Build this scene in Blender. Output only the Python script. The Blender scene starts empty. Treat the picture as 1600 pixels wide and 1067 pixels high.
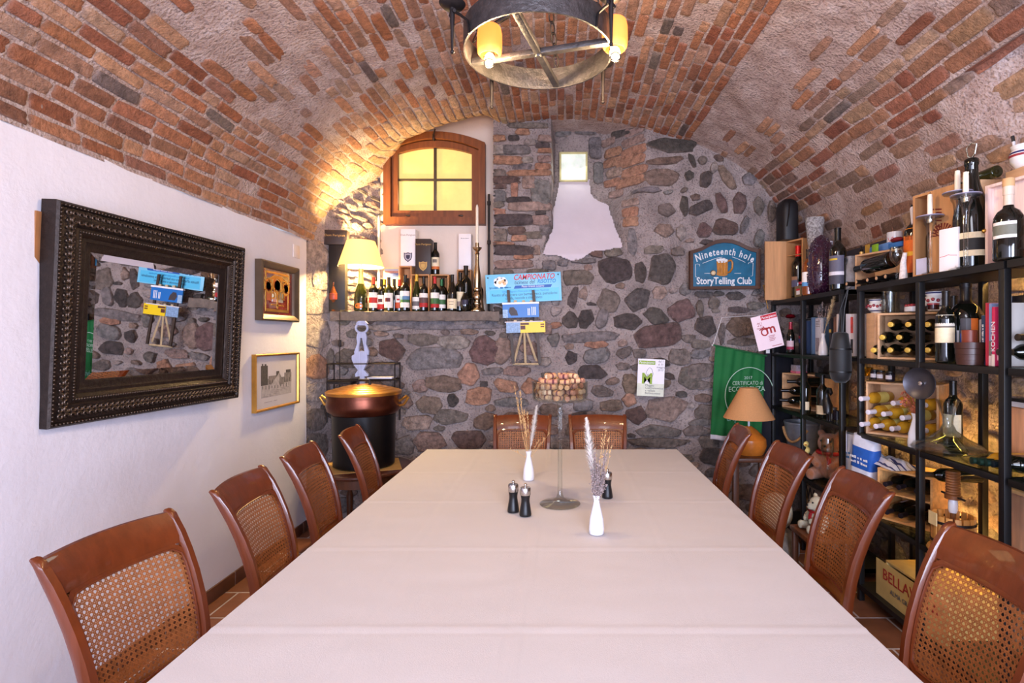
import bpy, bmesh, math, random
import numpy as np
from mathutils import Vector, Matrix, noise

random.seed(7)
SC = bpy.context.scene
COL = SC.collection
F, VX, VY, EYE = 850.0, 875.0, 529.0, 1.54      # focal length in px (1600 wide), vanishing point, eye height
PI = math.pi


def at(px, py, y):
    """photo pixel -> point of the room at depth y"""
    return Vector(((px - VX) * y / F, y, EYE + (VY - py) * y / F))


def atx(px, py, x):
    """photo pixel -> point of the room on the plane of constant x"""
    y = x * F / (px - VX)
    return Vector((x, y, EYE + (VY - py) * y / F))


def lin(c):
    out = []
    for v in c[:3]:
        v = v / 255.0
        out.append(v / 12.92 if v <= 0.04045 else ((v + 0.055) / 1.055) ** 2.4)
    return tuple(out)


MATS = {}


def mat(name, col, rough=0.5, metal=0.0, var=0.12, scale=12.0, bump=0.0, bscale=60.0, trans=0.0, ior=1.45,
        coat=0.0, emit=None, estr=0.0, stretch=(1, 1, 1), attr=False, translucent=0.0, alpha=1.0, spec=0.5, sheen=0.0):
    if name in MATS:
        return MATS[name]
    m = bpy.data.materials.new(name)
    m.use_nodes = True
    nt = m.node_tree
    N, L = nt.nodes, nt.links
    b = N['Principled BSDF']
    c = lin(col)
    b.inputs['Roughness'].default_value = rough
    b.inputs['Metallic'].default_value = metal
    b.inputs['Transmission Weight'].default_value = trans
    b.inputs['IOR'].default_value = ior
    b.inputs['Coat Weight'].default_value = coat
    b.inputs['Alpha'].default_value = alpha
    b.inputs['Specular IOR Level'].default_value = spec
    b.inputs['Sheen Weight'].default_value = sheen
    tc = N.new('ShaderNodeTexCoord')
    mp = N.new('ShaderNodeMapping')
    mp.inputs['Scale'].default_value = stretch
    L.new(tc.outputs['Object'], mp.inputs['Vector'])
    nz = N.new('ShaderNodeTexNoise')
    nz.inputs['Scale'].default_value = scale
    nz.inputs['Detail'].default_value = 5
    nz.inputs['Roughness'].default_value = 0.6
    L.new(mp.outputs['Vector'], nz.inputs['Vector'])
    if attr:
        at_ = N.new('ShaderNodeAttribute')
        at_.attribute_name = 'Col'
        mr = N.new('ShaderNodeMapRange')
        mr.inputs['From Min'].default_value = 0.25
        mr.inputs['From Max'].default_value = 0.75
        mr.inputs['To Min'].default_value = 1 - var
        mr.inputs['To Max'].default_value = 1 + var
        L.new(nz.outputs['Fac'], mr.inputs['Value'])
        mx = N.new('ShaderNodeVectorMath')
        mx.operation = 'SCALE'
        L.new(at_.outputs['Color'], mx.inputs[0])
        L.new(mr.outputs['Result'], mx.inputs['Scale'])
        L.new(mx.outputs['Vector'], b.inputs['Base Color'])
    else:
        rp = N.new('ShaderNodeValToRGB')
        rp.color_ramp.elements[0].position = 0.3
        rp.color_ramp.elements[1].position = 0.7
        rp.color_ramp.elements[0].color = tuple(v * (1 - var) for v in c) + (1,)
        rp.color_ramp.elements[1].color = tuple(min(1, v * (1 + var)) for v in c) + (1,)
        L.new(nz.outputs['Fac'], rp.inputs['Fac'])
        L.new(rp.outputs['Color'], b.inputs['Base Color'])
    if bump:
        n2 = N.new('ShaderNodeTexNoise')
        n2.inputs['Scale'].default_value = bscale
        n2.inputs['Detail'].default_value = 6
        n2.inputs['Roughness'].default_value = 0.65
        L.new(mp.outputs['Vector'], n2.inputs['Vector'])
        bp = N.new('ShaderNodeBump')
        bp.inputs['Strength'].default_value = min(1.0, bump)
        bp.inputs['Distance'].default_value = 0.01 if bump <= 1 else 0.01 * bump
        L.new(n2.outputs['Fac'], bp.inputs['Height'])
        L.new(bp.outputs['Normal'], b.inputs['Normal'])
    if emit is not None:
        b.inputs['Emission Color'].default_value = lin(emit) + (1,)
        b.inputs['Emission Strength'].default_value = estr
    if translucent > 0:
        tl = N.new('ShaderNodeBsdfTranslucent')
        tl.inputs['Color'].default_value = c + (1,)
        ms = N.new('ShaderNodeMixShader')
        ms.inputs['Fac'].default_value = translucent
        L.new(b.outputs[0], ms.inputs[1])
        L.new(tl.outputs[0], ms.inputs[2])
        L.new(ms.outputs[0], N['Material Output'].inputs['Surface'])
    MATS[name] = m
    return m


def thin_glass(name, tint=(246, 248, 246), gloss=1.0):
    """thin-walled clear glass: see-through with fresnel reflections"""
    if name in MATS:
        return MATS[name]
    m = bpy.data.materials.new(name)
    m.use_nodes = True
    N, L = m.node_tree.nodes, m.node_tree.links
    N.remove(N['Principled BSDF'])
    tr, gl, mx = N.new('ShaderNodeBsdfTransparent'), N.new('ShaderNodeBsdfGlossy'), N.new('ShaderNodeMixShader')
    tr.inputs['Color'].default_value = (*lin(tint), 1)
    gl.inputs['Roughness'].default_value = 0.03
    lw = N.new('ShaderNodeLayerWeight')
    lw.inputs['Blend'].default_value = 0.35
    mr = N.new('ShaderNodeMapRange')
    mr.inputs['To Min'].default_value = 0.02
    mr.inputs['To Max'].default_value = 0.48 * gloss
    tc, nz_ = N.new('ShaderNodeTexCoord'), N.new('ShaderNodeTexNoise')
    nz_.inputs['Scale'].default_value = 7
    bp = N.new('ShaderNodeBump')
    bp.inputs['Distance'].default_value = 0.002
    L.new(tc.outputs['Object'], nz_.inputs['Vector'])
    L.new(nz_.outputs['Fac'], bp.inputs['Height'])
    L.new(bp.outputs['Normal'], gl.inputs['Normal'])
    L.new(lw.outputs['Fresnel'], mr.inputs['Value'])
    L.new(mr.outputs['Result'], mx.inputs['Fac'])
    L.new(tr.outputs[0], mx.inputs[1])
    L.new(gl.outputs[0], mx.inputs[2])
    L.new(mx.outputs[0], N['Material Output'].inputs['Surface'])
    MATS[name] = m
    return m


def wood(name, col, rough=0.45, var=0.25, axis=2, coat=0.0):
    st = [14, 14, 14]
    st[axis] = 1.2
    return mat(name, col, rough=rough, var=var, scale=2.5, stretch=tuple(st), bump=0.08, bscale=6, coat=coat)


def flat(col, rough=0.6, **k):
    return mat('paint_%d_%d_%d_%d' % (*[int(v) for v in col[:3]], int(rough * 100)), col, rough=rough, var=0.04, **k)


class MB:
    """collects shapes of ONE part"""

    def __init__(self):
        self.v, self.f, self.mi, self.cols = [], [], [], None

    def add(self, vs, fs, mi=0, M=None):
        o = len(self.v)
        if M is not None:
            vs = [M @ Vector(p) for p in vs]
        self.v.extend(tuple(p) for p in vs)
        for f in fs:
            self.f.append(tuple(i + o for i in f))
            self.mi.append(mi)
        return self

    def box(self, lo, hi, bevel=0.0, mi=0, M=None, seg=2):
        bm = bmesh.new()
        r = bmesh.ops.create_cube(bm, size=1.0)
        c = [(a + b) / 2 for a, b in zip(lo, hi)]
        s = [abs(b - a) for a, b in zip(lo, hi)]
        for q in r['verts']:
            q.co = Vector((c[i] + q.co[i] * s[i] for i in range(3)))
        if bevel > 0:
            bmesh.ops.bevel(bm, geom=list(bm.edges), offset=min(bevel, min(s) * 0.49), segments=seg, profile=0.5, affect='EDGES')
        bm.verts.index_update()
        self.add([q.co.copy() for q in bm.verts], [[q.index for q in f.verts] for f in bm.faces], mi, M)
        bm.free()
        return self

    def lathe(self, prof, seg=24, mi=0, M=None, a0=0.0, a1=2 * PI, wob=None, caps=True):
        full = abs(a1 - a0 - 2 * PI) < 1e-6
        n = seg if full else seg + 1
        vs, fs = [], []
        for r, z in prof:
            for k in range(n):
                a = a0 + (a1 - a0) * k / seg
                rr = r * (1 + (wob(a, z) if wob else 0))
                vs.append((rr * math.cos(a), rr * math.sin(a), z))
        for i in range(len(prof) - 1):
            for k in range(seg):
                k2 = (k + 1) % n
                fs.append((i * n + k, i * n + k2, (i + 1) * n + k2, (i + 1) * n + k))
        if full and prof[0] != prof[-1] and caps:
            if prof[0][0] > 1e-5:
                fs.append(tuple(reversed(range(n))))
            if prof[-1][0] > 1e-5:
                fs.append(tuple(range((len(prof) - 1) * n, len(prof) * n)))
        return self.add(vs, fs, mi, M)

    def tube(self, pts, r, seg=8, mi=0, M=None, closed=False, flat_=1.0, caps=True):
        pts = [Vector(p) for p in pts]
        n = len(pts)
        rs = r if isinstance(r, (list, tuple)) else [r] * n
        vs, fs = [], []
        prev = None
        for i, p in enumerate(pts):
            if closed:
                t = pts[(i + 1) % n] - pts[i - 1]
            else:
                t = pts[min(i + 1, n - 1)] - pts[max(i - 1, 0)]
            t.normalize()
            if prev is None:
                a = Vector((0, 0, 1)) if abs(t.z) < 0.9 else Vector((1, 0, 0))
                u = t.cross(a).normalized()
            else:
                u = (prev - t * prev.dot(t)).normalized()
            prev = u
            w = t.cross(u)
            for k in range(seg):
                a = 2 * PI * k / seg
                vs.append(p + (u * math.cos(a) + w * math.sin(a) * flat_) * rs[i])
        m = n if closed else n - 1
        for i in range(m):
            j = (i + 1) % n
            for k in range(seg):
                k2 = (k + 1) % seg
                fs.append((i * seg + k, i * seg + k2, j * seg + k2, j * seg + k))
        if not closed and caps:
            fs.append(tuple(reversed(range(seg))))
            fs.append(tuple(range((n - 1) * seg, n * seg)))
        return self.add(vs, fs, mi, M)

    def prism(self, poly, d0, d1, mi=0, M=None):
        """outline in local XY extruded along local Z from d0 to d1"""
        n = len(poly)
        vs = [(p[0], p[1], d0) for p in poly] + [(p[0], p[1], d1) for p in poly]
        fs = [tuple(reversed(range(n))), tuple(range(n, 2 * n))]
        fs += [(i, (i + 1) % n, n + (i + 1) % n, n + i) for i in range(n)]
        return self.add(vs, fs, mi, M)

    def ball(self, c, r, seg=16, rings=10, mi=0, M=None):
        r = r if isinstance(r, (tuple, list)) else (r, r, r)
        vs, fs = [], []
        for i in range(rings + 1):
            t = PI * i / rings
            for k in range(seg):
                a = 2 * PI * k / seg
                vs.append((c[0] + r[0] * math.sin(t) * math.cos(a), c[1] + r[1] * math.sin(t) * math.sin(a), c[2] - r[2] * math.cos(t)))
        for i in range(rings):
            for k in range(seg):
                k2 = (k + 1) % seg
                fs.append((i * seg + k, i * seg + k2, (i + 1) * seg + k2, (i + 1) * seg + k))
        return self.add(vs, fs, mi, M)

    def mesh(self, name, mats, sharp=35):
        me = bpy.data.meshes.new(name)
        me.from_pydata(self.v, [], self.f)
        for m in (mats if isinstance(mats, (list, tuple)) else [mats]):
            me.materials.append(m)
        if len(me.materials) > 1:
            me.polygons.foreach_set('material_index', self.mi)
        me.polygons.foreach_set('use_smooth', [True] * len(me.polygons))
        if self.cols is not None:
            ca = me.color_attributes.new('Col', 'FLOAT_COLOR', 'POINT')
            ca.data.foreach_set('color', np.asarray(self.cols, dtype=np.float32).ravel())
        me.validate()
        me.update()
        me.set_sharp_from_angle(angle=math.radians(sharp))
        return me

    def build(self, name, mats, parent=None, loc=(0, 0, 0), rot=None, sharp=35, label=None):
        return link(name, self.mesh(name, mats, sharp), parent, loc, rot, label)


def link(name, me, parent=None, loc=(0, 0, 0), rot=None, label=None):
    o = bpy.data.objects.new(name, me)
    COL.objects.link(o)
    o.location = loc
    if rot is not None:
        o.rotation_euler = rot
    if parent is not None:
        o.parent = parent
    if label:
        o['label'] = label
    return o


def thing(name, label, cat, loc=(0, 0, 0), rotz=0.0, group=None, rot=None):
    o = bpy.data.objects.new(name, None)
    o.empty_display_size = 0.05
    COL.objects.link(o)
    o.location = loc
    o.rotation_euler = rot if rot is not None else (0, 0, rotz)
    return tag(o, label, cat, group)


def tag(o, label, cat, group=None):
    o['label'] = label
    o['category'] = cat
    if group:
        o['group'] = group
    return o


def struct(o):
    o['kind'] = 'structure'
    return o


def dup(root, loc=None, rot=None, label=None, group=None, scale=None):
    r = root.copy()
    COL.objects.link(r)
    for ch in list(root.children):
        c = ch.copy()
        COL.objects.link(c)
        c.parent = r
        for g in list(ch.children):
            d = g.copy()
            COL.objects.link(d)
            d.parent = c
    if loc is not None:
        r.location = loc
    if rot is not None:
        r.rotation_euler = rot
    if scale is not None:
        r.scale = scale
    if label:
        r['label'] = label
    if group:
        r['group'] = group
    return r


def basis(o, right, up):
    r = Vector(right).normalized()
    u = Vector(up)
    n = r.cross(u).normalized()
    u = n.cross(r).normalized()
    M = Matrix((r, u, n)).transposed().to_4x4()
    M.translation = Vector(o)
    return M


def text_mesh(s, size, ext=0.0006, shear=0.0, spacing=1.0, align='CENTER', weight=0.0):
    cu = bpy.data.curves.new('lettering', 'FONT')
    cu.body = s
    cu.size = size
    cu.extrude = ext
    cu.shear = shear
    cu.space_character = spacing
    cu.align_x = align
    cu.offset = weight
    cu.resolution_u = 2
    ob = bpy.data.objects.new('lettering', cu)
    COL.objects.link(ob)
    dg = bpy.context.evaluated_depsgraph_get()
    dg.update()
    me = bpy.data.meshes.new_from_object(ob.evaluated_get(dg))
    bpy.data.objects.remove(ob)
    bpy.data.curves.remove(cu)
    me.name = 'lettering'
    return me


def text(s, size, m, parent, M, name='lettering', fit=None, **k):
    """lettering whose centre line starts at M's origin, X right, Y up; fit = finished width"""
    me = text_mesh(s, size, **k)
    if fit:
        xs = [v.co.x for v in me.vertices]
        me.transform(Matrix.Translation((-(max(xs) + min(xs)) / 2, 0, 0)))
        me.transform(Matrix.Diagonal((fit / (max(xs) - min(xs)), 1, 1, 1)))
    me.materials.clear()
    me.materials.append(m)
    me.transform(M)
    return link(name, me, parent)


def dashes(m, parent, M, length, h, seed=1, rows=1, name='printed_line'):
    """a line of small illegible print: strokes of uneven width along local X"""
    r = random.Random(seed)
    b = MB()
    for j in range(rows):
        x = -length / 2
        while x < length / 2:
            w = r.uniform(.25, .9) * h
            k = r.uniform(.55, 1.0) * h
            b.box((x, -j * h * 1.6, 0), (min(x + w, length / 2 + .0005), k - j * h * 1.6, .0006), M=M)
            x += w + h * r.choice((.18, .18, .22, .6))
    return b.build(name, m, parent)


def smooth(a, b, x):
    t = max(0.0, min(1.0, (x - a) / (b - a)))
    return t * t * (3 - 2 * t)


def lerp(a, b, t):
    return a + (b - a) * t
# ------------------------------------------------------------------ the room
YB = 4.65          # main plane of the rough stone end wall
XL, XR = -2.04, 2.2


def wall_y(x, z):
    """depth of the stone wall surface: main plane, window niche on the left, flue with a sloping sill"""
    y = YB
    if x < -1.93:                                    # rounded left corner that meets the plastered wall
        t = min(1.0, (-1.93 - x) / 0.13)
        y = YB - 0.30 * t * t
    if z > 1.768:
        if -2.2 < x <= -0.574:                        # window niche with splayed left cheek
            d = smooth(1.768, 1.78, z) * 0.35
            d *= min(1.0, max(0.0, (x + 1.97) / 0.33))
            y = max(y, y + d) if x > -1.97 else y
    if z > 2.25 and -0.2 < x < 0.76:                  # flue
        xl = lerp(-0.15, -0.07, smooth(2.26, 2.6, z))
        if z > 2.80:
            xr = 0.74
        else:
            xr = lerp(0.54, 0.68, (z - 2.25) / 0.55)
        ds = 0.35 * max(0.0, min(1.0, (z - 2.257) / 0.73))
        dl = max(0.0, (x - xl) * 30)
        dr = max(0.0, (xr - x) * 1.06)
        y = max(y, YB + min(ds, dl, dr))
    return y


def hit(px, py):
    """photo pixel -> (x, z) on the stone wall surface"""
    y = YB
    for _ in range(12):
        p = at(px, py, y)
        y = 0.5 * y + 0.5 * wall_y(p.x, p.z)
    p = at(px, py, y)
    return p.x, p.z


def nz(x, y, z, s):
    return noise.noise(Vector((x * s, y * s, z * s)))


class Patches:
    """stones or bricks that sit in a mortar bed; one mesh with a colour per stone"""

    def __init__(self, fmap, bed=(140, 122, 114)):
        self.bed = lin(bed)
        self.fmap, self.v, self.f, self.c = fmap, [], [], []

    def stone(self, cu, cv, w, h, ang, height, col, n=16, ex=2.6, jit=0.12, rough=0.004, poly=False):
        sd = random.uniform(0, 100)
        ca, sa = math.cos(ang), math.sin(ang)
        rings = [(1.06, -0.035), (1.0, 0.3 * height), (0.955, 0.8 * height), (0.8, height), (0.42, height * 1.04)]
        o = len(self.v)
        c = lin(col)
        mc = self.bed
        corners = None
        if poly:                                       # angular field stone: a random polygon instead of an oval
            m = random.choice((5, 6, 6, 7, 8))
            ph = random.uniform(0, 2 * PI)
            cs = []
            for i in range(m):
                a = ph + 2 * PI * (i + random.uniform(-.28, .28)) / m
                x, y = math.cos(a), math.sin(a)
                q = (abs(x) ** 3.2 + abs(y) ** 3.2) ** (-1 / 3.2) * random.uniform(.92, 1.14)
                cs.append((a % (2 * PI), q))
            cs.sort()
            corners = cs
        for ri, (rr, hh) in enumerate(rings):
            sm = (0.75, 0.55, 0.12, 0, 0)[ri] if poly else (0.6, 0.35, 0.08, 0, 0)[ri]
            for k in range(n):
                a = 2 * PI * k / n
                x, y = math.cos(a), math.sin(a)
                if corners:
                    i1 = next((i for i, (ca_, _) in enumerate(corners) if ca_ > a), 0)
                    (a1, r1), (a0, r0) = corners[i1], corners[i1 - 1]
                    w1 = (a1 - a0) % (2 * PI)
                    t0 = (a - a0) % (2 * PI)
                    den = r0 * math.sin(t0) + r1 * math.sin(w1 - t0)
                    q = r0 * r1 * math.sin(w1) / den if w1 < PI * .95 and den > 1e-4 else lerp(r0, r1, t0 / w1)
                else:
                    q = (abs(x) ** ex + abs(y) ** ex) ** (-1 / ex)
                j = 1 + jit * noise.noise(Vector((x * 1.6 + sd, y * 1.6, sd))) * 1.6
                u, v = x * q * w / 2 * rr * j, y * q * h / 2 * rr * j
                hx = hh + (noise.noise(Vector((u * 22 + sd, v * 22, sd))) * rough if hh > 0 else 0)
                self.v.append(self.fmap(cu + u * ca - v * sa, cv + u * sa + v * ca, hx))
                s = 1 + 0.22 * noise.noise(Vector((u * 14 + sd, v * 14, sd + 9)))
                self.c.append((lerp(c[0] * s, mc[0], sm), lerp(c[1] * s, mc[1], sm), lerp(c[2] * s, mc[2], sm), 1))
        self.v.append(self.fmap(cu, cv, height * 1.1))
        self.c.append((*c, 1))
        m = len(rings)
        for i in range(m - 1):
            for k in range(n):
                k2 = (k + 1) % n
                self.f.append((o + i * n + k, o + i * n + k2, o + (i + 1) * n + k2, o + (i + 1) * n + k))
        for k in range(n):
            self.f.append((o + (m - 1) * n + k, o + (m - 1) * n + (k + 1) % n, o + m * n))


def surface(fmap, us, vs, keep=None):
    nu, nv = len(us), len(vs)
    v = [fmap(u, w, 0.0) for w in vs for u in us]
    f = []
    for j in range(nv - 1):
        for i in range(nu - 1):
            if keep is None or keep((us[i] + us[i + 1]) / 2, (vs[j] + vs[j + 1]) / 2):
                a = j * nu + i
                f.append((a, a + 1, a + nu + 1, a + nu))
    return v, f


def masonry(name, base, patches, m_mortar, m_stone, flip=False):
    mb = MB()
    mb.add(*base, mi=0)
    n0 = len(mb.v)
    mb.add(patches.v, patches.f, mi=1)
    mb.cols = [(0.3, 0.3, 0.3, 1)] * n0 + patches.c
    if flip:
        mb.f = [tuple(reversed(q)) for q in mb.f]
    return struct(mb.build(name, [m_mortar, m_stone], sharp=70))


m_stone = mat('rough_stone', (120, 110, 105), rough=0.85, var=0.55, scale=24, bump=4.0, bscale=45, attr=True)
m_brick = mat('old_brick', (170, 95, 65), rough=0.9, var=0.42, scale=30, bump=2.6, bscale=85, attr=True)


def mortar(name, c1, c2, c3, bump=1.6, sc=5.0):
    m = bpy.data.materials.new(name)
    m.use_nodes = True
    N, L = m.node_tree.nodes, m.node_tree.links
    b = N['Principled BSDF']
    b.inputs['Roughness'].default_value = 0.92
    tc = N.new('ShaderNodeTexCoord')
    n1 = N.new('ShaderNodeTexNoise')
    n1.inputs['Scale'].default_value = sc
    n1.inputs['Detail'].default_value = 9
    n1.inputs['Roughness'].default_value = 0.68
    L.new(tc.outputs['Object'], n1.inputs['Vector'])
    rp = N.new('ShaderNodeValToRGB')
    e = rp.color_ramp.elements
    e[0].position, e[0].color = 0.3, (*lin(c1), 1)
    e[1].position, e[1].color = 0.52, (*lin(c2), 1)
    k = e.new(0.72)
    k.color = (*lin(c3), 1)
    L.new(n1.outputs['Fac'], rp.inputs['Fac'])
    vo = N.new('ShaderNodeTexNoise')
    vo.inputs['Scale'].default_value = 70
    vo.inputs['Detail'].default_value = 6
    L.new(tc.outputs['Object'], vo.inputs['Vector'])
    r2 = N.new('ShaderNodeValToRGB')                      # small dark pits in the lime mortar
    r2.color_ramp.elements[0].position, r2.color_ramp.elements[0].color = 0.33, (0.45, 0.42, 0.42, 1)
    r2.color_ramp.elements[1].position, r2.color_ramp.elements[1].color = 0.45, (1, 1, 1, 1)
    L.new(vo.outputs['Fac'], r2.inputs['Fac'])
    mx = N.new('ShaderNodeMix')
    mx.data_type = 'RGBA'
    mx.blend_type = 'MULTIPLY'
    mx.inputs['Factor'].default_value = 0.8
    L.new(rp.outputs['Color'], mx.inputs[6])
    L.new(r2.outputs['Color'], mx.inputs[7])
    L.new(mx.outputs[2], b.inputs['Base Color'])
    ad = N.new('ShaderNodeMath')
    ad.operation = 'MULTIPLY_ADD'
    ad.inputs[1].default_value = 0.5
    L.new(vo.outputs['Fac'], ad.inputs[0])
    L.new(n1.outputs['Fac'], ad.inputs[2])
    bp = N.new('ShaderNodeBump')
    bp.inputs['Strength'].default_value = 1.0
    bp.inputs['Distance'].default_value = 0.012 * bump
    L.new(ad.outputs[0], bp.inputs['Height'])
    L.new(bp.outputs['Normal'], b.inputs['Normal'])
    MATS[name] = m
    return m


m_mort_wall = mortar('grey_lime_mortar', (130, 117, 114), (162, 147, 143), (184, 168, 162), bump=3.5)
m_mort_vault = mortar('vault_lime_mortar', (166, 136, 124), (198, 172, 162), (222, 203, 198), bump=4.0, sc=8)
m_plaster = mat('white_plaster', (222, 219, 228), rough=0.9, var=0.03, scale=3, bump=0.35, bscale=14)

# ---- end wall of rough stones; every stone of the photograph at its own place (centre, size, tilt, colour, px of the photo)
DK, GB, BR, MA, PK, OR, GY, PL, RB = ((90, 81, 78), (128, 116, 108), (136, 114, 101), (116, 91, 88), (166, 140, 129),
                                      (180, 134, 110), (132, 125, 124), (168, 154, 148), (114, 91, 84))
STONES = [
    # upper right
    (1051, 226, 78, 22, 3, DK), (1039, 251, 56, 11, -6, BR), (1034, 277, 52, 26, 0, BR), (1082, 251, 9, 23, -20, DK),
    (1077, 274, 14, 14, 0, DK), (1098, 250, 13, 11, 30, GB), (1123, 247, 16, 9, 30, RB), (1116, 262, 11, 17, 10, PL),
    (1103, 279, 19, 25, 20, DK), (1136, 277, 17, 40, -28, BR), (1044, 300, 14, 6, -10, GY), (1069, 297, 13, 7, -20, GB),
    (1086, 308, 16, 10, 0, RB), (1069, 322, 13, 31, -3, DK), (1096, 324, 36, 18, -20, DK), (1128, 317, 14, 34, -25, RB),
    (1156, 317, 20, 34, 4, MA), (1042, 327, 25, 20, 0, GB), (1100, 359, 24, 22, -20, MA), (1135, 355, 36, 23, 5, RB),
    (1163, 351, 11, 27, 25, GY), (1038, 361, 29, 22, 0, PK), (1064, 363, 14, 23, 0, PL), (1022, 390, 30, 15, -8, GB),
    (1059, 392, 22, 14, 0, GB), (1105, 378, 20, 9, 0, DK), (1186, 322, 17, 30, -10, GB), (1172, 279, 24, 22, -20, GY),
    (1011, 296, 42, 9, 0, GY), (988, 378, 15, 40, -4, GY), (1186, 372, 14, 26, 12, GY), (1206, 330, 10, 30, 0, GB),
    # middle right
    (904, 434, 52, 23, 2, GB), (961, 422, 50, 38, -6, DK), (1001, 426, 18, 34, -2, DK), (1036, 421, 40, 46, 12, DK),
    (933, 395, 24, 15, 8, RB), (959, 393, 26, 17, -8, GB), (911, 407, 38, 8, 0, GY), (895, 465, 15, 34, 12, DK),
    (911, 459, 14, 22, 5, PK), (951, 471, 34, 34, 10, GB), (996, 467, 42, 34, -8, DK), (1031, 457, 24, 20, -10, PK),
    (924, 475, 17, 6, 4, DK), (891, 500, 22, 25, 8, DK), (915, 498, 24, 28, 0, DK), (941, 498, 17, 29, 20, GY),
    (981, 502, 40, 24, 8, DK), (1026, 494, 38, 24, 10, DK), (1064, 485, 40, 30, -12, MA), (1094, 482, 10, 26, -5, GB),
    (1103, 510, 32, 34, 15, DK), (1028, 526, 80, 36, -9, MA), (1076, 529, 24, 13, 0, GB), (924, 526, 82, 16, -3, GY),
    (1095, 538, 27, 15, 0, GB), (934, 555, 42, 24, -10, GY), (892, 559, 19, 21, 0, DK), (976, 551, 24, 16, -25, GB),
    (1000, 552, 21, 14, 5, GB), (925, 582, 42, 22, 0, DK), (1063, 558, 36, 25, 0, GB), (1093, 553, 30, 14, 0, GY),
    (974, 572, 21, 12, 0, GB), (931, 538, 34, 11, -3, OR), (973, 536, 14, 11, 0, PK), (1095, 580, 41, 22, 0, GB),
    (1101, 460, 28, 10, 0, DK), (1070, 452, 15, 18, 0, GY), (865, 531, 18, 20, 0, GY), (868, 508, 18, 9, -6, OR),
    (1116, 473, 17, 19, 0, GB), (1120, 445, 20, 14, 0, GB), (1150, 462, 30, 12, 0, DK), (1180, 478, 26, 12, 0, GB),
    # lower right
    (1044, 640, 62, 39, -4, PK), (996, 649, 32, 29, 0, RB), (1032, 673, 76, 18, 2, GB), (1032, 691, 90, 14, 0, GB),
    (1099, 644, 27, 24, 0, GB), (1099, 660, 42, 11, -5, GY), (1088, 673, 45, 15, 0, GB), (1065, 616, 18, 11, 0, DK),
    (1045, 587, 19, 10, 20, DK), (1158, 509, 45, 32, 0, BR), (1128, 523, 9, 33, 5, GB), (1160, 534, 44, 13, 0, GB),
    (1155, 484, 33, 10, 0, DK), (1079, 590, 38, 36, 10, GB), (1097, 602, 36, 14, 0, GB), (1108, 690, 34, 20, 0, GB),
    (1099, 622, 25, 13, 0, BR), (1150, 570, 50, 26, 0, GB), (1150, 610, 60, 30, 0, GB), (1160, 660, 60, 34, 0, GB),
    (985, 600, 22, 30, 0, BR), (984, 625, 24, 20, 0, OR),
    # left of the brochure rack down to the table
    (613, 545, 40, 34, 5, RB), (662, 531, 50, 20, -3, GB), (679, 562, 84, 35, -3, GY), (708, 535, 48, 20, 3, PL),
    (757, 547, 46, 40, -18, MA), (784, 548, 30, 42, 25, PK), (733, 585, 33, 33, 30, OR), (694, 600, 54, 27, 4, BR),
    (670, 633, 44, 25, 5, BR), (707, 625, 18, 20, 0, DK), (748, 619, 43, 29, -5, OR), (790, 603, 38, 20, 8, OR),
    (653, 660, 45, 23, -3, PK), (705, 652, 50, 25, -4, GB), (757, 659, 32, 26, 0, BR), (672, 691, 52, 32, 4, PK),
    (733, 687, 52, 25, -2, RB), (656, 603, 24, 20, 10, PK), (631, 698, 36, 28, -15, GY), (807, 580, 42, 14, 3, PK),
    (771, 580, 36, 11, -6, GY), (800, 628, 52, 16, 0, GY), (827, 604, 28, 24, 0, OR), (636, 628, 18, 20, 0, PK),
    (854, 514, 16, 18, 0, PK), (733, 518, 27, 9, 0, PK), (685, 507, 190, 14, 0, GY), (852, 565, 18, 13, 0, PL),
    (828, 545, 34, 20, 0, PK), (855, 590, 22, 16, 0, GB), (880, 620, 40, 18, 0, GY), (860, 640, 36, 18, 0, BR),
    (910, 632, 34, 20, 0, GY), (940, 612, 36, 18, 0, GB), (955, 634, 34, 18, 0, BR), (800, 655, 40, 20, 0, BR),
    (850, 672, 44, 22, 0, PK), (905, 670, 50, 22, 0, GB), (958, 668, 40, 24, 0, BR), (868, 486, 16, 14, 0, PL),
    (735, 504, 50, 8, 0, PL), (600, 512, 50, 10, 0, PL), (600, 580, 60, 26, 0, GY), (545, 560, 40, 30, 0, GB), (560, 520, 40, 16, 0, GB),
    (545, 610, 40, 30, 0, GB), (600, 640, 40, 30, 0, GB), (600, 680, 34, 30, 0, GY), (540, 660, 40, 40, 0, GB), (588, 605, 30, 18, 0, PK),
    # left corner stones next to the plastered wall
    (497, 399, 30, 40, 0, PL), (503, 437, 22, 30, 0, PL), (492, 470, 24, 40, 0, PL), (500, 522, 32, 40, 0, PL),
    (496, 573, 30, 34, 0, OR), (498, 612, 30, 28, 0, PL), (494, 655, 26, 34, 0, GB), (520, 640, 20, 30, 0, DK), (494, 700, 26, 40, 0, GB),
    (512, 470, 14, 34, 0, PL), (517, 560, 14, 30, 0, GB),
]
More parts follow.
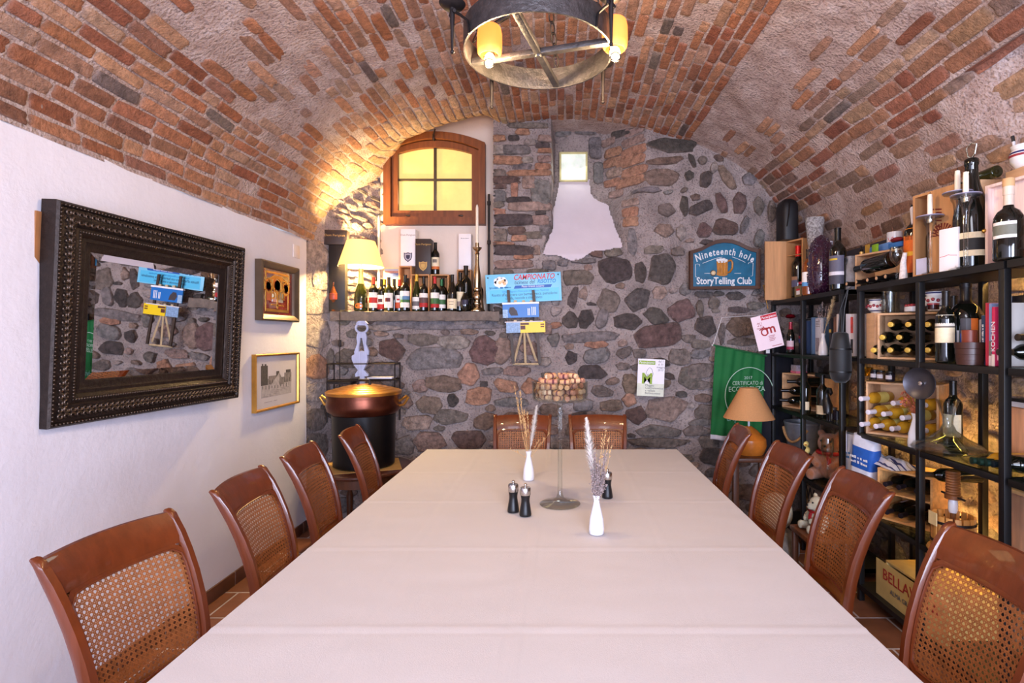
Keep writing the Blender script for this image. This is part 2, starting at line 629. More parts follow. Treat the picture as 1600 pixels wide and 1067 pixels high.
PILLAR = [
    (817, 206, 21, 8, OR), (780, 216, 20, 8, OR), (803, 216, 16, 7, DK), (851, 216, 21, 9, PK), (848, 227, 21, 7, DK),
    (851, 235, 21, 6, OR), (777, 234, 21, 12, PL), (806, 234, 42, 12, GY), (792, 250, 44, 11, OR), (851, 248, 21, 9, PK),
    (816, 260, 30, 7, GY), (848, 260, 23, 8, OR), (827, 270, 64, 8, OR), (779, 270, 22, 9, GB), (790, 281, 43, 10, RB),
    (779, 291, 23, 7, RB), (804, 296, 11, 20, OR), (845, 299, 30, 32, GY), (779, 306, 22, 15, GY), (811, 312, 35, 7, DK),
    (827, 322, 63, 12, PK), (778, 331, 22, 9, OR), (800, 343, 63, 15, DK), (845, 332, 16, 5, DK), (844, 344, 25, 13, PK),
    (853, 358, 19, 15, GY), (807, 360, 26, 10, RB), (780, 367, 24, 17, GB), (832, 367, 30, 9, GB), (811, 372, 23, 8, OR),
    (785, 380, 35, 4, OR), (799, 391, 62, 13, DK), (818, 401, 28, 7, OR), (838, 391, 11, 12, PK), (799, 413, 62, 12, PK),
    (858, 414, 20, 12, GY), (825, 196, 60, 7, GB), (826, 285, 20, 16, PK), (825, 250, 16, 8, PL), (828, 222, 18, 8, PL),
    (840, 425, 30, 8, GB), (785, 425, 30, 7, GB),
    # brick cheek right of the flue
    (990, 236, 34, 13, OR), (985, 252, 38, 13, OR), (990, 268, 34, 13, OR), (984, 284, 38, 12, OR), (990, 220, 30, 11, PK),
    (958, 238, 24, 12, OR), (956, 254, 26, 12, OR), (960, 270, 22, 12, PK), (956, 286, 24, 11, OR), (985, 331, 22, 13, OR),
    (986, 346, 22, 13, OR), (975, 205, 34, 12, DK), (950, 222, 20, 10, PK), (962, 303, 22, 10, PK), (985, 316, 22, 10, PK),
    (990, 204, 26, 12, PK), (880, 205, 26, 14, GY), (915, 203, 34, 14, GY), (930, 230, 20, 30, GY), (935, 270, 16, 30, GY),
]


def fm_wall(x, z, h):
    return (x, wall_y(x, z) - h, z)


def fm_wall_rough(x, z, h):
    y = wall_y(x, z)
    r = 0.018 * nz(x, 1.3, z, 5) + 0.008 * nz(x, 4.3, z, 17)
    if -1.97 < x < -1.6 and z > 1.8:
        r *= 3.5
    return (x, y - h + r + .016, z)


def jig(c, a=9):
    k = random.uniform(-a, a)
    return tuple(max(20, min(250, v + k + random.uniform(-2, 2))) for v in c)


P = Patches(fm_wall)
occupied = []
K = YB / F
for (px, py, w, h, a, c) in STONES:
    x, z = hit(px, py)
    ww, hh = w * K, h * K
    if px < 520:
        ww *= 0.55
    col = jig(c)
    P.stone(x, z, ww * 1.04, hh * 1.06, -math.radians(a), random.uniform(0.008, 0.02), col, n=26, jit=0.06, rough=0.010, poly=True)
    occupied.append((x, z, ww, hh))
for (px, py, w, h, c) in PILLAR:
    x, z = hit(px, py)
    col = jig(c)
    P.stone(x, z, w * K * 1.06, h * K * 1.22, random.uniform(-0.03, 0.03), random.uniform(0.006, 0.018), col, n=24, ex=5, jit=0.10, rough=0.010)
    occupied.append((x, z, w * K, h * K))
# fill the gaps with smaller rubble
for _ in range(5000):
    x, z = random.uniform(-2.05, 2.18), random.uniform(0.0, 2.9)
    if z > 1.95 and x > 0.55:
        if random.random() < 0.93:
            continue
    if (z > 1.76 and x < -0.574) or (-0.16 < x < 0.6 and z > 2.25):
        continue
    if 1.70 < z < 1.77 and x < -0.4:
        continue
    big = z < 0.55
    w = random.uniform(0.07, 0.15) * (1.7 if big else 1)
    h = w * random.uniform(0.45, 0.8)
    ok = all(abs(x - ox) > (w + ow) * 0.47 or abs(z - oz) > (h + oh) * 0.47 for ox, oz, ow, oh in occupied)
    if ok:
        occupied.append((x, z, w, h))
        c = random.choice([GB, BR, GY, PK, PL, GB, DK])
        P.stone(x, z, w, h, random.uniform(-0.25, 0.25), random.uniform(0.006, 0.018), jig(c), n=18, jit=0.08, rough=0.008, poly=True)
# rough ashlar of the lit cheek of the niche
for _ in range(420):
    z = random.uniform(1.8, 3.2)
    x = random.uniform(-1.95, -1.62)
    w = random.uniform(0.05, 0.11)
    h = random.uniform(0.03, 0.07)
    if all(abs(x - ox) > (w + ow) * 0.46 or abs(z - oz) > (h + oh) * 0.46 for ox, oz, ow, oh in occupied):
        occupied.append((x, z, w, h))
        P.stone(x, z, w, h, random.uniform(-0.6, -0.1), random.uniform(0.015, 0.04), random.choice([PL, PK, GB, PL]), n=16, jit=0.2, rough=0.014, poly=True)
us = list(np.arange(-2.06, 2.24, 0.016))
vs = list(np.arange(-0.01, 3.72, 0.016))
masonry('wall_back', surface(fm_wall_rough, us, vs), P, m_mort_wall, m_stone)

# ---- plaster patches: sloping flue sill, wall below the window


def inside(poly, x, y):
    c = False
    for i in range(len(poly)):
        (x1, y1), (x2, y2) = poly[i - 1], poly[i]
        if (y1 > y) != (y2 > y) and x < (x2 - x1) * (y - y1) / (y2 - y1) + x1:
            c = not c
    return c


sill = [hit(*p) for p in ((874, 283), (921, 283), (922, 300), (927, 311), (950, 322), (957, 345), (973, 386), (950, 391), (926, 393), (908, 404), (893, 408), (878, 400), (848, 398), (853, 382), (863, 362), (865, 330), (871, 300))]


def fm_plaster(x, z, h):
    return (x, wall_y(x, z) - 0.022 + 0.004 * nz(x, 0, z, 9), z)


mb = MB()
mb.add(*surface(fm_plaster, list(np.arange(-0.3, 0.75, 0.008)), list(np.arange(2.1, 3.05, 0.008)),
                keep=lambda x, z: inside(sill, x + 0.012 * nz(x, 2, z, 24), z + 0.012 * nz(x, 7, z, 24))))
struct(mb.build('trim_1', mat('shaded_plaster', (204, 193, 200), rough=0.9, var=0.04, scale=4, bump=0.35, bscale=14), sharp=80))  # white plaster, its colour darkened to carry the dimmer light on the sill
mb = MB()
m_plaster_w = mat('warm_white_plaster', (226, 210, 196), rough=0.9, var=0.04, scale=3, bump=0.3, bscale=14)
mb.add(*surface(lambda x, z, h: (x, 4.972 + 0.004 * nz(x, 0, z, 6), z), list(np.arange(-1.64, -0.575, 0.03)), list(np.arange(1.765, 3.6, 0.03))))
struct(mb.build('trim_2', m_plaster_w, sharp=80))
# stone slab that ends the ledge
mb = MB()


def fm_slab(u, v, h):
    # v runs over top, front, bottom of the slab
    if v < 1:
        q = (u, lerp(4.99, 4.575, v), 1.77)
    elif v < 2:
        q = (u, 4.565, lerp(1.768, 1.692, v - 1))
    else:
        q = (u, lerp(4.565, 4.7, v - 2), 1.69)
    n = 0.008 * nz(q[0], q[1], q[2], 9) + 0.004 * nz(q[0], q[1], q[2], 30)
    return (q[0], q[1] + n, q[2] + (n if v > 0.95 else 0))


mb.add(*surface(fm_slab, list(np.arange(-1.93, -0.5, 0.02)), [0, .5, .9, .97, 1, 1.1, 1.3, 1.5, 1.7, 1.9, 2, 2.3, 3]))
struct(mb.build('trim_3', mat('ledge_stone', (118, 106, 98), rough=0.9, var=0.3, scale=14, bump=1.2, bscale=50), sharp=60))

# ---- barrel vault of bricks
CX, AX = 0.08, 2.12


def vault_xz(th):
    s = math.sin(th)
    if th > PI / 2:
        return CX + AX * math.cos(th), 2.33 + 1.10 * s
    return CX + AX * math.cos(th), 1.85 + 1.58 * s


TH = np.linspace(PI, 0, 721)
XZ = np.array([vault_xz(t) for t in TH])
SL = np.concatenate([[0], np.cumsum(np.hypot(*np.diff(XZ, axis=0).T))])
SLEN = float(SL[-1])


def fm_vault(s, y, h):
    s = s + 0.014 * nz(y, s * .3, 11, 1.6)
    th = float(np.interp(s, SL, TH))
    x, z = vault_xz(th)
    if th > PI / 2:
        n = Vector((math.cos(th) / AX, 0, math.sin(th) / 1.10))
    else:
        n = Vector((math.cos(th) / AX, 0, math.sin(th) / 1.58))
    n.normalize()
    und = 0.03 * nz(s, y, 0, 1.1) + 0.012 * nz(s, y, 3, 4.0)
    d = math.degrees(th)
    rec = 0.0
    if d < 34.6:                                      # the haunch steps back behind the crooked course of stones
        rec = 0.17 * (1 - smooth(2.15, 2.65, y)) * (1 - smooth(33.6, 34.6, d)) * smooth(8, 22, d)
    up = 0.0
    if y > 4.3 and -1.75 < x < -0.45:                 # lunette over the window
        up = 0.24 * smooth(4.35, 5.0, y) * smooth(-1.8, -1.3, x) * (1 - smooth(-0.7, -0.45, x))
    q = Vector((x, y, z)) + n * (und + rec - h)
    q.z += up
    return tuple(q)


def cover(d, y):
    k = nz(d * 0.06, y * 0.8, 5, 1.0)
    if d > 157:
        return 0.98
    if d > 132:
        return 0.66 + 0.7 * k
    if d > 116:
        return 0.82 + 0.4 * k
    if d > 61:
        return 0.95
    if d > 43:
        return 0.26 + 0.7 * k
    return 0.74 + 0.5 * k


P = Patches(fm_vault, bed=(188, 160, 148))
BRK = [(184, 122, 86), (172, 108, 76), (192, 134, 98), (180, 116, 82), (162, 98, 70), (198, 146, 112), (160, 110, 86), (178, 134, 108), (192, 150, 124)]
YEL = [(184, 142, 110), (172, 122, 94), (154, 96, 76), (190, 154, 126), (136, 106, 92), (168, 106, 82), (150, 122, 106)]
s = 0.02
while s < SLEN - 0.03:
    d0 = math.degrees(float(np.interp(s, SL, TH)))
    rh = random.uniform(0.056, 0.068)
    if d0 < 42:
        rh = random.uniform(0.06, 0.085)
    y = 0.7 + random.uniform(0, 0.25)
    while y < 5.0:
        ln = random.choice([0.25, 0.26, 0.24, 0.23, 0.27, 0.12, 0.2])
        if 67 < d0 < 116:
            ln *= 0.85
        d = d0
        c = cover(d, y)
        x0, _ = vault_xz(math.radians(d))
        if y + ln > 4.74 and not (-1.7 < x0 < -0.55 and y + ln < 5.0):
            ln = max(0.0, 4.70 - y)
            if ln < 0.06:
                break
        r = random.random()
        if r < c:
            pal = YEL if d < 45 else BRK
            col = random.choice(pal)
            hh = random.uniform(0.004, 0.011)
            if c < 0.75 and random.random() < 0.45:    # half buried in mortar
                col = tuple(0.5 * a + 0.5 * b for a, b in zip(col, (176, 144, 128)))
                hh = 0.004
            elif random.random() < 0.03:
                col = (124, 106, 98)
            col = jig(col, 12)
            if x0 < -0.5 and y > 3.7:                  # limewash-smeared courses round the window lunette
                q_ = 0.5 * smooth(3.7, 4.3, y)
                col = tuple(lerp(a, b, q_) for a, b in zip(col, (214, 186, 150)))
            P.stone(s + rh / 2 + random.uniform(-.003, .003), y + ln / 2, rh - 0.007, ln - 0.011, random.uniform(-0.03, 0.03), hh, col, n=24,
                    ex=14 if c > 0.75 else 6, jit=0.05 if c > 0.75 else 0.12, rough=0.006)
        y += ln
    s += rh + random.uniform(0.004, 0.010)
us = sorted(list(np.arange(0, SLEN + 0.03, 0.045)) + [float(np.interp(-math.radians(q_), -TH, SL)) for q_ in (34.7, 34.5, 34.3, 34.1, 33.9, 33.7, 33.5)])
vs = list(np.arange(-2.3, 5.12, 0.05))
masonry('ceiling', surface(fm_vault, us, vs), P, m_mort_vault, m_brick, flip=True)
# crooked long stones above the step of the vault
# ---- plastered left wall, its return, floor, skirting, right wall, wall behind the camera
mb = MB()


def fm_left(y, z, h):
    e = 0.012 * nz(0, y, z, 2.0) + 0.004 * nz(3, y, z, 7)
    return (XL + e * 0.6, y, z)


zt = lambda y: 2.335 + 0.03 * nz(1, y, 0, 1.1) + 0.015 * nz(2, y, 0, 6)
ys = list(np.arange(-2.3, 4.38, 0.06)) + [4.372]
zs = list(np.linspace(0, 1, 40))
mb.add(*surface(lambda y, t, h: fm_left(y, t * zt(y), 0), ys, zs))
nv = len(ys)
mb.add([(XL, 4.372, 0), (XL - 0.2, 4.372, 0), (XL - 0.2, 4.372, 2.4), (XL, 4.372, 2.335)], [(0, 1, 2, 3)])
mb.f = [tuple(reversed(q)) for q in mb.f]
struct(mb.build('wall_left', m_plaster, sharp=80))

m_tile = None


def tiles(name):
    m = bpy.data.materials.new(name)
    m.use_nodes = True
    N, L = m.node_tree.nodes, m.node_tree.links
    b = N['Principled BSDF']
    b.inputs['Roughness'].default_value = 0.45
    tc = N.new('ShaderNodeTexCoord')
    mp = N.new('ShaderNodeMapping')
    mp.inputs['Rotation'].default_value = (0, 0, math.radians(0))
    L.new(tc.outputs['Object'], mp.inputs['Vector'])
    br = N.new('ShaderNodeTexBrick')
    br.inputs['Scale'].default_value = 1.0
    br.inputs['Brick Width'].default_value = 0.30
    br.inputs['Row Height'].default_value = 0.30
    br.inputs['Mortar Size'].default_value = 0.006
    br.offset = 0.5
    br.inputs['Color1'].default_value = (*lin((150, 92, 58)), 1)
    br.inputs['Color2'].default_value = (*lin((112, 68, 46)), 1)
    br.inputs['Mortar'].default_value = (*lin((190, 176, 170)), 1)
    L.new(mp.outputs['Vector'], br.inputs['Vector'])
    nzn = N.new('ShaderNodeTexNoise')
    nzn.inputs['Scale'].default_value = 9
    nzn.inputs['Detail'].default_value = 6
    L.new(tc.outputs['Object'], nzn.inputs['Vector'])
    mx = N.new('ShaderNodeMix')
    mx.data_type = 'RGBA'
    mx.blend_type = 'OVERLAY'
    mx.inputs['Factor'].default_value = 0.5
    L.new(br.outputs['Color'], mx.inputs[6])
    L.new(nzn.outputs['Fac'], mx.inputs[7])
    L.new(mx.outputs[2], b.inputs['Base Color'])
    bp = N.new('ShaderNodeBump')
    bp.invert = True
    bp.inputs['Distance'].default_value = 0.003
    L.new(br.outputs['Fac'], bp.inputs['Height'])
    L.new(bp.outputs['Normal'], b.inputs['Normal'])
    return m


mb = MB()
mb.box((-2.3, -2.3, -0.08), (2.4, 5.1, 0.0))
struct(mb.build('floor', tiles('terracotta_tiles')))
mb = MB()
y = -2.3
while y < 4.36:
    y2 = min(4.37, y + 0.30)
    mb.box((XL, y + 0.003, 0.0), (XL + 0.012, y2 - 0.003, 0.085), bevel=0.003)
    y = y2
mb.box((XL + 0.0, -2.3, 0.0), (XL + 0.009, 4.37, 0.083), mi=1)
struct(mb.build('baseboard_left', [mat('skirting_tile', (96, 58, 42), rough=0.4, var=0.25, scale=5), mat('grout', (190, 176, 170), rough=0.9)]))


def fm_right(y, z, h):
    return (XR + 0.03 + 0.02 * nz(5, y, z, 4) + 0.008 * nz(5, y, z, 14) - h, y, z)


P = Patches(fm_right)
occ = []
for _ in range(2600):
    y, z = random.uniform(1.6, 4.7), random.uniform(0.0, 2.25)
    w = random.uniform(0.1, 0.32)
    h = w * random.uniform(0.4, 0.75)
    if all(abs(y - oy) > (w + ow) * 0.47 or abs(z - oz) > (h + oh) * 0.47 for oy, oz, ow, oh in occ):
        occ.append((y, z, w, h))
        P.stone(y, z, w, h, random.uniform(-0.2, 0.2), random.uniform(0.012, 0.035), random.choice([GB, GY, PL, PK, BR, GY]), n=20, jit=0.1, rough=0.012, poly=True)
masonry('wall_right', surface(fm_right, list(np.arange(-2.3, 4.72, 0.04)), list(np.arange(0, 2.3, 0.04))), P, m_mort_wall, m_stone, flip=True)
# wall behind the camera with two tall openings that let the daylight in
mb = MB()
for a, b, c, d in ((-2.3, 2.4, 2.3, 3.6), (-2.3, -1.75, 0, 2.3), (-0.35, 0.15, 0, 2.3), (1.75, 2.4, 0, 2.3), (-2.3, 2.4, 0, 0.5)):
    mb.box((a, -2.36, c), (b, -2.25, d))
struct(mb.build('wall_front', m_plaster))

# ---- window over the ledge: arched timber frame, four frosted panes
WY = 4.95
m_win = wood('window_timber', (118, 66, 34), rough=0.5, var=0.3)


def wpt(px, py):
    q = at(px, py, WY)
    return (q.x, q.z)


def arch(xa, xb, zs_, rise, n=12):
    out = []
    for i in range(n + 1):
        t = i / n
        out.append((lerp(xa, xb, t), zs_ + rise * (1 - (2 * t - 1) ** 2)))
    return out


Mw = basis((0, WY, 0), (1, 0, 0), (0, 0, 1))       # local X right, Y up, Z towards the room


def ring(mb, outer, inner, d0, d1, mi=0):
    n = len(outer)
    vs = [(*p, d1) for p in outer] + [(*p, d1) for p in inner] + [(*p, d0) for p in outer] + [(*p, d0) for p in inner]
    fs = []
    for i in range(n):
        j = (i + 1) % n
        fs += [(i, j, n + j, n + i), (n + i, n + j, 3 * n + j, 3 * n + i), (2 * n + j, 2 * n + i, 3 * n + i, 3 * n + j), (j, i, 2 * n + i, 2 * n + j)]
    mb.add(vs, fs, mi, Mw)


x0, zb = wpt(602, 352)
x1, _ = wpt(759, 352)
_, zsp = wpt(602, 226)
out_ = arch(x0, x1, zsp, 0.10) + [(x1, zb), (x0, zb)]
xi0, zbi = wpt(613, 341)
xi1, _ = wpt(749, 341)
_, zsi = wpt(602, 236)
in_ = arch(xi0, xi1, zsi, 0.095) + [(xi1, zbi), (xi0, zbi)]
mb = MB()
ring(mb, out_, in_, -0.06, 0.06)
win = mb.build('window_1', m_win, sharp=40)
struct(win)
pi0, zpb = wpt(623, 330)
pi1, _ = wpt(738, 330)
_, zps = wpt(623, 241)
pan_ = arch(pi0, pi1, zps, 0.055) + [(pi1, zpb), (pi0, zpb)]
mb = MB()
sash_o = arch(xi0 + .004, xi1 - .004, zsi - .004, 0.09) + [(xi1 - .004, zbi + .004), (xi0 + .004, zbi + .004)]
ring(mb, sash_o, pan_, -0.04, 0.03)
mb.build('sash', m_win, win, sharp=40)
mb = MB()
xm, zm = wpt(680, 281)
mb.box((xm - .012, zpb - .01, -0.03), (xm + .012, zps + 0.07, 0.012), bevel=0.003, M=Mw)
mb.box((pi0 - .01, zm - .009, -0.03), (pi1 + .01, zm + .009, 0.010), bevel=0.003, M=Mw)
mb.build('glazing_bar', mat('dark_glazing_bar', (70, 58, 46), rough=0.5), win)
m_pane = mat('lit_frosted_pane', (206, 186, 120), rough=0.35, var=0.10, scale=9, emit=(255, 214, 118), estr=0.48)
n = len(pan_)
poly = arch(pi0 - .005, pi1 + .005, zps, 0.06) + [(pi1 + .005, zpb - .005), (pi0 - .005, zpb - .005)]
mb = MB()
mb.prism(poly, -0.022, -0.014, M=Mw)
mb.build('pane', m_pane, win)
mb = MB()
for px in (640, 722):
    q = wpt(px, 339)
    mb.box((q[0] - .02, q[1] - .006, .055), (q[0] + .02, q[1] + .006, .07), bevel=.004, M=Mw)
q = wpt(680, 219)
mb.box((q[0] - .01, q[1] - .02, .02), (q[0] + .01, q[1] + .03, .075), bevel=.006, M=Mw)
mb.tube([Mw @ Vector((q[0], q[1] + .02, .07)), Mw @ Vector((q[0] + .02, q[1] + .07, .085))], .006)
mb.build('latch', mat('iron_latch', (70, 60, 55), rough=0.4, metal=0.8), win)
# dark upright pipe at the right edge of the niche
mb = MB()
q = at(764, 290, 4.86)
mb.tube([(q.x, 4.86, 1.78), (q.x, 4.86, 2.83)], 0.011, seg=10)
for zz in (2.0, 2.4, 2.75):
    mb.lathe([(0.011, zz - .02), (0.017, zz - .015), (0.017, zz + .015), (0.011, zz + .02)], seg=12, M=Matrix.Translation((q.x, 4.86, 0)))
tag(mb.build('curtain_rod', mat('dark_iron', (48, 42, 42), rough=0.5, metal=0.6)), 'dark slender upright rod at the right edge of the window niche', 'rod')

# ---- small glass block window in the flue
q0, q1 = at(875, 283, 4.965), at(917, 239, 4.965)
mb = MB()
mb.box((q0.x - .006, 4.95, q0.z - .006), (q0.x + .012, 5.0, q1.z + .006), bevel=.003)
mb.box((q1.x - .012, 4.95, q0.z - .006), (q1.x + .006, 5.0, q1.z + .006), bevel=.003)
mb.box((q0.x, 4.95, q0.z - .006), (q1.x, 5.0, q0.z + .010), bevel=.003)
mb.box((q0.x, 4.95, q1.z - .012), (q1.x, 5.0, q1.z + .006), bevel=.003)
w2 = struct(mb.build('window_2', mat('yellowed_seal', (206, 196, 140), rough=0.6)))
mb = MB()
mb.box((q0.x, 4.962, q0.z), (q1.x, 4.99, q1.z), bevel=.004)
mb.build('pane', mat('daylit_glass_block', (225, 232, 222), rough=0.2, var=0.25, scale=9, bump=0.5, bscale=12, emit=(226, 238, 222), estr=.34), w2)
# ------------------------------------------------------------------ dining table and its cloth
TZ = 0.76
TX0, TX1, TY0, TY1 = -0.936, 0.822, 0.70, 3.83
m_dark = wood('dark_table_wood', (92, 52, 30), rough=0.4)
tb = thing('dining_table', 'long dining table for twelve hidden under the cream tablecloth', 'table', ((TX0 + TX1) / 2, (TY0 + TY1) / 2, 0))
hx, hy = (TX1 - TX0) / 2 - 0.012, (TY1 - TY0) / 2 - 0.012
MB().box((-hx, -hy, TZ - .045), (hx, hy, TZ - .008), bevel=.004).build('tabletop', m_dark, tb)
mb = MB()
for a, b in ((-1, 0), (1, 0), (0, -1), (0, 1)):
    if a:
        mb.box((a * (hx - .36) - .012, -hy + .36, TZ - .14), (a * (hx - .36) + .012, hy - .36, TZ - .047))
    else:
        mb.box((-hx + .36, b * (hy - .36) - .012, TZ - .14), (hx - .36, b * (hy - .36) + .012, TZ - .047))
mb.build('apron', m_dark, tb)
for sx in (-1, 1):
    for sy in (-1, 1):
        MB().box((sx * (hx - .36) - .04, sy * (hy - .36) - .04, 0), (sx * (hx - .36) + .04, sy * (hy - .36) + .04, TZ - .047), bevel=.006).build('leg', m_dark, tb)

m_cloth = mat('cream_tablecloth', (196, 189, 188), rough=0.75, var=0.02, scale=3, bump=0.15, bscale=260, sheen=0.15)
mb = MB()
us = list(np.arange(TX0, TX1 + .001, 0.0155))
us[-1] = TX1
vs_ = list(np.arange(TY0, TY1 + .001, 0.0155))
vs_[-1] = TY1


def crease(d, w=0.006):
    return math.exp(-(d / w) ** 2)


def cloth_z(x, y):
    xc = -0.105 + 0.02 * (y - 2)
    z = 0.0036 * crease(x - xc - .004, .009) - 0.0022 * crease(x - xc + .008, .008)
    z += 0.0016 * crease(x - 0.40, .008) + 0.0016 * crease(x + 0.55, .008)
    for yc, k in ((1.46, .0020), (2.02, .0016), (2.60, .0022), (3.18, .0016)):
        w = 0.004 * nz(x, yc, 0, 2)
        z += k * (crease(y - yc - w, .009) - .6 * crease(y - yc - w + .012, .008))
    z += 0.0022 * nz(x * 0.6, y, 1, 2.2) + 0.0009 * nz(x, y * 1.6, 4, 7)
    k = max(0.0, nz(x, y, 8, 1.3))
    z += 0.0016 * k * nz(x + 0.9 * y, y * 0.6 - x, 2, 9)
    return z


E = [0.0, 0.0]
top = surface(lambda x, y, h: (x, y, TZ + 0.001 + cloth_z(x, y)), us, vs_)
mb.add(*top)
# skirt hanging round the four sides, gently waved
path = [(x, TY0, 0, -1) for x in us] + [(TX1, y, 1, 0) for y in vs_[1:]] + [(x, TY1, 0, 1) for x in reversed(us[:-1])] + [(TX0, y, -1, 0) for y in reversed(vs_[1:-1])]
rows = [0.0, 0.004, 0.015, 0.05, 0.12, 0.2, 0.27]
n = len(path)
vs2, fs2 = [], []
for r in rows:
    for i, (x, y, nx, ny) in enumerate(path):
        t = i * 0.0155
        o = 0.012 * smooth(0, .27, r) * (1 + math.sin(t * 9 + 1.5 * math.sin(t * 2.1))) + min(r, .003)
        vs2.append((x + nx * o, y + ny * o, TZ + 0.001 + (cloth_z(x, y) if r == 0 else 0) - r))
for j in range(len(rows) - 1):
    for i in range(n):
        k = (i + 1) % n
        fs2.append((j * n + i, (j + 1) * n + i, (j + 1) * n + k, j * n + k))
mb.add(vs2, fs2)
cl = mb.build('tablecloth', m_cloth, sharp=60)
tag(cl, 'cream tablecloth with folded creases covering the long table', 'tablecloth')

# ------------------------------------------------------------------ cane back chairs
m_cherry = wood('cherry_wood', (102, 45, 16), rough=0.32, var=0.2, coat=0.3)
m_cane = mat('woven_cane', (152, 92, 50), rough=0.45, var=0.25, scale=40)
m_seat = mat('ochre_seat_fabric', (206, 156, 76), rough=0.85, var=0.1, scale=90, bump=0.3, bscale=300)


def back_y(z):
    if z < 0.46:
        return -0.205 - (0.46 - z) * 0.12
    t = (z - 0.46) / 0.49
    return -0.205 - 0.03 * t - 0.125 * t ** 2.2


def half_w(z):
    return 0.185 + 0.025 * max(0.0, (z - 0.46) / 0.49)


def bow(x, z):
    return back_y(z) - 0.030 * (1 - (x / half_w(z)) ** 2)


def make_chair():
    t = thing('dining_chair', 'x', 'chair')
    # rear posts, sabre curved, rolling backwards at the top
    for sx in (-1, 1):
        mb = MB()
        zs = [0, .1, .2, .3, .4, .46, .52, .6, .68, .76, .83, .89, .93, .948, .955]
        vs, fs = [], []
        for i, z in enumerate(zs):
            e = 1.0 if z < .93 else (0.8 if z < .95 else 0.45)
            w, d = 0.0145, (0.020 if z > .3 else lerp(.015, .020, z / .3)) * e
            x, y = sx * half_w(z), back_y(z) + 0.006
            ww = w * (1 if z < .95 else .8)
            c = .35
            prof = [(-ww, -d * c), (-ww, d * c), (-ww * .7, d), (ww * .7, d), (ww, d * c), (ww, -d * c), (ww * .7, -d), (-ww * .7, -d)]
            for a, b in prof:
                vs.append((x + a, y + b, z - b * 0.25 * smooth(.6, .95, z)))
        m = 8
        for i in range(len(zs) - 1):
            for k in range(m):
                fs.append((i * m + (k + 1) % m, i * m + k, (i + 1) * m + k, (i + 1) * m + (k + 1) % m))
        fs.append(tuple(range(m)))
        fs.append(tuple(reversed(range((len(zs) - 1) * m, len(zs) * m))))
        mb.add(vs, fs)
        mb.build('rear_leg', m_cherry, t, sharp=50)
    # front legs
    for sx in (-1, 1):
        mb = MB()
        mb.lathe([(.013, 0), (.015, .05), (.019, .3), (.021, .38), (.021, .42)], seg=12, M=Matrix.Translation((sx * .19, .195, 0)))
        mb.build('front_leg', m_cherry, t)
    mb = MB()
    mb.box((-.2, .185, .375), (.2, .21, .435), bevel=.004)
    mb.box((-.19, -.215, .375), (.19, -.19, .435), bevel=.004)
    for sx in (-1, 1):
        mb.box((sx * .195 - .012, -.2, .375), (sx * .195 + .012, .2, .435), bevel=.004)
    mb.build('seat_frame', m_cherry, t)
    mb = MB()
    N_ = 14
    vs, fs = [], []
    for j in range(N_ + 1):
        for i in range(N_ + 1):
            u, v = 2 * i / N_ - 1, 2 * j / N_ - 1
            hw = lerp(.195, .225, (v + 1) / 2)
            e = (1 - abs(u) ** 6) * (1 - abs(v) ** 6)
            vs.append((u * hw, v * .205 + .01, .436 + .034 * e ** .4))
    for j in range(N_):
        for i in range(N_):
            a = j * (N_ + 1) + i
            fs.append((a, a + 1, a + N_ + 2, a + N_ + 1))
    mb.add(vs, fs)
    mb.build('seat_cushion', m_seat, t, sharp=80)

    # curved slab between two heights
    def slab(name, z0, z1, th, nx=14, nzz=4, crown=0.0):
        mb = MB()
        vs, fs = [], []
        for side in (1, -1):
            for j in range(nzz + 1):
                for i in range(nx + 1):
                    z = lerp(z0, z1, j / nzz)
                    x = (2 * i / nx - 1) * (half_w(z) - .008)
                    zz = z + crown * (1 - (x / half_w(z)) ** 2) * j / nzz
                    edge = .55 if j in (0, nzz) else 1
                    vs.append((x, bow(x, z) + .006 + side * th / 2 * edge, zz))
        q = (nx + 1) * (nzz + 1)
        for j in range(nzz):
            for i in range(nx):
                a = j * (nx + 1) + i
                fs.append((a + 1, a, a + nx + 1, a + nx + 2))
                fs.append((q + a, q + a + 1, q + a + nx + 2, q + a + nx + 1))
        for i in range(nx):
            fs.append((i, i + 1, q + i + 1, q + i))
            a = nzz * (nx + 1) + i
            fs.append((a + 1, a, q + a, q + a + 1))
        mb.add(vs, fs)
        return mb.build(name, m_cherry, t, sharp=50)
    slab('top_rail', .852, .948, .026, crown=.006)
    slab('lower_rail', .462, .512, .022)
    # frame with rounded opening that holds the cane
    n = 48
    zc, hz = .682, .172

    def rr(k, gx, gz, r):
        a = 2 * PI * k / n + PI / n
        x, y = math.cos(a), math.sin(a)
        q = (abs(x) ** r + abs(y) ** r) ** (-1 / r)
        return x * q * gx, y * q * gz
    mb = MB()
    vs, fs = [], []
    for side in (1, -1):
        for k in range(n):
            u, v = rr(k, 1, 1, 60)
            z = zc + v * hz
            x = u * (half_w(z) - .010)
            vs.append((x, bow(x, z) + .006 + side * .009, z))
        for k in range(n):
            u, v = rr(k, 1, 1, 11)
            z = zc + v * (hz - .009)
            x = u * (half_w(z) - .0170)
            vs.append((x, bow(x, z) + .006 + side * .009, z))
    for k in range(n):
        j = (k + 1) % n
        fs += [(j, k, n + k, n + j), (2 * n + k, 2 * n + j, 3 * n + j, 3 * n + k), (n + j, n + k, 3 * n + k, 3 * n + j)]
    mb.add(vs, fs)
    pts = []
    for k in range(n):
        u, v = rr(k, 1, 1, 11)
        z = zc + v * (hz - .011)
        x = u * (half_w(z) - .0190)
        pts.append((x, bow(x, z) + .015, z))
    mb.tube(pts, .0032, seg=6, closed=True)
    mb.tube([(p[0], p[1] - .018, p[2]) for p in pts], .0032, seg=6, closed=True)
    mb.build('cane_frame', m_cherry, t, sharp=50)
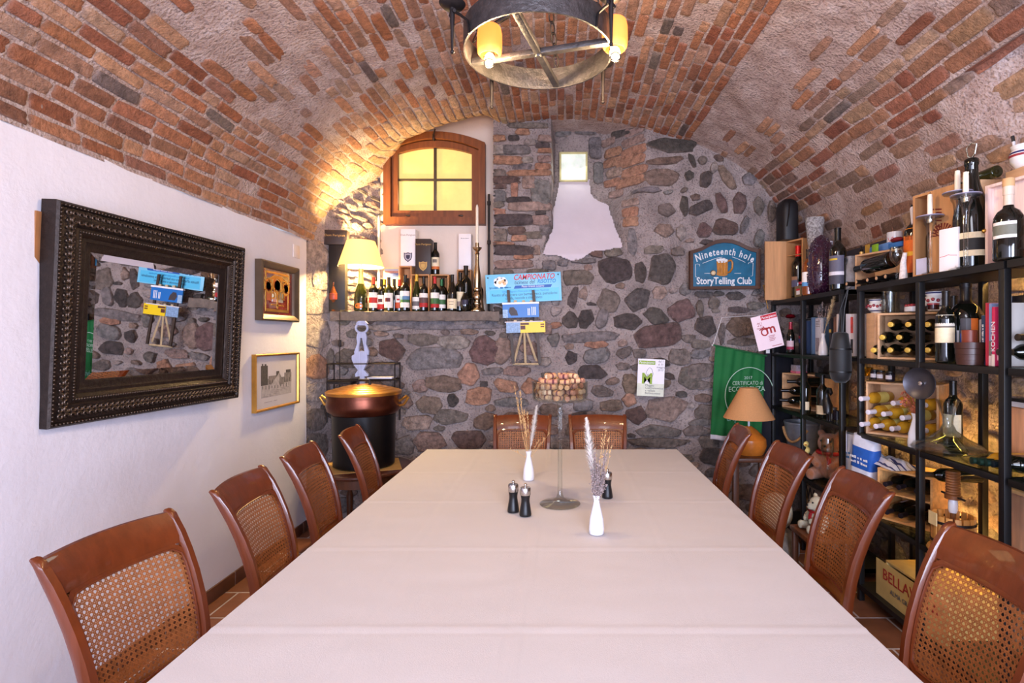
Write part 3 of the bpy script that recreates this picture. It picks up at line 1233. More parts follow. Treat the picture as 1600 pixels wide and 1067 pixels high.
    # woven cane: paired horizontals and verticals with two sets of diagonals
    mb = MB()
    gz = hz - .007

    def strip(p, q, w, off, seg):
        dx, dz = q[0] - p[0], q[1] - p[1]
        l = math.hypot(dx, dz)
        if l < .01:
            return
        nxx, nzz_ = -dz / l * w / 2, dx / l * w / 2
        vs, fs = [], []
        for i in range(seg + 1):
            s_ = i / seg
            u, v = p[0] + dx * s_, p[1] + dz * s_
            for sg in (-1, 1):
                uu, vv = u + sg * nxx, v + sg * nzz_
                z = zc + vv
                x = uu * (half_w(z) - .0145) / .17
                vs.append((x, bow(x, z) + .006 + off, z))
        for i in range(seg):
            fs.append((2 * i, 2 * i + 1, 2 * i + 3, 2 * i + 2))
        mb.add(vs, fs)
    W_ = .17
    pitch = .0158
    nxp, nzp = int(W_ / pitch), int(gz / pitch)
    for i in range(-nxp, nxp + 1):
        for e in (-.0021, .0021):
            strip((i * pitch + e, -gz), (i * pitch + e, gz), .0026, .0006, 8)
    for i in range(-nzp, nzp + 1):
        for e in (-.0021, .0021):
            strip((-W_, i * pitch + e), (W_, i * pitch + e), .0026, -.0006, 10)
    for sg in (1, -1):
        k = -(W_ + gz)
        m = int((W_ + gz) / pitch)
        for i in range(-m, m + 1):
            c0 = (i + .5) * pitch
            # v = sg*u + c0
            ua, ub = -W_, W_
            lo, hi = (-gz - c0) * sg, (gz - c0) * sg
            ua, ub = max(ua, min(lo, hi)), min(ub, max(lo, hi))
            if ub - ua > .01:
                strip((ua, sg * ua + c0), (ub, sg * ub + c0), .0030, .0012 * sg, 8)
    mb.build('cane_panel', m_cane, t, sharp=80)
    return t


CH = make_chair()
# (top of the back at x, y), rotation, label
seats = [
    (-1.395, 1.66, -90 - 7, 'cherry cane-back chair nearest the camera on the left, beside the white wall below the mirror'),
    (-1.385, 2.30, -90 + 6, 'second cane-back chair from the front on the left side of the table'),
    (-1.425, 2.90, -90 + 6, 'third cane-back chair from the front on the left side of the table'),
    (-1.385, 3.50, -90 + 7, 'farthest cane-back chair on the left, in front of the copper pot'),
    (1.27, 1.52, 90, 'cherry cane-back chair nearest the camera on the right, in front of the wine shelves'),
    (1.305, 2.28, 90 - 4, 'second cane-back chair from the front on the right, just behind the nearest one'),
    (1.278, 2.92, 90, 'third cane-back chair on the right, beside the white plush bear'),
    (1.228, 3.56, 90 - 8, 'farthest cane-back chair on the right, in front of the tan table lamp'),
    (-.287, 4.21, 180, 'left one of the two cane-back chairs at the far end of the table'),
    (.287, 4.21, 180, 'right one of the two cane-back chairs at the far end, behind the glass pedestal'),
]
for i, (x, y, rz, lb) in enumerate(seats):
    a = math.radians(rz)
    off = Vector((0, -.385, 0))
    off.rotate(Matrix.Rotation(a, 3, 'Z'))
    loc = (x - off.x, y - off.y, 0)
    o = CH if i == 0 else dup(CH)
    o.location = loc
    o.rotation_euler = (0, 0, a)
    o['label'] = lb
    o['group'] = 'cane-back chairs round the table'

# ------------------------------------------------------------------ things on the table
m_glass = thin_glass('clear_glass')
m_porc = mat('white_porcelain', (222, 222, 228), rough=0.2, var=0.02, coat=0.4)
m_chrome = mat('brushed_steel', (200, 196, 192), rough=0.25, metal=1.0, var=0.05)
m_black = mat('black_lacquer', (16, 15, 18), rough=0.35, var=0.1)


def on_table(px, py):
    y = (EYE - TZ - .002) * F / (py - VY)
    return Vector(((px - VX) * y / F, y, TZ + .0045))


# tall glass pedestal of wine corks
p = on_table(875, 788)
ped = thing('cork_pedestal', 'tall slender clear glass pedestal bowl full of wine corks', 'pedestal bowl', p)
mb = MB()
mb.lathe([(0, 0.0), (.094, 0.0), (.096, .003), (.09, .006), (.04, .014), (.018, .03), (.012, .05), (.0105, .1), (.010, .3), (.0105, .44), (.014, .468), (.024, .482), (.0, .484)], seg=40)
mb.build('glass_stem', m_glass, ped, sharp=60)
mb = MB()
mb.lathe([(0, .485), (.118, .485), (.128, .493), (.131, .51), (.132, .572), (.1335, .574), (.1305, .575), (.1275, .572), (.1265, .512), (.122, .497), (.112, .491), (0, .491)], seg=48)
mb.build('glass_bowl', m_glass, ped, sharp=60)
m_corks = [mat('cork_%s' % n_, c, rough=0.85, var=0.18, scale=160, bump=0.3, bscale=400) for n_, c in
           (('light', (214, 172, 130)), ('tan', (196, 148, 106)), ('pale', (226, 192, 156)), ('stained', (176, 122, 98)))]
ck = []
for k in range(4):
    mb = MB()
    r, L_ = .0115, .042
    mb.lathe([(0, -L_ / 2), (r * .9, -L_ / 2), (r, -L_ / 2 + .002), (r, L_ / 2 - .002), (r * .9, L_ / 2), (0, L_ / 2)], seg=12)
    # a printed ring, the wine stain of the end
    mb.lathe([(r * 1.012, -.008), (r * 1.012, .002)], seg=12, mi=1)
    mb.lathe([(0, L_ / 2 + .0003), (r * .88, L_ / 2 + .0003)], seg=12, mi=1)
    ck.append(mb.mesh('wine_cork', [m_corks[k], mat('cork_ink_%d' % k, ((120, 74, 58), (112, 62, 66), (150, 104, 78), (96, 46, 54))[k], rough=.9)]))
rnd = random.Random(5)
placed = []
for layer, (zz, rmax, num) in enumerate(((.505, .108, 22), (.530, .110, 22), (.555, .110, 22), (.579, .100, 17), (.602, .070, 8))):
    cnt, tries = 0, 0
    while cnt < num and tries < 5000:
        tries += 1
        a, r = rnd.uniform(0, 2 * PI), rmax * math.sqrt(rnd.random())
        x, y = r * math.cos(a), r * math.sin(a)
        th = rnd.uniform(0, PI)
        ex, ey = abs(math.cos(th)) * .021, abs(math.sin(th)) * .021
        if math.hypot(abs(x) + ex, abs(y) + ey) > .1235:
            continue
        # segment distance to the others of this layer
        ok = True
        for (x2, y2, th2, l2) in placed:
            if l2 != layer:
                continue
            for s1 in (-.017, -.006, .006, .017):
                for s2 in (-.017, -.006, .006, .017):
                    if math.hypot(x + math.cos(th) * s1 - x2 - math.cos(th2) * s2, y + math.sin(th) * s1 - y2 - math.sin(th2) * s2) < .0215:
                        ok = False
                        break
                if not ok:
                    break
            if not ok:
                break
        if not ok:
            continue
        placed.append((x, y, th, layer))
        cnt += 1
        o = link('wine_cork', rnd.choice(ck), None, (p.x + x, p.y + y, p.z + zz + rnd.uniform(-.002, .002)), (PI / 2 + rnd.uniform(-.15, .15) * (layer > 1), rnd.uniform(0, 6.28), th + PI / 2))
        o.rotation_mode = 'XYZ'
        lab = {3: 'tan wine cork on top of the heap in the glass pedestal bowl', 4: 'tan wine cork on top of the heap in the glass pedestal bowl'}.get(layer, 'tan wine cork lying inside the tall glass pedestal bowl')
        tag(o, lab, 'cork', 'corks on top of the heap in the pedestal bowl' if layer >= 3 else 'corks inside the pedestal bowl')

# bud vases with dried grasses
m_pampas = mat('pampas_plume', (238, 230, 222), rough=0.95, var=0.1, translucent=0.3)
m_straw = mat('dry_straw', (204, 164, 112), rough=0.9, var=0.25, scale=60)
m_lav = mat('dried_grey_flowers', (150, 132, 128), rough=0.95, var=0.35, scale=90)


def plume(mb, base, tip, w, n=240, seed=1):
    r = random.Random(seed)
    base, tip = Vector(base), Vector(tip)
    ax = tip - base
    L_ = ax.length
    axn = ax.normalized()
    u = axn.orthogonal().normalized()
    v = axn.cross(u)
    mb.tube([base, base + ax * .5, tip], [.0015, .0015, .0006], seg=5)
    for i in range(n):
        t = lerp(.25, 1.0, r.random())
        k = math.sin(min(1, (t - .2) / .35) * PI / 2) * (1 - max(0, (t - .6) / .42)) ** .7
        a = r.uniform(0, 2 * PI)
        d = u * math.cos(a) + v * math.sin(a)
        p0 = base + ax * t
        ln = w * (.35 + .65 * r.random()) * k + .004
        p1 = p0 + d * ln + axn * ln * r.uniform(.8, 1.6)
        s_ = axn.cross(d) * .0021
        m_ = (p0 + p1) / 2 + axn * ln * .25
        mb.add([p0 - s_, p0 + s_, m_ + s_ * 1.3, m_ - s_ * 1.3, p1], [(0, 1, 2, 3), (3, 2, 4)])


def wisps(mb, base, dirs, seed=3, grains=9, r0=.0009):
    r = random.Random(seed)
    for d in dirs:
        p0, p1 = Vector(base), Vector(base) + Vector(d)
        side = Vector((r.uniform(-.01, .01), r.uniform(-.01, .01), 0))
        pts = [p0, lerp(p0, p1, .4) + side, lerp(p0, p1, .75) + side * .8, p1]
        mb.tube(pts, [r0, r0, r0 * .8, r0 * .5], seg=5)
        for g in range(grains):
            t = r.uniform(.55, 1)
            q = lerp(p0, p1, t) + side * .6
            a = r.uniform(0, 6.28)
            e = q + Vector((math.cos(a) * .006, math.sin(a) * .006, r.uniform(.006, .016)))
            mb.tube([q, lerp(q, e, .5), e], [.0006, .0018, .0004], seg=4)


def vase(loc, label, prof, scale=1.0):
    t = thing('bud_vase', label, 'vase', loc)
    pr = [(r * scale, z * scale) for r, z in prof]
    MB().lathe(pr, seg=32).build('vase_body', m_porc, t, sharp=60)
    return t


VP_ = [(0, 0), (.028, 0), (.030, .003), (.0305, .02), (.027, .06), (.016, .105), (.0115, .125), (.0115, .135), (.0165, .152), (.0155, .153), (.0105, .136), (.0095, .12), (0, .1)]
p1 = on_table(826, 750)
v1 = vase(p1, 'white porcelain bud vase with pampas and tall straw, left of the glass pedestal', VP_, 1.03)
mb = MB()
plume(mb, (0, 0, .11), (.045, 0, .405), .021, 700, 2)
mb.build('pampas_plume', m_pampas, v1, sharp=80)
mb = MB()
wisps(mb, (-.002, 0, .11), [(-.075, .01, .40), (-.055, -.01, .34), (-.03, .01, .27), (-.04, .02, .30), (-.02, 0, .22), (-.012, .01, .26), (-.05, 0, .37)], 4, 26)
wisps(mb, (.002, 0, .11), [(.11, .02, .14), (.09, -.02, .12), (-.105, .0, .06), (.06, .01, .11)], 5, 5)
mb.build('straw_stem', m_straw, v1, sharp=80)
p2 = on_table(932, 834)
v2 = vase(p2, 'white porcelain bud vase with pampas and grey dried flowers, nearest vase on the table', VP_, 1.0)
mb = MB()
plume(mb, (0, 0, .11), (-.040, .01, .455), .026, 900, 7)
mb.build('pampas_plume', m_pampas, v2, sharp=80)
mb = MB()
r = random.Random(12)
for i in range(120):
    a, q = r.uniform(0, 6.28), .038 * math.sqrt(r.random())
    top_ = Vector((.006 + q * math.cos(a) * 1.0, q * math.sin(a), r.uniform(.17, .33)))
    b_ = Vector((0, 0, .12))
    mb.tube([b_, lerp(b_, top_, .5), top_], .0006, seg=4)
    for g in range(8):
        s_ = lerp(b_, top_, r.uniform(.35, 1)) + Vector((r.uniform(-.006, .006), r.uniform(-.006, .006), r.uniform(-.004, .004)))
        mb.ball(s_, r.uniform(.0018, .0038), seg=5, rings=3)
mb.build('dried_flower_sprig', m_lav, v2, sharp=80)
mb = MB()
wisps(mb, (.003, 0, .12), [(.035, .0, .30), (.048, .01, .25), (.03, .01, .27), (.055, 0, .22)], 9, 12)
mb.build('straw_stem', m_straw, v2, sharp=80)


def mill(px, py, label, base=None):
    p = on_table(px, py)
    if base is not None:
        return dup(base, loc=p, label=label)
    t = thing('pepper_mill', label, 'pepper mill', p, group='steel-topped black mills')
    MB().lathe([(0, 0), (.0255, 0), (.027, .004), (.026, .012), (.0225, .035), (.0185, .060), (.0185, .072), (.0215, .090), (.0, .090)], seg=28).build('mill_body', m_black, t, sharp=40)
    MB().lathe([(.0, .0905), (.0225, .0905), (.0235, .094), (.0235, .118), (.021, .123), (.0, .124)], seg=28).build('mill_cap', m_chrome, t, sharp=40)
    mb = MB()
    mb.lathe([(.003, .123), (.003, .129)], seg=10)
    mb.ball((0, 0, .134), .0075, seg=14, rings=8)
    mb.build('knob', m_chrome, t)
    return t


ml = mill(802, 800, 'black steel-topped mill on the far left of the table group, behind its twin')
mill(821, 806, 'black steel-topped mill in front of its twin, left of the glass pedestal', ml)
mill(949, 778, 'black steel-topped mill right of the glass pedestal, behind the nearest vase', ml)

# ------------------------------------------------------------------ wrought iron ring chandelier
m_iron = mat('wrought_iron', (88, 84, 84), rough=0.45, metal=0.75, var=0.35, scale=30, bump=0.5, bscale=60)
m_iron_d = mat('dark_iron', (48, 42, 42), rough=0.5, metal=0.6)
cz = 2.715
ch = thing('ring_chandelier', 'wrought iron ring chandelier with cross bars hanging from the brick vault', 'chandelier', (-.09, 2.26, cz))
R_ = .30
mb = MB()
mb.lathe([(R_, .0), (R_ + .007, .0), (R_ + .007, .095), (R_, .095), (R_, .0)], seg=64)
mb.build('iron_ring', m_iron, ch, sharp=30)
for a in (-16, 76):
    mb = MB()
    mb.box((-R_ + .002, -.014, .002), (R_ - .002, .014, .026), bevel=.003)
    mb.build('cross_bar', m_iron, ch, rot=(0, 0, math.radians(a)))
MB().lathe([(0, -.006), (.012, -.006), (.014, 0), (.010, .024), (0, .026)], seg=6).build('centre_bolt', m_iron, ch)
MB().lathe([(0, 0), (.016, 0), (.014, .012), (0, .014)], seg=6).build('bolt', m_iron, ch, loc=(.0, -R_ - .006, .055), rot=(PI / 2, 0, 0))
for a in (40, 128, 212, 318):
    c_, s_ = math.cos(math.radians(a)), math.sin(math.radians(a))
    u = Vector((c_, s_, 0))
    mb = MB()
    mb.tube([u * (R_ + .006) + Vector((0, 0, .0)), u * (R_ + .015) + Vector((0, 0, .05)), u * (R_ + .045) + Vector((0, 0, .062)), u * (R_ + .075) + Vector((0, 0, .066))], .009, seg=8, flat_=.6)
    e = u * (R_ + .075)
    mb.tube([e + Vector((0, 0, .078)), e + Vector((0, 0, .03)), e + Vector((0, 0, -.082))], [.010, .009, .005], seg=8)
    mb.ball((e.x, e.y, -.088), .008, seg=10, rings=6)
    cr = Vector((-s_, c_, 0))
    mb.tube([e - cr * .022 + Vector((0, 0, .058)), e + Vector((0, 0, .067)), e + cr * .022 + Vector((0, 0, .058))], .007, seg=6)
    arm = mb.build('candle_arm', m_iron_d, ch, sharp=50)
    mb = MB()
    mb.lathe([(0, .076), (.012, .076), (.042, .084), (.050, .094), (.048, .095), (.040, .088), (0, .082)], seg=28, M=Matrix.Translation((e.x, e.y, 0)))
    mb.build('drip_pan', m_iron_d, arm, sharp=40)


def chain(a, b, n):
    mb = MB()
    a, b = Vector(a), Vector(b)
    d = (b - a).normalized()
    u = d.orthogonal().normalized()
    v = d.cross(u)
    L_ = (b - a).length / n
    for i in range(n):
        c_ = a + (b - a) * ((i + .5) / n)
        w = u if i % 2 else v
        pts = [c_ + d * (math.sin(t) * L_ * .62) + w * (math.cos(t) * L_ * .30) for t in [2 * PI * k / 14 for k in range(14)]]
        mb.tube(pts, .0032, seg=6, closed=True)
    return mb


for a in (165, 75, 345, 255):
    c_, s_ = math.cos(math.radians(a)), math.sin(math.radians(a))
    chain((c_ * (R_ - .01), s_ * (R_ - .01), .10), (c_ * .02, s_ * .02, .60), 13).build('chain', m_iron_d, ch, sharp=60)
mb = MB()
mb.lathe([(0, .59), (.03, .60), (.035, .62), (.012, .64), (.010, .70), (0, .70)], seg=16)
mb.build('ceiling_hook', m_iron_d, ch)
m_shade = mat('amber_glass_shade', (255, 178, 96), rough=0.4, var=0.15, scale=10, emit=(255, 176, 88), estr=1.3, translucent=0.5)
m_bulb = mat('lit_bulb', (255, 236, 190), emit=(255, 214, 140), estr=45, var=0)
LAMPS = []
for (ax, ay) in ((-.205, .02), (.315, -.03)):
    mb = MB()
    mb.lathe([(.040, .008), (.050, .02), (.053, .05), (.052, .10), (.047, .125), (.043, .13), (.045, .122), (.049, .10), (.050, .05), (.047, .022), (.038, .010)], seg=28, M=Matrix.Translation((ax, ay, 0)), caps=False)
    sh = mb.build('lamp_shade', m_shade, ch, sharp=60)
    mb = MB()
    mb.ball((ax, ay, -.008), (.022, .022, .03), seg=16, rings=10)
    mb.build('bulb', m_bulb, sh)
    mb = MB()
    mb.tube([(ax, ay, .03), (ax, ay, .13), (ax * .6, ay, .18)], .010, seg=10)
    mb.tube([(ax + .02 * math.cos(t), ay - .02 + .0 * t, -.03 + .018 * math.sin(t)) for t in [2 * PI * k / 14 for k in range(14)]], .003, seg=6, closed=True)
    mb.tube([(ax, ay, .06), (ax + (.09 if ax > 0 else -.09) * -.2, ay + .03, .015)], .006, seg=8)
    mb.build('lamp_socket', m_iron_d, sh)
    LAMPS.append(Vector((-.09 + ax, 2.26 + ay, cz - .055)))

# ------------------------------------------------------------------ left wall
m_frame = mat('dark_bronze_frame', (46, 36, 32), rough=0.38, metal=0.55, var=0.35, scale=40, bump=0.4, bscale=50)
# mirror: outer pixels measured on the photograph, built on the wall plane
yA, yB = 2.13, 3.29
zA, zB = 1.185, 2.088
Wm, Hm = yB - yA, zB - zA
mir = thing('wall_mirror', 'large rectangular mirror in an ornate dark bronze frame on the white wall', 'mirror', (XL + .045, (yA + yB) / 2, (zA + zB) / 2), rot=(0, math.radians(2.7), math.radians(-3.2)))
# local axes: X away from the wall, Y along it, Z up


def frame_sweep(mb, w, h, prof, mi=0):
    """prof: list of (inset from outer edge, height off the wall)"""
    vs, fs = [], []
    n = len(prof)
    for (sy, sz) in ((-1, -1), (1, -1), (1, 1), (-1, 1)):
        for d, x in prof:
            vs.append((x, sy * (w / 2 - d), sz * (h / 2 - d)))
    for k in range(4):
        j = (k + 1) % 4
        for i in range(n - 1):
            fs.append((k * n + i, j * n + i, j * n + i + 1, k * n + i + 1))
    mb.add(vs, fs, mi)


mb = MB()
frame_sweep(mb, Wm, Hm, [(0, -.025), (0, .038), (.008, .046), (.018, .043), (.022, .035), (.03, .037), (.055, .045), (.085, .041), (.092, .033), (.10, .036), (.112, .038), (.122, .031), (.128, .024), (.142, .026), (.15, .021), (.17, .017), (.18, .012), (.18, -.02)])
fr = mb.build('mirror_frame', m_frame, mir, sharp=25)
# carved leaf scrolls along the broad moulding and pearls along the inner one
mb = MB()
for side in range(4):
    ln = Wm if side % 2 == 0 else Hm
    for d, step, rr_, kind in ((.043, .027, .017, 0), (.070, .027, .017, 2), (.106, .0125, .0052, 1), (.014, .016, .0045, 1)):
        m = int((ln - 2 * d) / step)
        for i in range(m + 1):
            s_ = -(ln / 2 - d) + (ln - 2 * d) * i / m
            if side == 0:
                c_ = (s_, -(Hm / 2 - d))
            elif side == 2:
                c_ = (s_, (Hm / 2 - d))
            elif side == 1:
                c_ = ((Wm / 2 - d), s_)
            else:
                c_ = (-(Wm / 2 - d), s_)
            x = .042 if kind != 1 else (.037 if d > .1 else .045)
            if kind == 1:
                mb.ball((x, c_[0], c_[1]), (.006, rr_, rr_), seg=8, rings=5)
            else:
                al = (0, 1) if side % 2 else (1, 0)
                ac = (1, 0) if side % 2 else (0, 1)
                sgn = 1 if kind == 0 else -1
                pts = []
                for t in range(9):
                    a = t / 8 * PI * 1.55
                    r_ = .0135 * (1 - t / 11)
                    u, v = math.cos(a) * r_, math.sin(a) * r_ * sgn
                    pts.append((x + .003, c_[0] + al[0] * u + ac[0] * v, c_[1] + al[1] * u + ac[1] * v))
                mb.tube(pts, [.0055, .0055, .005, .005, .0045, .004, .004, .0035, .003], seg=6)
mb.build('carved_scrollwork', mat('worn_bronze', (84, 70, 60), rough=0.35, metal=0.7, var=0.4, scale=60), fr, sharp=60)
mb = MB()
gw, gh = Wm / 2 - .179, Hm / 2 - .179
mb.add([(.010, -gw, -gh), (.010, gw, -gh), (.010, gw, gh), (.010, -gw, gh), (.013, -gw + .03, -gh + .03), (.013, gw - .03, -gh + .03), (.013, gw - .03, gh - .03), (.013, -gw + .03, gh - .03)],
       [(4, 5, 6, 7), (0, 1, 5, 4), (1, 2, 6, 5), (2, 3, 7, 6), (3, 0, 4, 7)])
mb.build('mirror_glass', mat('silvered_glass', (236, 236, 236), rough=0.01, metal=1.0, var=0), mir, sharp=2)
# slip of brown board that shows behind the frame
mb = MB()
mb.box((-.03, -Wm / 2 - .02, .18), (-.022, -Wm / 2 + .1, .40))
mb.build('backing_board', mat('brown_board', (156, 104, 62), rough=0.8), mir)


def wall_picture(name, label, pxa, pxb, pts_y, prof, mframe, inner):
    ya, yb = 2.0 * F / (VX - pxa), 2.0 * F / (VX - pxb)
    za = EYE + (VY - pts_y[1]) * ya / F
    zb_ = EYE + (VY - pts_y[0]) * ya / F
    w, h = yb - ya, zb_ - za
    t = thing(name, label, 'picture', (XL + .012, (ya + yb) / 2, (za + zb_) / 2))
    mb = MB()
    frame_sweep(mb, w, h, prof)
    mb.build('picture_frame', mframe, t, sharp=25)
    d = prof[-1][0]
    return t, w - 2 * d, h - 2 * d


# upper: mirrored bar picture
m_brass = mat('brass', (196, 150, 74), rough=0.3, metal=0.9, var=0.15)
t, w, h = wall_picture('bar_picture', 'small gilt-lettered red bar mirror in a grey frame, above the framed sketch', 407, 466, (404, 500),
                       [(0, -.01), (0, .035), (.01, .042), (.028, .034), (.045, .020), (.047, .004)], mat('pewter_frame', (112, 96, 80), rough=0.35, metal=0.6), None)
MB().box((-.008, -w / 2, -h / 2), (.004, w / 2, h / 2)).build('red_panel', mat('dark_red_glass', (104, 20, 14), rough=0.15, var=0.3, scale=6, coat=0.5), t)
mb = MB()
for sy in (-1, 1):
    mb.box((.004, sy * w * .36 - .004, -h * .44), (.007, sy * w * .36 + .004, h * .44))
mb.box((.004, -w * .34, -h * .44), (.007, w * .34, -h * .38))
mb.box((.004, -w * .34, h * .40), (.007, w * .34, h * .45))
hexes = MB()
for (cy, cz_, r_) in ((-.28, .12, .10), (.28, .12, .10), (0, .16, .13)):
    M_ = Matrix.Translation((.004, cy * w, cz_ * h)) @ Matrix.Rotation(PI / 2, 4, 'Y')
    mb.lathe([(r_ * w * 1.3, .0), (r_ * w * 1.3, .004), (r_ * w, .004), (r_ * w, 0)], seg=6, M=M_, caps=False)
    hexes.lathe([(0, .003), (r_ * w * .7, .003)], seg=6, M=M_)
mb.prism([(-w * .3, h * .26), (-w * .12, h * .38), (w * .12, h * .38), (w * .3, h * .26), (0, h * .31)], .004, .007, M=basis((0, 0, 0), (0, 1, 0), (0, 0, 1)))
mb.box((.004, -w * .02, -h * .36), (.007, w * .02, h * .1))
mb.box((.004, -w * .2, -h * .30), (.007, w * .2, -h * .27))
mb.build('gilt_ornament', m_brass, t, sharp=30)
hexes.build('amber_panel', mat('amber_print', (170, 110, 40), rough=.4, var=.3, scale=40), t)
mb = MB()
mb.box((.0035, -w * .16, -h * .22), (.006, w * .18, h * .02))
mb.box((.0035, -w * .33, -h * .20), (.006, -w * .2, h * .0), mi=1)
mb.build('mirrored_panel', [mat('pale_mirror', (206, 206, 196), rough=0.1, metal=0.6), mat('orange_ink', (190, 96, 60), rough=0.4)], t)
text('Bud', .13, m_brass, t, basis((.008, 0, -h * .16), (0, 1, 0), (0, 0, 1)))
# lower: framed sketch of towers with a glass pyramid
t, w, h = wall_picture('framed_sketch', 'framed pencil sketch of towered buildings in a thin gold frame, below the red bar mirror', 402, 470, (554, 646),
                       [(0, -.01), (0, .018), (.004, .022), (.012, .018), (.016, .010), (.017, .004)], mat('gold_frame', (190, 140, 66), rough=0.35, metal=0.8, var=0.2), None)
MB().box((-.008, -w / 2, -h / 2), (.002, w / 2, h / 2)).build('paper', mat('sketch_paper', (196, 190, 196), rough=0.3, var=0.03, coat=0.3), t)
g1, g2, g3 = mat('pencil_dark', (70, 66, 68), rough=.8, var=.3, scale=60), mat('pencil_mid', (118, 112, 114), rough=.8, var=.35, scale=40), mat('pencil_light', (160, 154, 158), rough=.8, var=.2, scale=40)
Ms = basis((.0022, 0, 0), (0, 1, 0), (0, 0, 1))
mb = MB()


def rect(a, b, c, d, k, e=.0006):
    mb.prism([(a * w, c * h), (b * w, c * h), (b * w, d * h), (a * w, d * h)], 0, e, mi=k, M=Ms)


rect(-.36, .36, -.30, -.06, 2)
rect(-.36, .36, -.06, .06, 1, .0007)
rect(-.37, -.22, -.06, .32, 0, .0008)
rect(-.35, -.32, .32, .36, 0)
rect(-.29, -.25, .32, .35, 0)
rect(.18, .36, -.06, .14, 1, .0008)
rect(.22, .34, .14, .20, 0, .0008)
rect(-.02, .05, .05, .19, 0, .0008)
rect(-.2, -.02, .06, .11, 1, .0008)
for i in range(12):
    rect(-.36 + i * .06, -.345 + i * .06, -.05, .03, 0, .0011)
for i in range(10):
    a = -.34 + i * .07
    rect(a, a + .012, -.13 - .01 * (i % 3), -.07, 0, .0011)
for i in range(5):
    rect(-.34 + .1 * i, -.1 + .1 * i, -.28 + .03 * i, -.275 + .03 * i, 1, .0011)
mb.prism([(-.16 * w, -.09 * h), (.18 * w, -.09 * h), (.05 * w, .16 * h)], 0, .0014, mi=2, M=Ms)
mb.prism([(.05 * w, -.09 * h), (.18 * w, -.09 * h), (.05 * w, .16 * h)], .0014, .0017, mi=1, M=Ms)
rect(-.30, -.12, -.395, -.39, 1)
rect(-.08, .0, -.395, -.388, 1)
mb.build('sketch', [g1, g2, g3], t)
# blank white switch plate near the corner
q = at(462, 393, 0)
ya = 2.04 * F / (VX - 462)
zc_ = EYE + (VY - 393) * ya / F
mb = MB()
mb.box((XL, ya - .05, zc_ - .05), (XL + .008, ya + .05, zc_ + .05), bevel=.003)
tag(mb.build('switch_plate', mat('switch_plastic', (226, 216, 214), rough=0.5, var=.02)), 'blank white switch plate high on the wall near its corner', 'switch plate')
# ------------------------------------------------------------------ bottles
m_dkglass = mat('dark_bottle_glass', (14, 16, 12), rough=0.06, var=0.1, coat=0.5)
m_grglass = mat('green_bottle_glass', (40, 44, 14), rough=0.07, var=0.1, coat=0.5)
m_ambglass = mat('golden_wine_glass', (214, 160, 44), rough=0.05, var=0.25, scale=9, trans=0.25, ior=1.35, coat=.5)
m_white_lbl = (236, 228, 218)
PROF = {
    'bordeaux': [(0, .004), (.030, 0), (.0365, .003), (.0375, .010), (.0375, .182), (.0362, .196), (.029, .212), (.0185, .224), (.0150, .234), (.0142, .245), (.0138, .292), (.0152, .293), (.0152, .299), (.011, .300), (0, .300)],
    'burgundy': [(0, .004), (.032, 0), (.0395, .003), (.0405, .010), (.0405, .135), (.0385, .155), (.031, .185), (.022, .212), (.0165, .235), (.0145, .252), (.0140, .290), (.0155, .291), (.0155, .299), (.011, .300), (0, .300)],
    'rhine': [(0, .004), (.030, 0), (.0365, .003), (.0375, .010), (.0375, .12), (.034, .155), (.026, .20), (.018, .245), (.0145, .275), (.0138, .318), (.0152, .319), (.0152, .327), (.011, .328), (0, .328)],
    'champagne': [(0, .004), (.034, 0), (.043, .003), (.0445, .012), (.0445, .14), (.041, .165), (.030, .205), (.021, .235), (.0165, .262), (.0155, .290), (.0175, .293), (.0175, .308), (.012, .312), (0, .312)],
    'beer': [(0, .004), (.027, 0), (.030, .003), (.031, .010), (.031, .130), (.028, .150), (.020, .175), (.0145, .200), (.013, .235), (.0145, .236), (.0145, .248), (.010, .25), (0, .25)],
    'squat': [(0, .004), (.040, 0), (.049, .004), (.050, .012), (.050, .150), (.047, .170), (.036, .192), (.020, .204), (.0165, .215), (.0155, .255), (.0175, .256), (.0175, .270), (.012, .272), (0, .272)],
}
_bm = {}


def prof_r(kind, z):
    pr = PROF[kind]
    for (r0, z0), (r1, z1) in zip(pr[3:], pr[4:]):
        if z0 <= z <= z1:
            return lerp(r0, r1, (z - z0) / max(1e-6, z1 - z0))
    return pr[4][0]


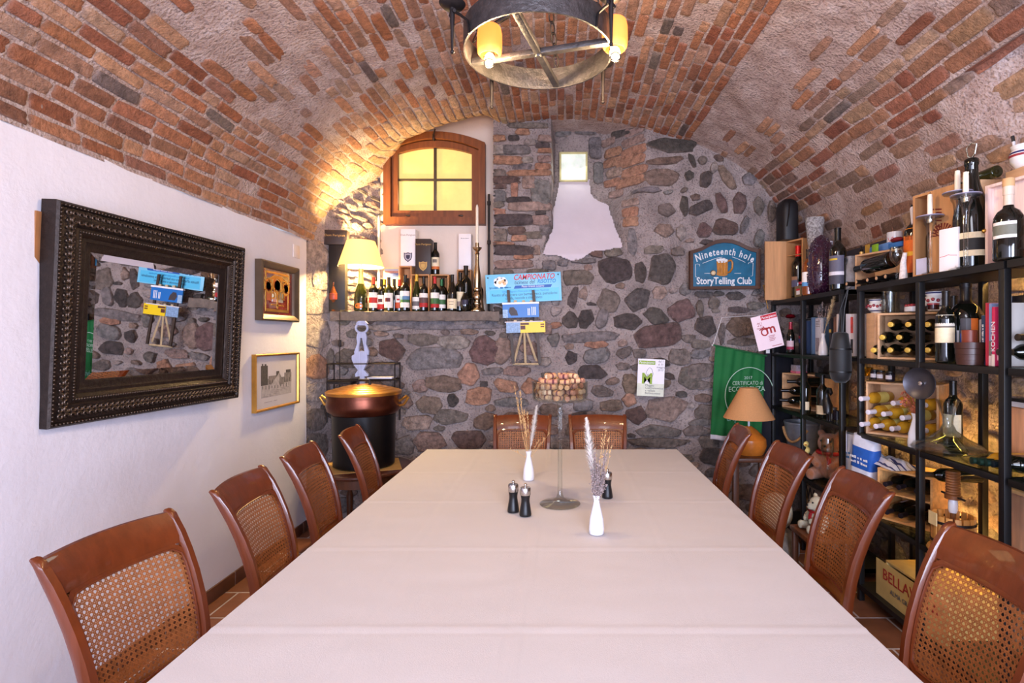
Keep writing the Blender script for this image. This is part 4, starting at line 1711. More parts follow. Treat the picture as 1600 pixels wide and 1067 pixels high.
def bottle(label, loc, kind='bordeaux', s=1.0, glass=None, cap=None, cap_z=None, lbl=None, face=-PI / 2, axis=None, group=None, name='wine_bottle', cat='bottle', extra=None, cork=None):
    """lbl: (z0, z1, arc, [(colour, share), ...] from bottom to top); axis: direction of the neck when the bottle lies"""
    if axis is not None:
        q = Vector(axis).to_track_quat('Z', 'Y')
        t = thing(name, label, cat, loc, rot=q.to_euler(), group=group)
    else:
        t = thing(name, label, cat, loc, group=group)
    glass = glass or m_dkglass
    k = (kind, s, glass.name)
    if k not in _bm:
        _bm[k] = MB().lathe([(r * s, z * s) for r, z in PROF[kind]], seg=28).mesh('bottle_glass', glass, 60)
    link('bottle_glass', _bm[k], t)
    H_ = PROF[kind][-1][1]
    if cap is not None:
        cz0 = cap_z if cap_z is not None else H_ - .062
        k2 = (kind, s, cap, cz0)
        if k2 not in _bm:
            pts = [(prof_r(kind, cz0) + .0006, cz0)]
            pts += [(r + .0006, z) for r, z in PROF[kind] if z > cz0 + .003 and r > 0.002]
            pts += [(0, H_ + .0006)]
            _bm[k2] = MB().lathe([(r * s, z * s) for r, z in pts], seg=24).mesh('capsule', mat('capsule_%d_%d_%d' % cap, cap, rough=0.3, metal=0.25, var=.06), 50)
        link('capsule', _bm[k2], t)
    if cork is not None:
        MB().lathe([(0, H_ * s - .001), (.011 * s, H_ * s - .001), (.0115 * s, H_ * s + .001), (.0105 * s, H_ * s + .003), (0, H_ * s + .003)], seg=14).build('cork', mat('cork_%d_%d_%d' % cork, cork, rough=.8), t)
    if lbl:
        z0, z1, arc, bands = lbl
        mb = MB()
        tot = sum(b[1] for b in bands)
        z = z0
        ms = []
        for i, (c, sh) in enumerate(bands):
            zz = z + (z1 - z0) * sh / tot
            r0, r1 = prof_r(kind, z) + .0007, prof_r(kind, zz) + .0007
            a = math.radians(arc) / 2
            mb.lathe([(r0 * s, z * s), (r1 * s, zz * s)], seg=16, mi=i, a0=face - a, a1=face + a)
            ms.append(mat('label_%d_%d_%d' % tuple(c), c, rough=0.6, var=0.08, scale=80))
            z = zz
        mb.build('label', ms, t, sharp=60)
        if extra:
            for (u, zc, w, h, c) in extra:                # small prints on the label: angle deg, height, width deg, height, colour
                mb = MB()
                rr = prof_r(kind, zc) + .0014
                a0 = face + math.radians(u - w / 2)
                mb.lathe([(rr * s, (zc - h / 2) * s), (rr * s, (zc + h / 2) * s)], seg=8, a0=a0, a1=a0 + math.radians(w))
                mb.build('label_print', mat('label_%d_%d_%d' % tuple(c), c, rough=.6, var=.08), t)
    return t


# ------------------------------------------------------------------ the stone ledge under the window
LZ = 1.772


def ledge(px, y):
    return Vector(((px - VX) * y / F, y, LZ))


W_, RD, OR_, BK, GN, CRM = (238, 230, 222), (176, 40, 40), (196, 80, 50), (26, 22, 22), (60, 104, 60), (232, 214, 178)
LB = (.045, .155)
gl = 'bottles along the stone ledge'
bottle('red-capped bottle with a red-swirl label, first of the ledge row beside the lamp', ledge(583.5, 4.66), s=.98, cap=(190, 60, 40), lbl=(.03, .165, 170, [(W_, 1), (RD, 1.1), (W_, 1)]), group=gl)
bottle('black-capped bottle with a white label, dark oval and red foot band on the ledge', ledge(596, 4.67), s=.93, cap=BK, lbl=(.02, .150, 170, [(RD, .9), (W_, 1.6)]), extra=[(0, .10, 60, .03, (76, 40, 50))], group=gl)
bottle('bottle with a wide white label and one dark red oval on the ledge', ledge(607.5, 4.64), s=.97, cap=(60, 50, 44), lbl=(.03, .160, 170, [(W_, 1)]), extra=[(0, .10, 70, .034, (98, 34, 44))], group=gl, glass=m_grglass)
bottle('red-capped slim bottle with a half red label, left of the landscape-label bottle', ledge(624, 4.67), s=.92, cap=(206, 60, 44), lbl=(.03, .150, 170, [(OR_, .8), (W_, 1)]), extra=[(0, .11, 40, .016, RD)], group=gl)
bottle('bottle with a blue and green landscape label, centre of the ledge row', ledge(633, 4.62), s=1.03, cap=BK, lbl=(.03, .165, 170, [(W_, .7), (GN, .4), (90, 136, 170), (W_, .7)][:2] + [((96, 132, 166), .5), (W_, .7)]), group=gl)
bottle('dark-capped plain bottle standing behind the row, left part of the ledge', ledge(601, 4.76), s=.96, cap=(150, 126, 40), cap_z=.25, group=gl)
bottle('plain black bottle standing behind the red-capped slim bottle on the ledge', ledge(616, 4.77), s=.97, cap=BK, group=gl)
bottle('slender yellow-capped bottle with a grey picture label in front of the wooden box', ledge(651, 4.66), kind='rhine', s=.97, cap=(196, 160, 60), glass=m_grglass, lbl=(.02, .125, 170, [(W_, .6), ((112, 104, 104), .9), (W_, .8)]), group=gl)
bottle('black-capped bottle with a grey and red picture label beside the yellow-capped one', ledge(662, 4.63), s=.98, cap=BK, lbl=(.035, .155, 170, [(RD, .7), ((96, 70, 66), .9), (W_, .7)]), group=gl)
bottle('red-capped bottle with a green and red label, right of the wooden box edge', ledge(679.5, 4.62), s=.98, cap=RD, lbl=(.03, .160, 170, [(RD, .6), (GN, .9), (W_, .9)]), group=gl)
bottle('green-capped bottle with a green and white label on the ledge', ledge(690, 4.66), s=.92, cap=(40, 100, 60), lbl=(.03, .155, 170, [(W_, .6), (GN, .8), (W_, .8)]), group=gl)
bottle('plain black-capped bottle behind the green-capped one on the ledge', ledge(692, 4.78), s=1.0, cap=BK, group=gl)
bottle('sloping-shouldered bottle with a low plain cream label on the ledge', ledge(706.5, 4.62), kind='burgundy', s=1.04, cap=(30, 26, 26), lbl=(.02, .100, 150, [(CRM, 1)]), extra=[(0, .075, 60, .004, (120, 100, 80)), (0, .055, 50, .004, (120, 100, 80))], group=gl)
bottle('dark bottle with a tall pale label, left of the tall black bottle on the ledge', ledge(719, 4.68), s=1.12, cap=BK, lbl=(.04, .150, 150, [((150, 130, 120), .5), (CRM, 1)]), group=gl)
bottle('tall black unlabelled bottle beside the silver candlestick', ledge(728, 4.75), s=1.35, cap=BK, group=gl)
t = thing('wine_jug', 'small round-bellied black jug in front of the tall black bottle', 'jug', ledge(727, 4.60))
MB().lathe([(0, .002), (.03, 0), (.04, .02), (.043, .06), (.038, .10), (.022, .135), (.015, .15), (.016, .158), (0, .158)], seg=24).build('jug_body', m_dkglass, t)
MB().lathe([(.0432, .055), (.0405, .095)], seg=12, a0=-2.3, a1=-.85).build('label', mat('navy_label', (40, 36, 60), rough=.5), t)
mb = MB()
mb.tube([(.036, 0, .105), (.06, 0, .11), (.065, 0, .08), (.042, 0, .05)], .005, seg=8)
mb.build('handle', m_dkglass, t)

# open wooden wine boxes behind the row
m_pine = wood('pale_pine', (214, 168, 118), rough=0.6, var=0.16)
m_pine2 = wood('honey_pine', (188, 136, 88), rough=0.6, var=0.18)
m_pine_y = wood('pine_boards', (206, 164, 124), rough=0.6, var=0.18, axis=1)


def open_box(mb, x0, x1, y0, y1, z0, z1, t=.011, front='-y', shelf=None):
    """box of boards with one open side"""
    mb.box((x0, y0, z0), (x1, y1, z0 + t), bevel=.001)
    mb.box((x0, y0, z1 - t), (x1, y1, z1), bevel=.001)
    if front in ('-y', '+y'):
        mb.box((x0, y0, z0 + t), (x0 + t, y1, z1 - t), bevel=.001)
        mb.box((x1 - t, y0, z0 + t), (x1, y1, z1 - t), bevel=.001)
        b = (y1 - .006, y1) if front == '-y' else (y0, y0 + .006)
        mb.box((x0 + t, b[0], z0 + t), (x1 - t, b[1], z1 - t))
    else:
        mb.box((x0, y0, z0 + t), (x1, y0 + t, z1 - t), bevel=.001)
        mb.box((x0, y1 - t, z0 + t), (x1, y1, z1 - t), bevel=.001)
        mb.box((x1 - .006, y0 + t, z0 + t), (x1, y1 - t, z1 - t))
    if shelf:
        mb.box((x0 + t, y0 + .02, shelf), (x1 - t, y1 - .006, shelf + .008))
    return mb


def up_box(px0, px1, py0, y0, y1, label, m, shelf=None, z0=LZ, name='wooden_wine_box'):
    a, b = at(px0, 0, y0).x, at(px1, 0, y0).x
    z1 = at(0, py0, y0).z
    o = thing(name, label, 'box', ((a + b) / 2, (y0 + y1) / 2, z0))
    mb = MB()
    open_box(mb, a - (a + b) / 2, b - (a + b) / 2, y0 - (y0 + y1) / 2, (y1 - y0) / 2, 0, z1 - z0, shelf=None)
    mb.build('box_boards', m, o)
    return o, z1, (a + b) / 2


b1, z1, xc1 = up_box(641.5, 671, 428.5, 4.72, 4.90, 'open honey-coloured wine box behind the yellow-capped bottle', m_pine2)
b2, z2, xc2 = up_box(672.5, 701, 428.5, 4.72, 4.90, 'open pale wine box behind the red- and green-capped bottles', m_pine2)
b3, z3, xc3 = up_box(623.5, 643, 415.5, 4.80, 4.935, 'upright narrow wooden box holding a bottle under the white carton', m_pine2)
b4, z4, xc4 = up_box(714, 736, 421, 4.84, 4.955, 'small wooden box under the tall white carton on the right', m_pine2)
bottle('black bottle standing inside the narrow wooden box under the white carton', (xc3, 4.855, LZ + .012), s=.98, cap=BK)
m_wcard = mat('white_carton', (238, 232, 232), rough=0.5, var=.02)
m_bcard = mat('dark_brown_carton', (52, 40, 36), rough=0.5, var=.08)
m_gold = mat('gold_print', (196, 156, 88), rough=0.4, metal=0.5)


def carton(px0, px1, py0, y0, dpt, z0, label, m, name='gift_carton'):
    a, b = at(px0, 0, y0).x, at(px1, 0, y0).x
    z1 = at(0, py0, y0).z
    o = thing(name, label, 'carton', ((a + b) / 2, y0, z0))
    hw = (b - a) / 2
    MB().box((-hw, 0, 0), (hw, dpt, z1 - z0), bevel=.002).build('carton_body', m, o)
    return o, hw, z1 - z0


def shield(o, x, z, s, m, inner=None):
    pts = [(-.5, .55), (-.28, .48), (0, .58), (.28, .48), (.5, .55), (.5, 0), (.38, -.3), (0, -.62), (-.38, -.3), (-.5, 0)]
    M_ = basis((x, -.0005, z), (1, 0, 0), (0, 0, 1))
    mb = MB().prism([(p[0] * s, p[1] * s) for p in pts], 0, .001, M=M_)
    if inner:
        mb.prism([(p[0] * s * .78, p[1] * s * .78) for p in pts], .001, .0016, mi=1, M=M_)
        mb.prism([(p[0] * s * .5, p[1] * s * .5) for p in pts], .0016, .0022, mi=0, M=M_)
    mb.build('shield_emblem', [m, inner] if inner else m, o)


o, hw, h = carton(626, 649, 358, 4.80, .11, z3 + .001, 'tall white carton with a dark shield emblem below the window', m_wcard)
shield(o, 0, h * .24, .072, mat('navy_ink', (38, 38, 66), rough=.5), mat('pale_ink', (170, 170, 186), rough=.5))
text('Dom Perignon', .022, mat('grey_ink', (120, 112, 110), rough=.5), o, basis((0, -.0004, h * .82), (1, 0, 0), (0, 0, 1)))
o, hw, h = carton(649, 673, 373, 4.725, .11, z1 + .001, 'dark brown carton with a gold shield emblem below the window', m_bcard)
shield(o, 0, h * .23, .07, m_gold, mat('dull_gold', (166, 124, 66), rough=.5))
text('Dom Perignon', .024, m_gold, o, basis((0, -.0004, h * .82), (1, 0, 0), (0, 0, 1)))
bottle('bottle with a cream and orange label on the pale wine box beside the brown carton', (at(680.5, 0, 4.78).x, 4.78, z2 + .001), s=.95, cap=BK, lbl=(.05, .16, 160, [((206, 110, 50), .3), (CRM, 1)]), extra=[(0, .125, 60, .03, (120, 110, 100))])
o, hw, h = carton(716.5, 736, 365, 4.845, .10, z4 + .001, 'tall plain white carton on a small wooden box, left of the silver candlestick', m_wcard)
dashes(mat('grey_ink', (120, 112, 110), rough=.5), o, basis((0, -.0004, h * .86), (1, 0, 0), (0, 0, 1)), .07, .007, 8)
# picture card, white candle, amber vase, black gift boxes, silver candlestick, leaning board
a = at(598, 433, 4.80)
b = at(622.5, 417.5, 4.80)
o = thing('picture_card', 'small seaside picture card propped behind the bottles right of the lamp', 'picture card', ((a.x + b.x) / 2, 4.82, LZ))
hh = b.z - LZ
hw = (b.x - a.x) / 2
MB().box((-hw, 0, 0), (hw, .004, hh)).build('card', mat('cream_card', (226, 206, 160), rough=.6), o)
mb = MB()
mb.box((-hw * .85, -.001, hh - .085), (hw * .9, 0, hh - .05), mi=0)
mb.box((-hw * .85, -.001, hh - .05), (hw * .9, 0, hh - .03), mi=1)
mb.box((-hw * .85, -.001, hh - .03), (hw * .9, 0, hh - .012), mi=2)
mb.build('printed_picture', [mat('sea_print', (76, 96, 150), rough=.5, var=.4, scale=120), mat('town_print', (168, 120, 110), rough=.5, var=.4, scale=160), mat('sky_print', (160, 168, 190), rough=.5)], o)
m_wax = mat('ivory_wax', (240, 228, 206), rough=0.5, var=.03)
o = thing('candlestick', 'cream candlestick with a tall white candle beside the lampshade', 'candlestick', ledge(592, 4.86))
zt_ = at(0, 336, 4.86).z - LZ
MB().lathe([(0, 0), (.045, 0), (.045, .01), (.028, .03), (.022, .10), (.014, .19), (.012, .21), (.02, .22), (.02, .235), (0, .236)], seg=24).build('holder', m_porc, o)
mb = MB()
mb.lathe([(0, .236), (.0125, .236), (.0115, zt_ - .03), (.006, zt_ - .008), (0, zt_)], seg=16)
mb.build('candle', m_wax, o)
o = thing('amber_vase', 'small amber glass vase at the left end of the ledge', 'vase', ledge(521.5, 4.62))
MB().lathe([(0, 0), (.018, 0), (.02, .008), (.006, .02), (.006, .06), (.012, .075), (.034, .11), (.036, .14), (.022, .18), (.012, .215), (.014, .245), (.012, .245), (.010, .215), (.02, .18), (.033, .14), (.03, .11), (0, .08)], seg=24).build('vase_body', mat('amber_glass', (200, 110, 60), rough=.05, trans=.7, ior=1.3, var=.05), o)
MB().lathe([(.0345, .10), (.0365, .125), (.035, .15)], seg=20).build('painted_band', mat('rust_enamel', (150, 60, 40), rough=.4), o)
q = at(527, 385, 4.70)
o = thing('gift_carton', 'dark gift carton lying on top of another in the corner behind the lamp', 'carton', (q.x + .01, 4.665, q.z), rotz=.12)
MB().box((-.09, -.06, 0), (.10, .03, .125), bevel=.004).build('carton_body', m_bcard, o)
text('Dom Perignon', .028, m_gold, o, basis((.0, -.0605, .07), (1, 0, 0), (0, 0, 1)))
o = thing('gift_carton', 'black upright gift carton under the lying one in the corner behind the lamp', 'carton', (q.x + .02, 4.665, LZ), rotz=.1)
MB().box((-.06, -.055, 0), (.075, .03, q.z - LZ - .002), bevel=.004).build('carton_body', mat('black_card', (28, 22, 20), rough=.5), o)
m_silver = mat('tarnished_silver', (190, 170, 140), rough=0.25, metal=1.0, var=.15, scale=30)
o = thing('candlestick', 'turned silver candlestick with a tall white candle at the right end of the ledge', 'candlestick', ledge(745.5, 4.63))
hs = at(0, 385, 4.63).z - LZ
pr = [(0, 0), (.068, 0), (.068, .006), (.055, .018), (.030, .03), (.027, .04), (.034, .05), (.034, .06), (.024, .07), (.024, .078), (.036, .09), (.038, .11), (.026, .135), (.024, .14), (.034, .15), (.034, .158), (.022, .17), (.024, .20), (.030, .26), (.024, .30)]
k = hs / .47
pr = [(r, z * k) for r, z in pr] + [(.017, .34 * k), (.015, .41 * k), (.022, .415 * k), (.014, .43 * k), (.036, .452 * k), (.040, .462 * k), (.016, .464 * k), (.016, .495 * k), (0, .495 * k)]
MB().lathe(pr, seg=28).build('candlestick_body', m_silver, o, sharp=40)
zt_ = at(0, 319, 4.63).z - LZ
MB().lathe([(0, .49 * k), (.0125, .49 * k), (.0115, zt_ - .03), (.007, zt_ - .01), (0, zt_)], seg=16).build('candle', m_wax, o)
mb = MB()
q = at(752, 0, 4.70)
o = thing('wooden_board', 'brown board leaning in the right corner of the ledge behind the candlestick', 'board', (at(754, 0, 4.72).x, 4.72, LZ), rot=(0, math.radians(-6), 0))
MB().box((-.012, -.06, 0), (.006, .07, .40), bevel=.002).build('board_panel', wood('brown_board_wood', (150, 110, 74)), o)
MB().box((-.018, -.055, .005), (-.0125, .06, .33)).build('paper_sheet', mat('cream_paper', (226, 208, 180), rough=.7), o)
bottle('dark bottle with a white label half hidden behind the silver candlestick', ledge(748.5, 4.86), s=1.05, cap=BK, lbl=(.02, .12, 170, [(W_, 1)]))

# ------------------------------------------------------------------ bottle lamp on the ledge
m_lampsh = mat('cream_lampshade', (252, 232, 190), rough=0.8, var=.02, translucent=0.6, emit=(255, 224, 150), estr=0.7)
lamp = thing('table_lamp', 'lit cream-shaded lamp made from a dark sparkling wine bottle on the stone ledge', 'lamp', ledge(564, 4.64))
LPOS = Vector(lamp.location)
sb, stp = at(0, 417, 4.64).z - LZ, at(0, 377, 4.64).z - LZ
MB().lathe([(0, .002), (.045, 0), (.054, .004), (.056, .014), (.056, .11), (.051, .15), (.038, .20), (.024, .235), (.017, .27), (.017, .30), (0, .30)], seg=32).build('bottle_base', m_grglass, lamp, sharp=60)
MB().lathe([(.0245, .235), (.0182, .27), (.0185, .34), (.02, .345), (.02, .365), (.008, .37), (.008, sb + .06), (0, sb + .06)], seg=20).build('neck_foil', mat('gold_foil', (226, 196, 120), rough=.4, metal=.4), lamp)
mb = MB()
vs, fs = [], []
for i in range(24):
    a = 2 * PI * i / 24
    u, v = math.cos(a) * .6, math.sin(a) * .024 + .045
    vs.append((.0575 * math.sin(u), -.0575 * math.cos(u), v))
vs.append((0, -.0578, .045))
mb.add(vs, [(i, (i + 1) % 24, 24) for i in range(24)])
mb.build('oval_label', mat('orange_label', (226, 120, 40), rough=.5), lamp, label='orange oval label on the bottle')
MB().lathe([(.188, sb), (.152, (sb + stp) / 2), (.116, stp), (.114, stp), (.150, (sb + stp) / 2), (.186, sb), (.188, sb)], seg=48).build('lamp_shade', m_lampsh, lamp, sharp=40)
mb = MB()
mb.ball((0, 0, sb + .10), (.03, .03, .04), seg=14, rings=10)
mb.build('bulb', mat('warm_bulb', (255, 230, 170), emit=(255, 205, 120), estr=30, var=0), lamp)
mb = MB()
for a in (0, 2.1, 4.2):
    mb.tube([(0, 0, stp - .03), (.115 * math.cos(a), .115 * math.sin(a), stp - .01)], .002, seg=5)
mb.build('shade_fitter', m_iron_d, lamp)
# switch cord of the lamp hanging in front of the wall
mb = MB()
q = at(532, 0, 4.56)
mb.tube([(q.x + .02, 4.60, LZ + .006), (q.x, 4.553, LZ + .003), (q.x, 4.545, LZ - .05), (q.x - .002, 4.55, 1.5), (q.x - .006, 4.56, 1.1), (q.x - .01, 4.56, .85)], .0035, seg=6)
mb.box((q.x - .009, 4.54, 1.47), (q.x + .009, 4.56, 1.53), bevel=.004)
lc = mb.build('lamp_cord', m_iron_d, lamp, loc=-LPOS)

# ------------------------------------------------------------------ signs and racks on the stone wall
SY = 4.585
Msig = lambda px, py, y=SY, ang=0: basis(at(px, py, y), (math.cos(ang), 0, math.sin(ang)), (-math.sin(ang), 0, math.cos(ang)))
ang = math.radians(2.6)
c_ = at(818, 449.5, SY)
o = thing('printed_sign', 'light blue printed sign tilted on the stone wall above the brochure rack', 'sign', c_, rot=(0, -ang, 0))
hw, hh = 59 * SY / F, 22.5 * SY / F
MB().box((-hw, 0, -hh), (hw, .006, hh), bevel=.001).build('sign_board', mat('sky_blue_board', (126, 200, 232), rough=.4, var=.02), o)
MB().box((-hw * .90, -.0008, -hh * .92), (hw * .93, 0, -hh * .08)).build('text_panel', mat('cyan_panel', (84, 190, 232), rough=.4, var=.02), o)


def onface(u, v):
    return basis((u * hw, -.0012, v * hh), (1, 0, 0), (0, 0, 1))


red, dkb, mdb, wht, blk = mat('red_ink', (206, 32, 56), rough=.5), mat('dark_blue_ink', (30, 50, 96), rough=.5), mat('blue_ink', (24, 124, 196), rough=.5), mat('white_ink', (240, 240, 244), rough=.5), mat('black_ink', (24, 22, 26), rough=.5)
text('CAMPIONATO', .064, red, o, onface(.30, .56), shear=.25, weight=.001, fit=.345)
text('ticinese del', .048, dkb, o, onface(.04, .26), shear=.25, fit=.172)
text('RISOTTO', .046, mdb, o, onface(.62, .27), shear=.25, weight=.001, fit=.155)
mb = MB()
mb.prism([(-.26 * hw, -.04 * hh), (.72 * hw, -.04 * hh), (.76 * hw, .16 * hh), (-.22 * hw, .16 * hh)], 0, .0006, M=basis((0, -.0012, 0), (1, 0, 0), (0, 0, 1)))
mb.build('blue_band', mat('band_blue', (24, 92, 178), rough=.5), o)
text('Piazza Grande Locarno', .024, wht, o, basis((.25 * hw, -.002, .02 * hh), (1, 0, 0), (0, 0, 1)), shear=.2, fit=.19)
text('Simone Ragusa e Ristorante della Torre, Mendrisio', .022, mdb, o, onface(.05, -.28), shear=.2, fit=.395)
text("Risotto all'aglio nero con burrata fresca, pomodorini", .034, dkb, o, onface(.02, -.53), fit=.55)
text("cipolla, nocciole e olio d'aneto", .034, dkb, o, onface(.0, -.77), fit=.31)
mb = MB()
for i in range(7):
    a = 2 * PI * i / 7
    mb.lathe([(0, .001), (.024, .001), (.026, 0)], seg=14, M=basis((-.60 * hw + .035 * math.cos(a), -.001, .45 * hh + .022 * math.sin(a)), (1, 0, 0), (0, 0, 1)))
mb.lathe([(0, .0014), (.036, .0014), (.038, 0)], seg=18, M=basis((-.60 * hw, -.001, .40 * hh), (1, 0, 0), (0, 0, 1)))
mb.build('cloud_drawing', wht, o)
mb = MB()
for k_, (u, v) in enumerate(((-.62, .42), (-.54, .50), (-.50, .36))):
    mb.lathe([(0, .0022), (.014, .0022), (.016, 0)], seg=10, M=basis((u * hw, -.001, v * hh), (1, 0, 0), (0, 0, 1)))
mb.build('peach_drawing', mat('peach_ink', (240, 190, 140), rough=.5), o)
mb = MB()
for a_, b_, s_ in ((-.12, -.02, 3), (.0, .03, 2), (.05, .12, 4)):
    mb.tube([onface(-.62, .06) @ Vector((lerp(a_, b_, i / 24) * .75, .006 * math.sin(i * .52 * s_) + .004 * math.sin(i * 1.9), .001)) for i in range(25)], .0016, seg=4)
mb.build('handwritten_line', mdb, o)
for u, v in ((-.93, .78), (.93, .82)):
    MB().ball((u * hw, -.003, v * hh), .006, seg=8, rings=5).build('screw', blk, o)

# wall rack with brochures
RY = 4.545
rk = thing('brochure_rack', 'dark wooden strip rack with pale struts on the stone wall below the blue sign', 'brochure rack', at(817, 572, RY + .03))
r0 = Vector(rk.location)


def rp(px, py, dy=0.0):
    q = at(px, py, RY) - r0
    return Vector((q.x, q.y + dy, q.z))


for pxa, pxb in ((794, 799), (833, 838.5)):
    mb = MB()
    A, B = rp(pxa, 453), rp(pxb + (3 if pxa < 800 else 5), 568)
    vs = []
    for (u, w) in ((A, 0), (B, 0)):
        pass
    d = B - A
    sd = Vector((.0115, 0, 0))
    dy = Vector((0, .012, 0))
    mb.add([A - sd, A + sd, A + sd + dy, A - sd + dy, B - sd, B + sd, B + sd + dy, B - sd + dy], [(0, 1, 2, 3), (7, 6, 5, 4), (0, 4, 5, 1), (1, 5, 6, 2), (2, 6, 7, 3), (3, 7, 4, 0)])
    mb.build('rack_upright', mat('dark_stained_strip', (58, 42, 30), rough=.5), rk)
m_pale = wood('pale_strut_wood', (198, 176, 140), rough=.6)
mb = MB()
for (xa, ya, xb, yb) in ((815, 520, 803, 566), (819, 518, 821, 568), (823, 520, 838, 564)):
    A, B = rp(xa, ya, .004), rp(xb, yb, .02)
    mb.tube([A, B], .009, seg=4)
for (xa, xb, yy) in ((801, 842, 569), (796, 840, 474), (796, 842, 505)):
    mb.tube([rp(xa, yy, .02), rp(xb, yy, .02)], .008, seg=4)
for yy in (472, 503):
    for xx in (805, 818, 830):
        mb.box(tuple(rp(xx, yy + 3, .004) + Vector((-.012, 0, 0))), tuple(rp(xx, yy - 3, .012) + Vector((.012, .004, 0))))
mb.build('rack_strut', m_pale, rk)


def leaf(px0, px1, py0, py1, y, ang, thick=.008):
    c_ = at((px0 + px1) / 2, (py0 + py1) / 2, y)
    return c_, (px1 - px0) / 2 * y / F, (py1 - py0) / 2 * y / F


c_, hw, hh = leaf(785.5, 842, 474.5, 496, RY - .012, 0)
o = thing('brochure_stack', 'blue brochures with a dark boulder picture in the upper slot of the wall rack', 'brochure', c_, rot=(0, -.03, 0))
MB().box((-hw, 0, -hh), (hw, .010, hh)).build('cover', mat('cobalt_cover', (26, 110, 190), rough=.35, var=.06), o)
mb = MB()
mb.prism([(-.55 * hw, -.7 * hh), (-.15 * hw, -.7 * hh), (-.22 * hw, 0), (-.4 * hw, .55 * hh), (-.6 * hw, .5 * hh), (-.68 * hw, -.1 * hh)], 0, .0008, mi=0, M=basis((0, -.0002, 0), (1, 0, 0), (0, 0, 1)))
mb.box((-hw, -.0008, -hh), (-.72 * hw, -.0002, hh * .2), mi=1)
mb.build('cover_picture', [mat('boulder_print', (60, 50, 54), rough=.5, var=.3, scale=60), mat('snow_print', (150, 180, 210), rough=.5, var=.3, scale=80)], o)
mb = MB()
for u in (.38, .46, .60, .70, .78):
    mb.box((u * hw, -.0008, -hh * .7), (u * hw + .006, -.0002, hh * (.5 if u > .5 else .3)))
mb.build('printed_line', wht, o)
mb = MB()
mb.box((-hw - .003, -.004, hh - .003), (hw + .003, .02, hh + .012))
mb.build('white_page', wht, o)
c_, hw, hh = leaf(813, 852, 502, 519.5, RY - .014, 0)
o = thing('brochure_stack', 'yellow brochures in the lower slot of the wall rack', 'brochure', c_, rot=(0, -.03, 0))
MB().box((-hw, 0, -hh), (hw * .55, .010, hh)).box((hw * .55, 0, -hh), (hw, .010, -hh * .45)).build('cover', mat('yellow_cover', (240, 206, 20), rough=.4, var=.03), o)
mb = MB()
mb.box((hw * .55, 0, -hh * .45), (hw, .010, hh), mi=0)
mb.box((hw * .62, -.0008, -hh * .1), (hw * .92, -.0002, hh * .15), mi=1)
mb.box((hw * .62, -.0008, hh * .3), (hw * .92, -.0002, hh * .55), mi=1)
mb.box((-hw * .98, -.0008, -hh * .4), (-hw * .6, -.0002, hh * .3), mi=2)
mb.box((-hw * .98, -.0008, hh * .4), (-hw * .3, -.0002, hh * .75), mi=2)
mb.build('printed_panel', [mat('yellow_cover', (240, 206, 20)), mat('brown_ink', (120, 70, 20), rough=.5), mat('maroon_ink', (90, 40, 30), rough=.5)], o)
c_, hw, hh = leaf(791, 813, 504, 520, RY - .008, 0)
o = thing('brochure_stack', 'grey-blue brochures left of the yellow ones in the lower slot of the rack', 'brochure', c_, rot=(0, -.03, 0))
MB().box((-hw, 0, -hh), (hw, .008, hh)).build('cover', mat('grey_blue_cover', (130, 160, 196), rough=.4, var=.35, scale=70), o)
MB().box((-hw - .01, -.008, hh), (hw + .19, .018, hh + .009)).build('white_page', mat('page_edges', (210, 206, 208), rough=.7, var=.1), o)

# carved pub sign
PSY = 4.56
c_ = at(1132, 453, PSY)
K = PSY / F
o = thing('pub_sign', 'carved blue pub sign with a beer mug in a dark wooden frame', 'sign', (c_.x, PSY, c_.z))


def px_(X, Y):          # pixel of the 1494 wide enlargement -> local coordinates
    p_ = at(1070 + X / 10.67, 370 + Y / 10.67, PSY)
    return (p_.x - c_.x, p_.z - c_.z)


top_o = [px_(68, 240), px_(250, 190), px_(400, 110), px_(500, 65), px_(640, 42), px_(780, 55), px_(900, 95), px_(1030, 160), px_(1130, 200), px_(1250, 215)]
out_ = top_o + [px_(1248, 870), px_(68, 880)]
top_i = [px_(128, 285), px_(270, 240), px_(410, 165), px_(510, 125), px_(640, 105), px_(770, 115), px_(880, 150), px_(1010, 215), px_(1100, 250), px_(1180, 268)]
inn_ = top_i + [px_(1165, 820), px_(128, 832)]
Mp = basis((0, 0, 0), (1, 0, 0), (0, 0, 1))
mb = MB()
n = len(out_)
vs = [(*p_, .012) for p_ in out_] + [(*p_, .030) for p_ in [(q_[0] * .985, q_[1]) for q_ in out_]] + [(*p_, .026) for p_ in inn_] + [(*p_, .008) for p_ in inn_] + [(*p_, -.012) for p_ in out_]
fs = []
for i in range(n):
    j = (i + 1) % n
    fs += [(i, n + i, n + j, j), (n + i, 2 * n + i, 2 * n + j, n + j), (2 * n + i, 3 * n + i, 3 * n + j, 2 * n + j), (4 * n + i, i, j, 4 * n + j)]
fs = [tuple(reversed(f_)) for f_ in fs]
mb.add(vs, fs, 0, Mp)
mb.build('sign_frame', wood('sign_frame_wood', (72, 42, 24), rough=.45, axis=0), o, sharp=30)
MB().prism(inn_, -.01, .012, M=Mp).build('blue_panel', mat('painted_blue', (20, 92, 124), rough=.35, var=.35, scale=7), o)
m_cream = mat('cream_paint', (214, 214, 216), rough=.5)
wd = 'Nineteenth hole'
arcp = [(190, 430), (330, 385), (460, 330), (560, 300), (660, 285), (780, 290), (890, 320), (1000, 365), (1110, 415)]
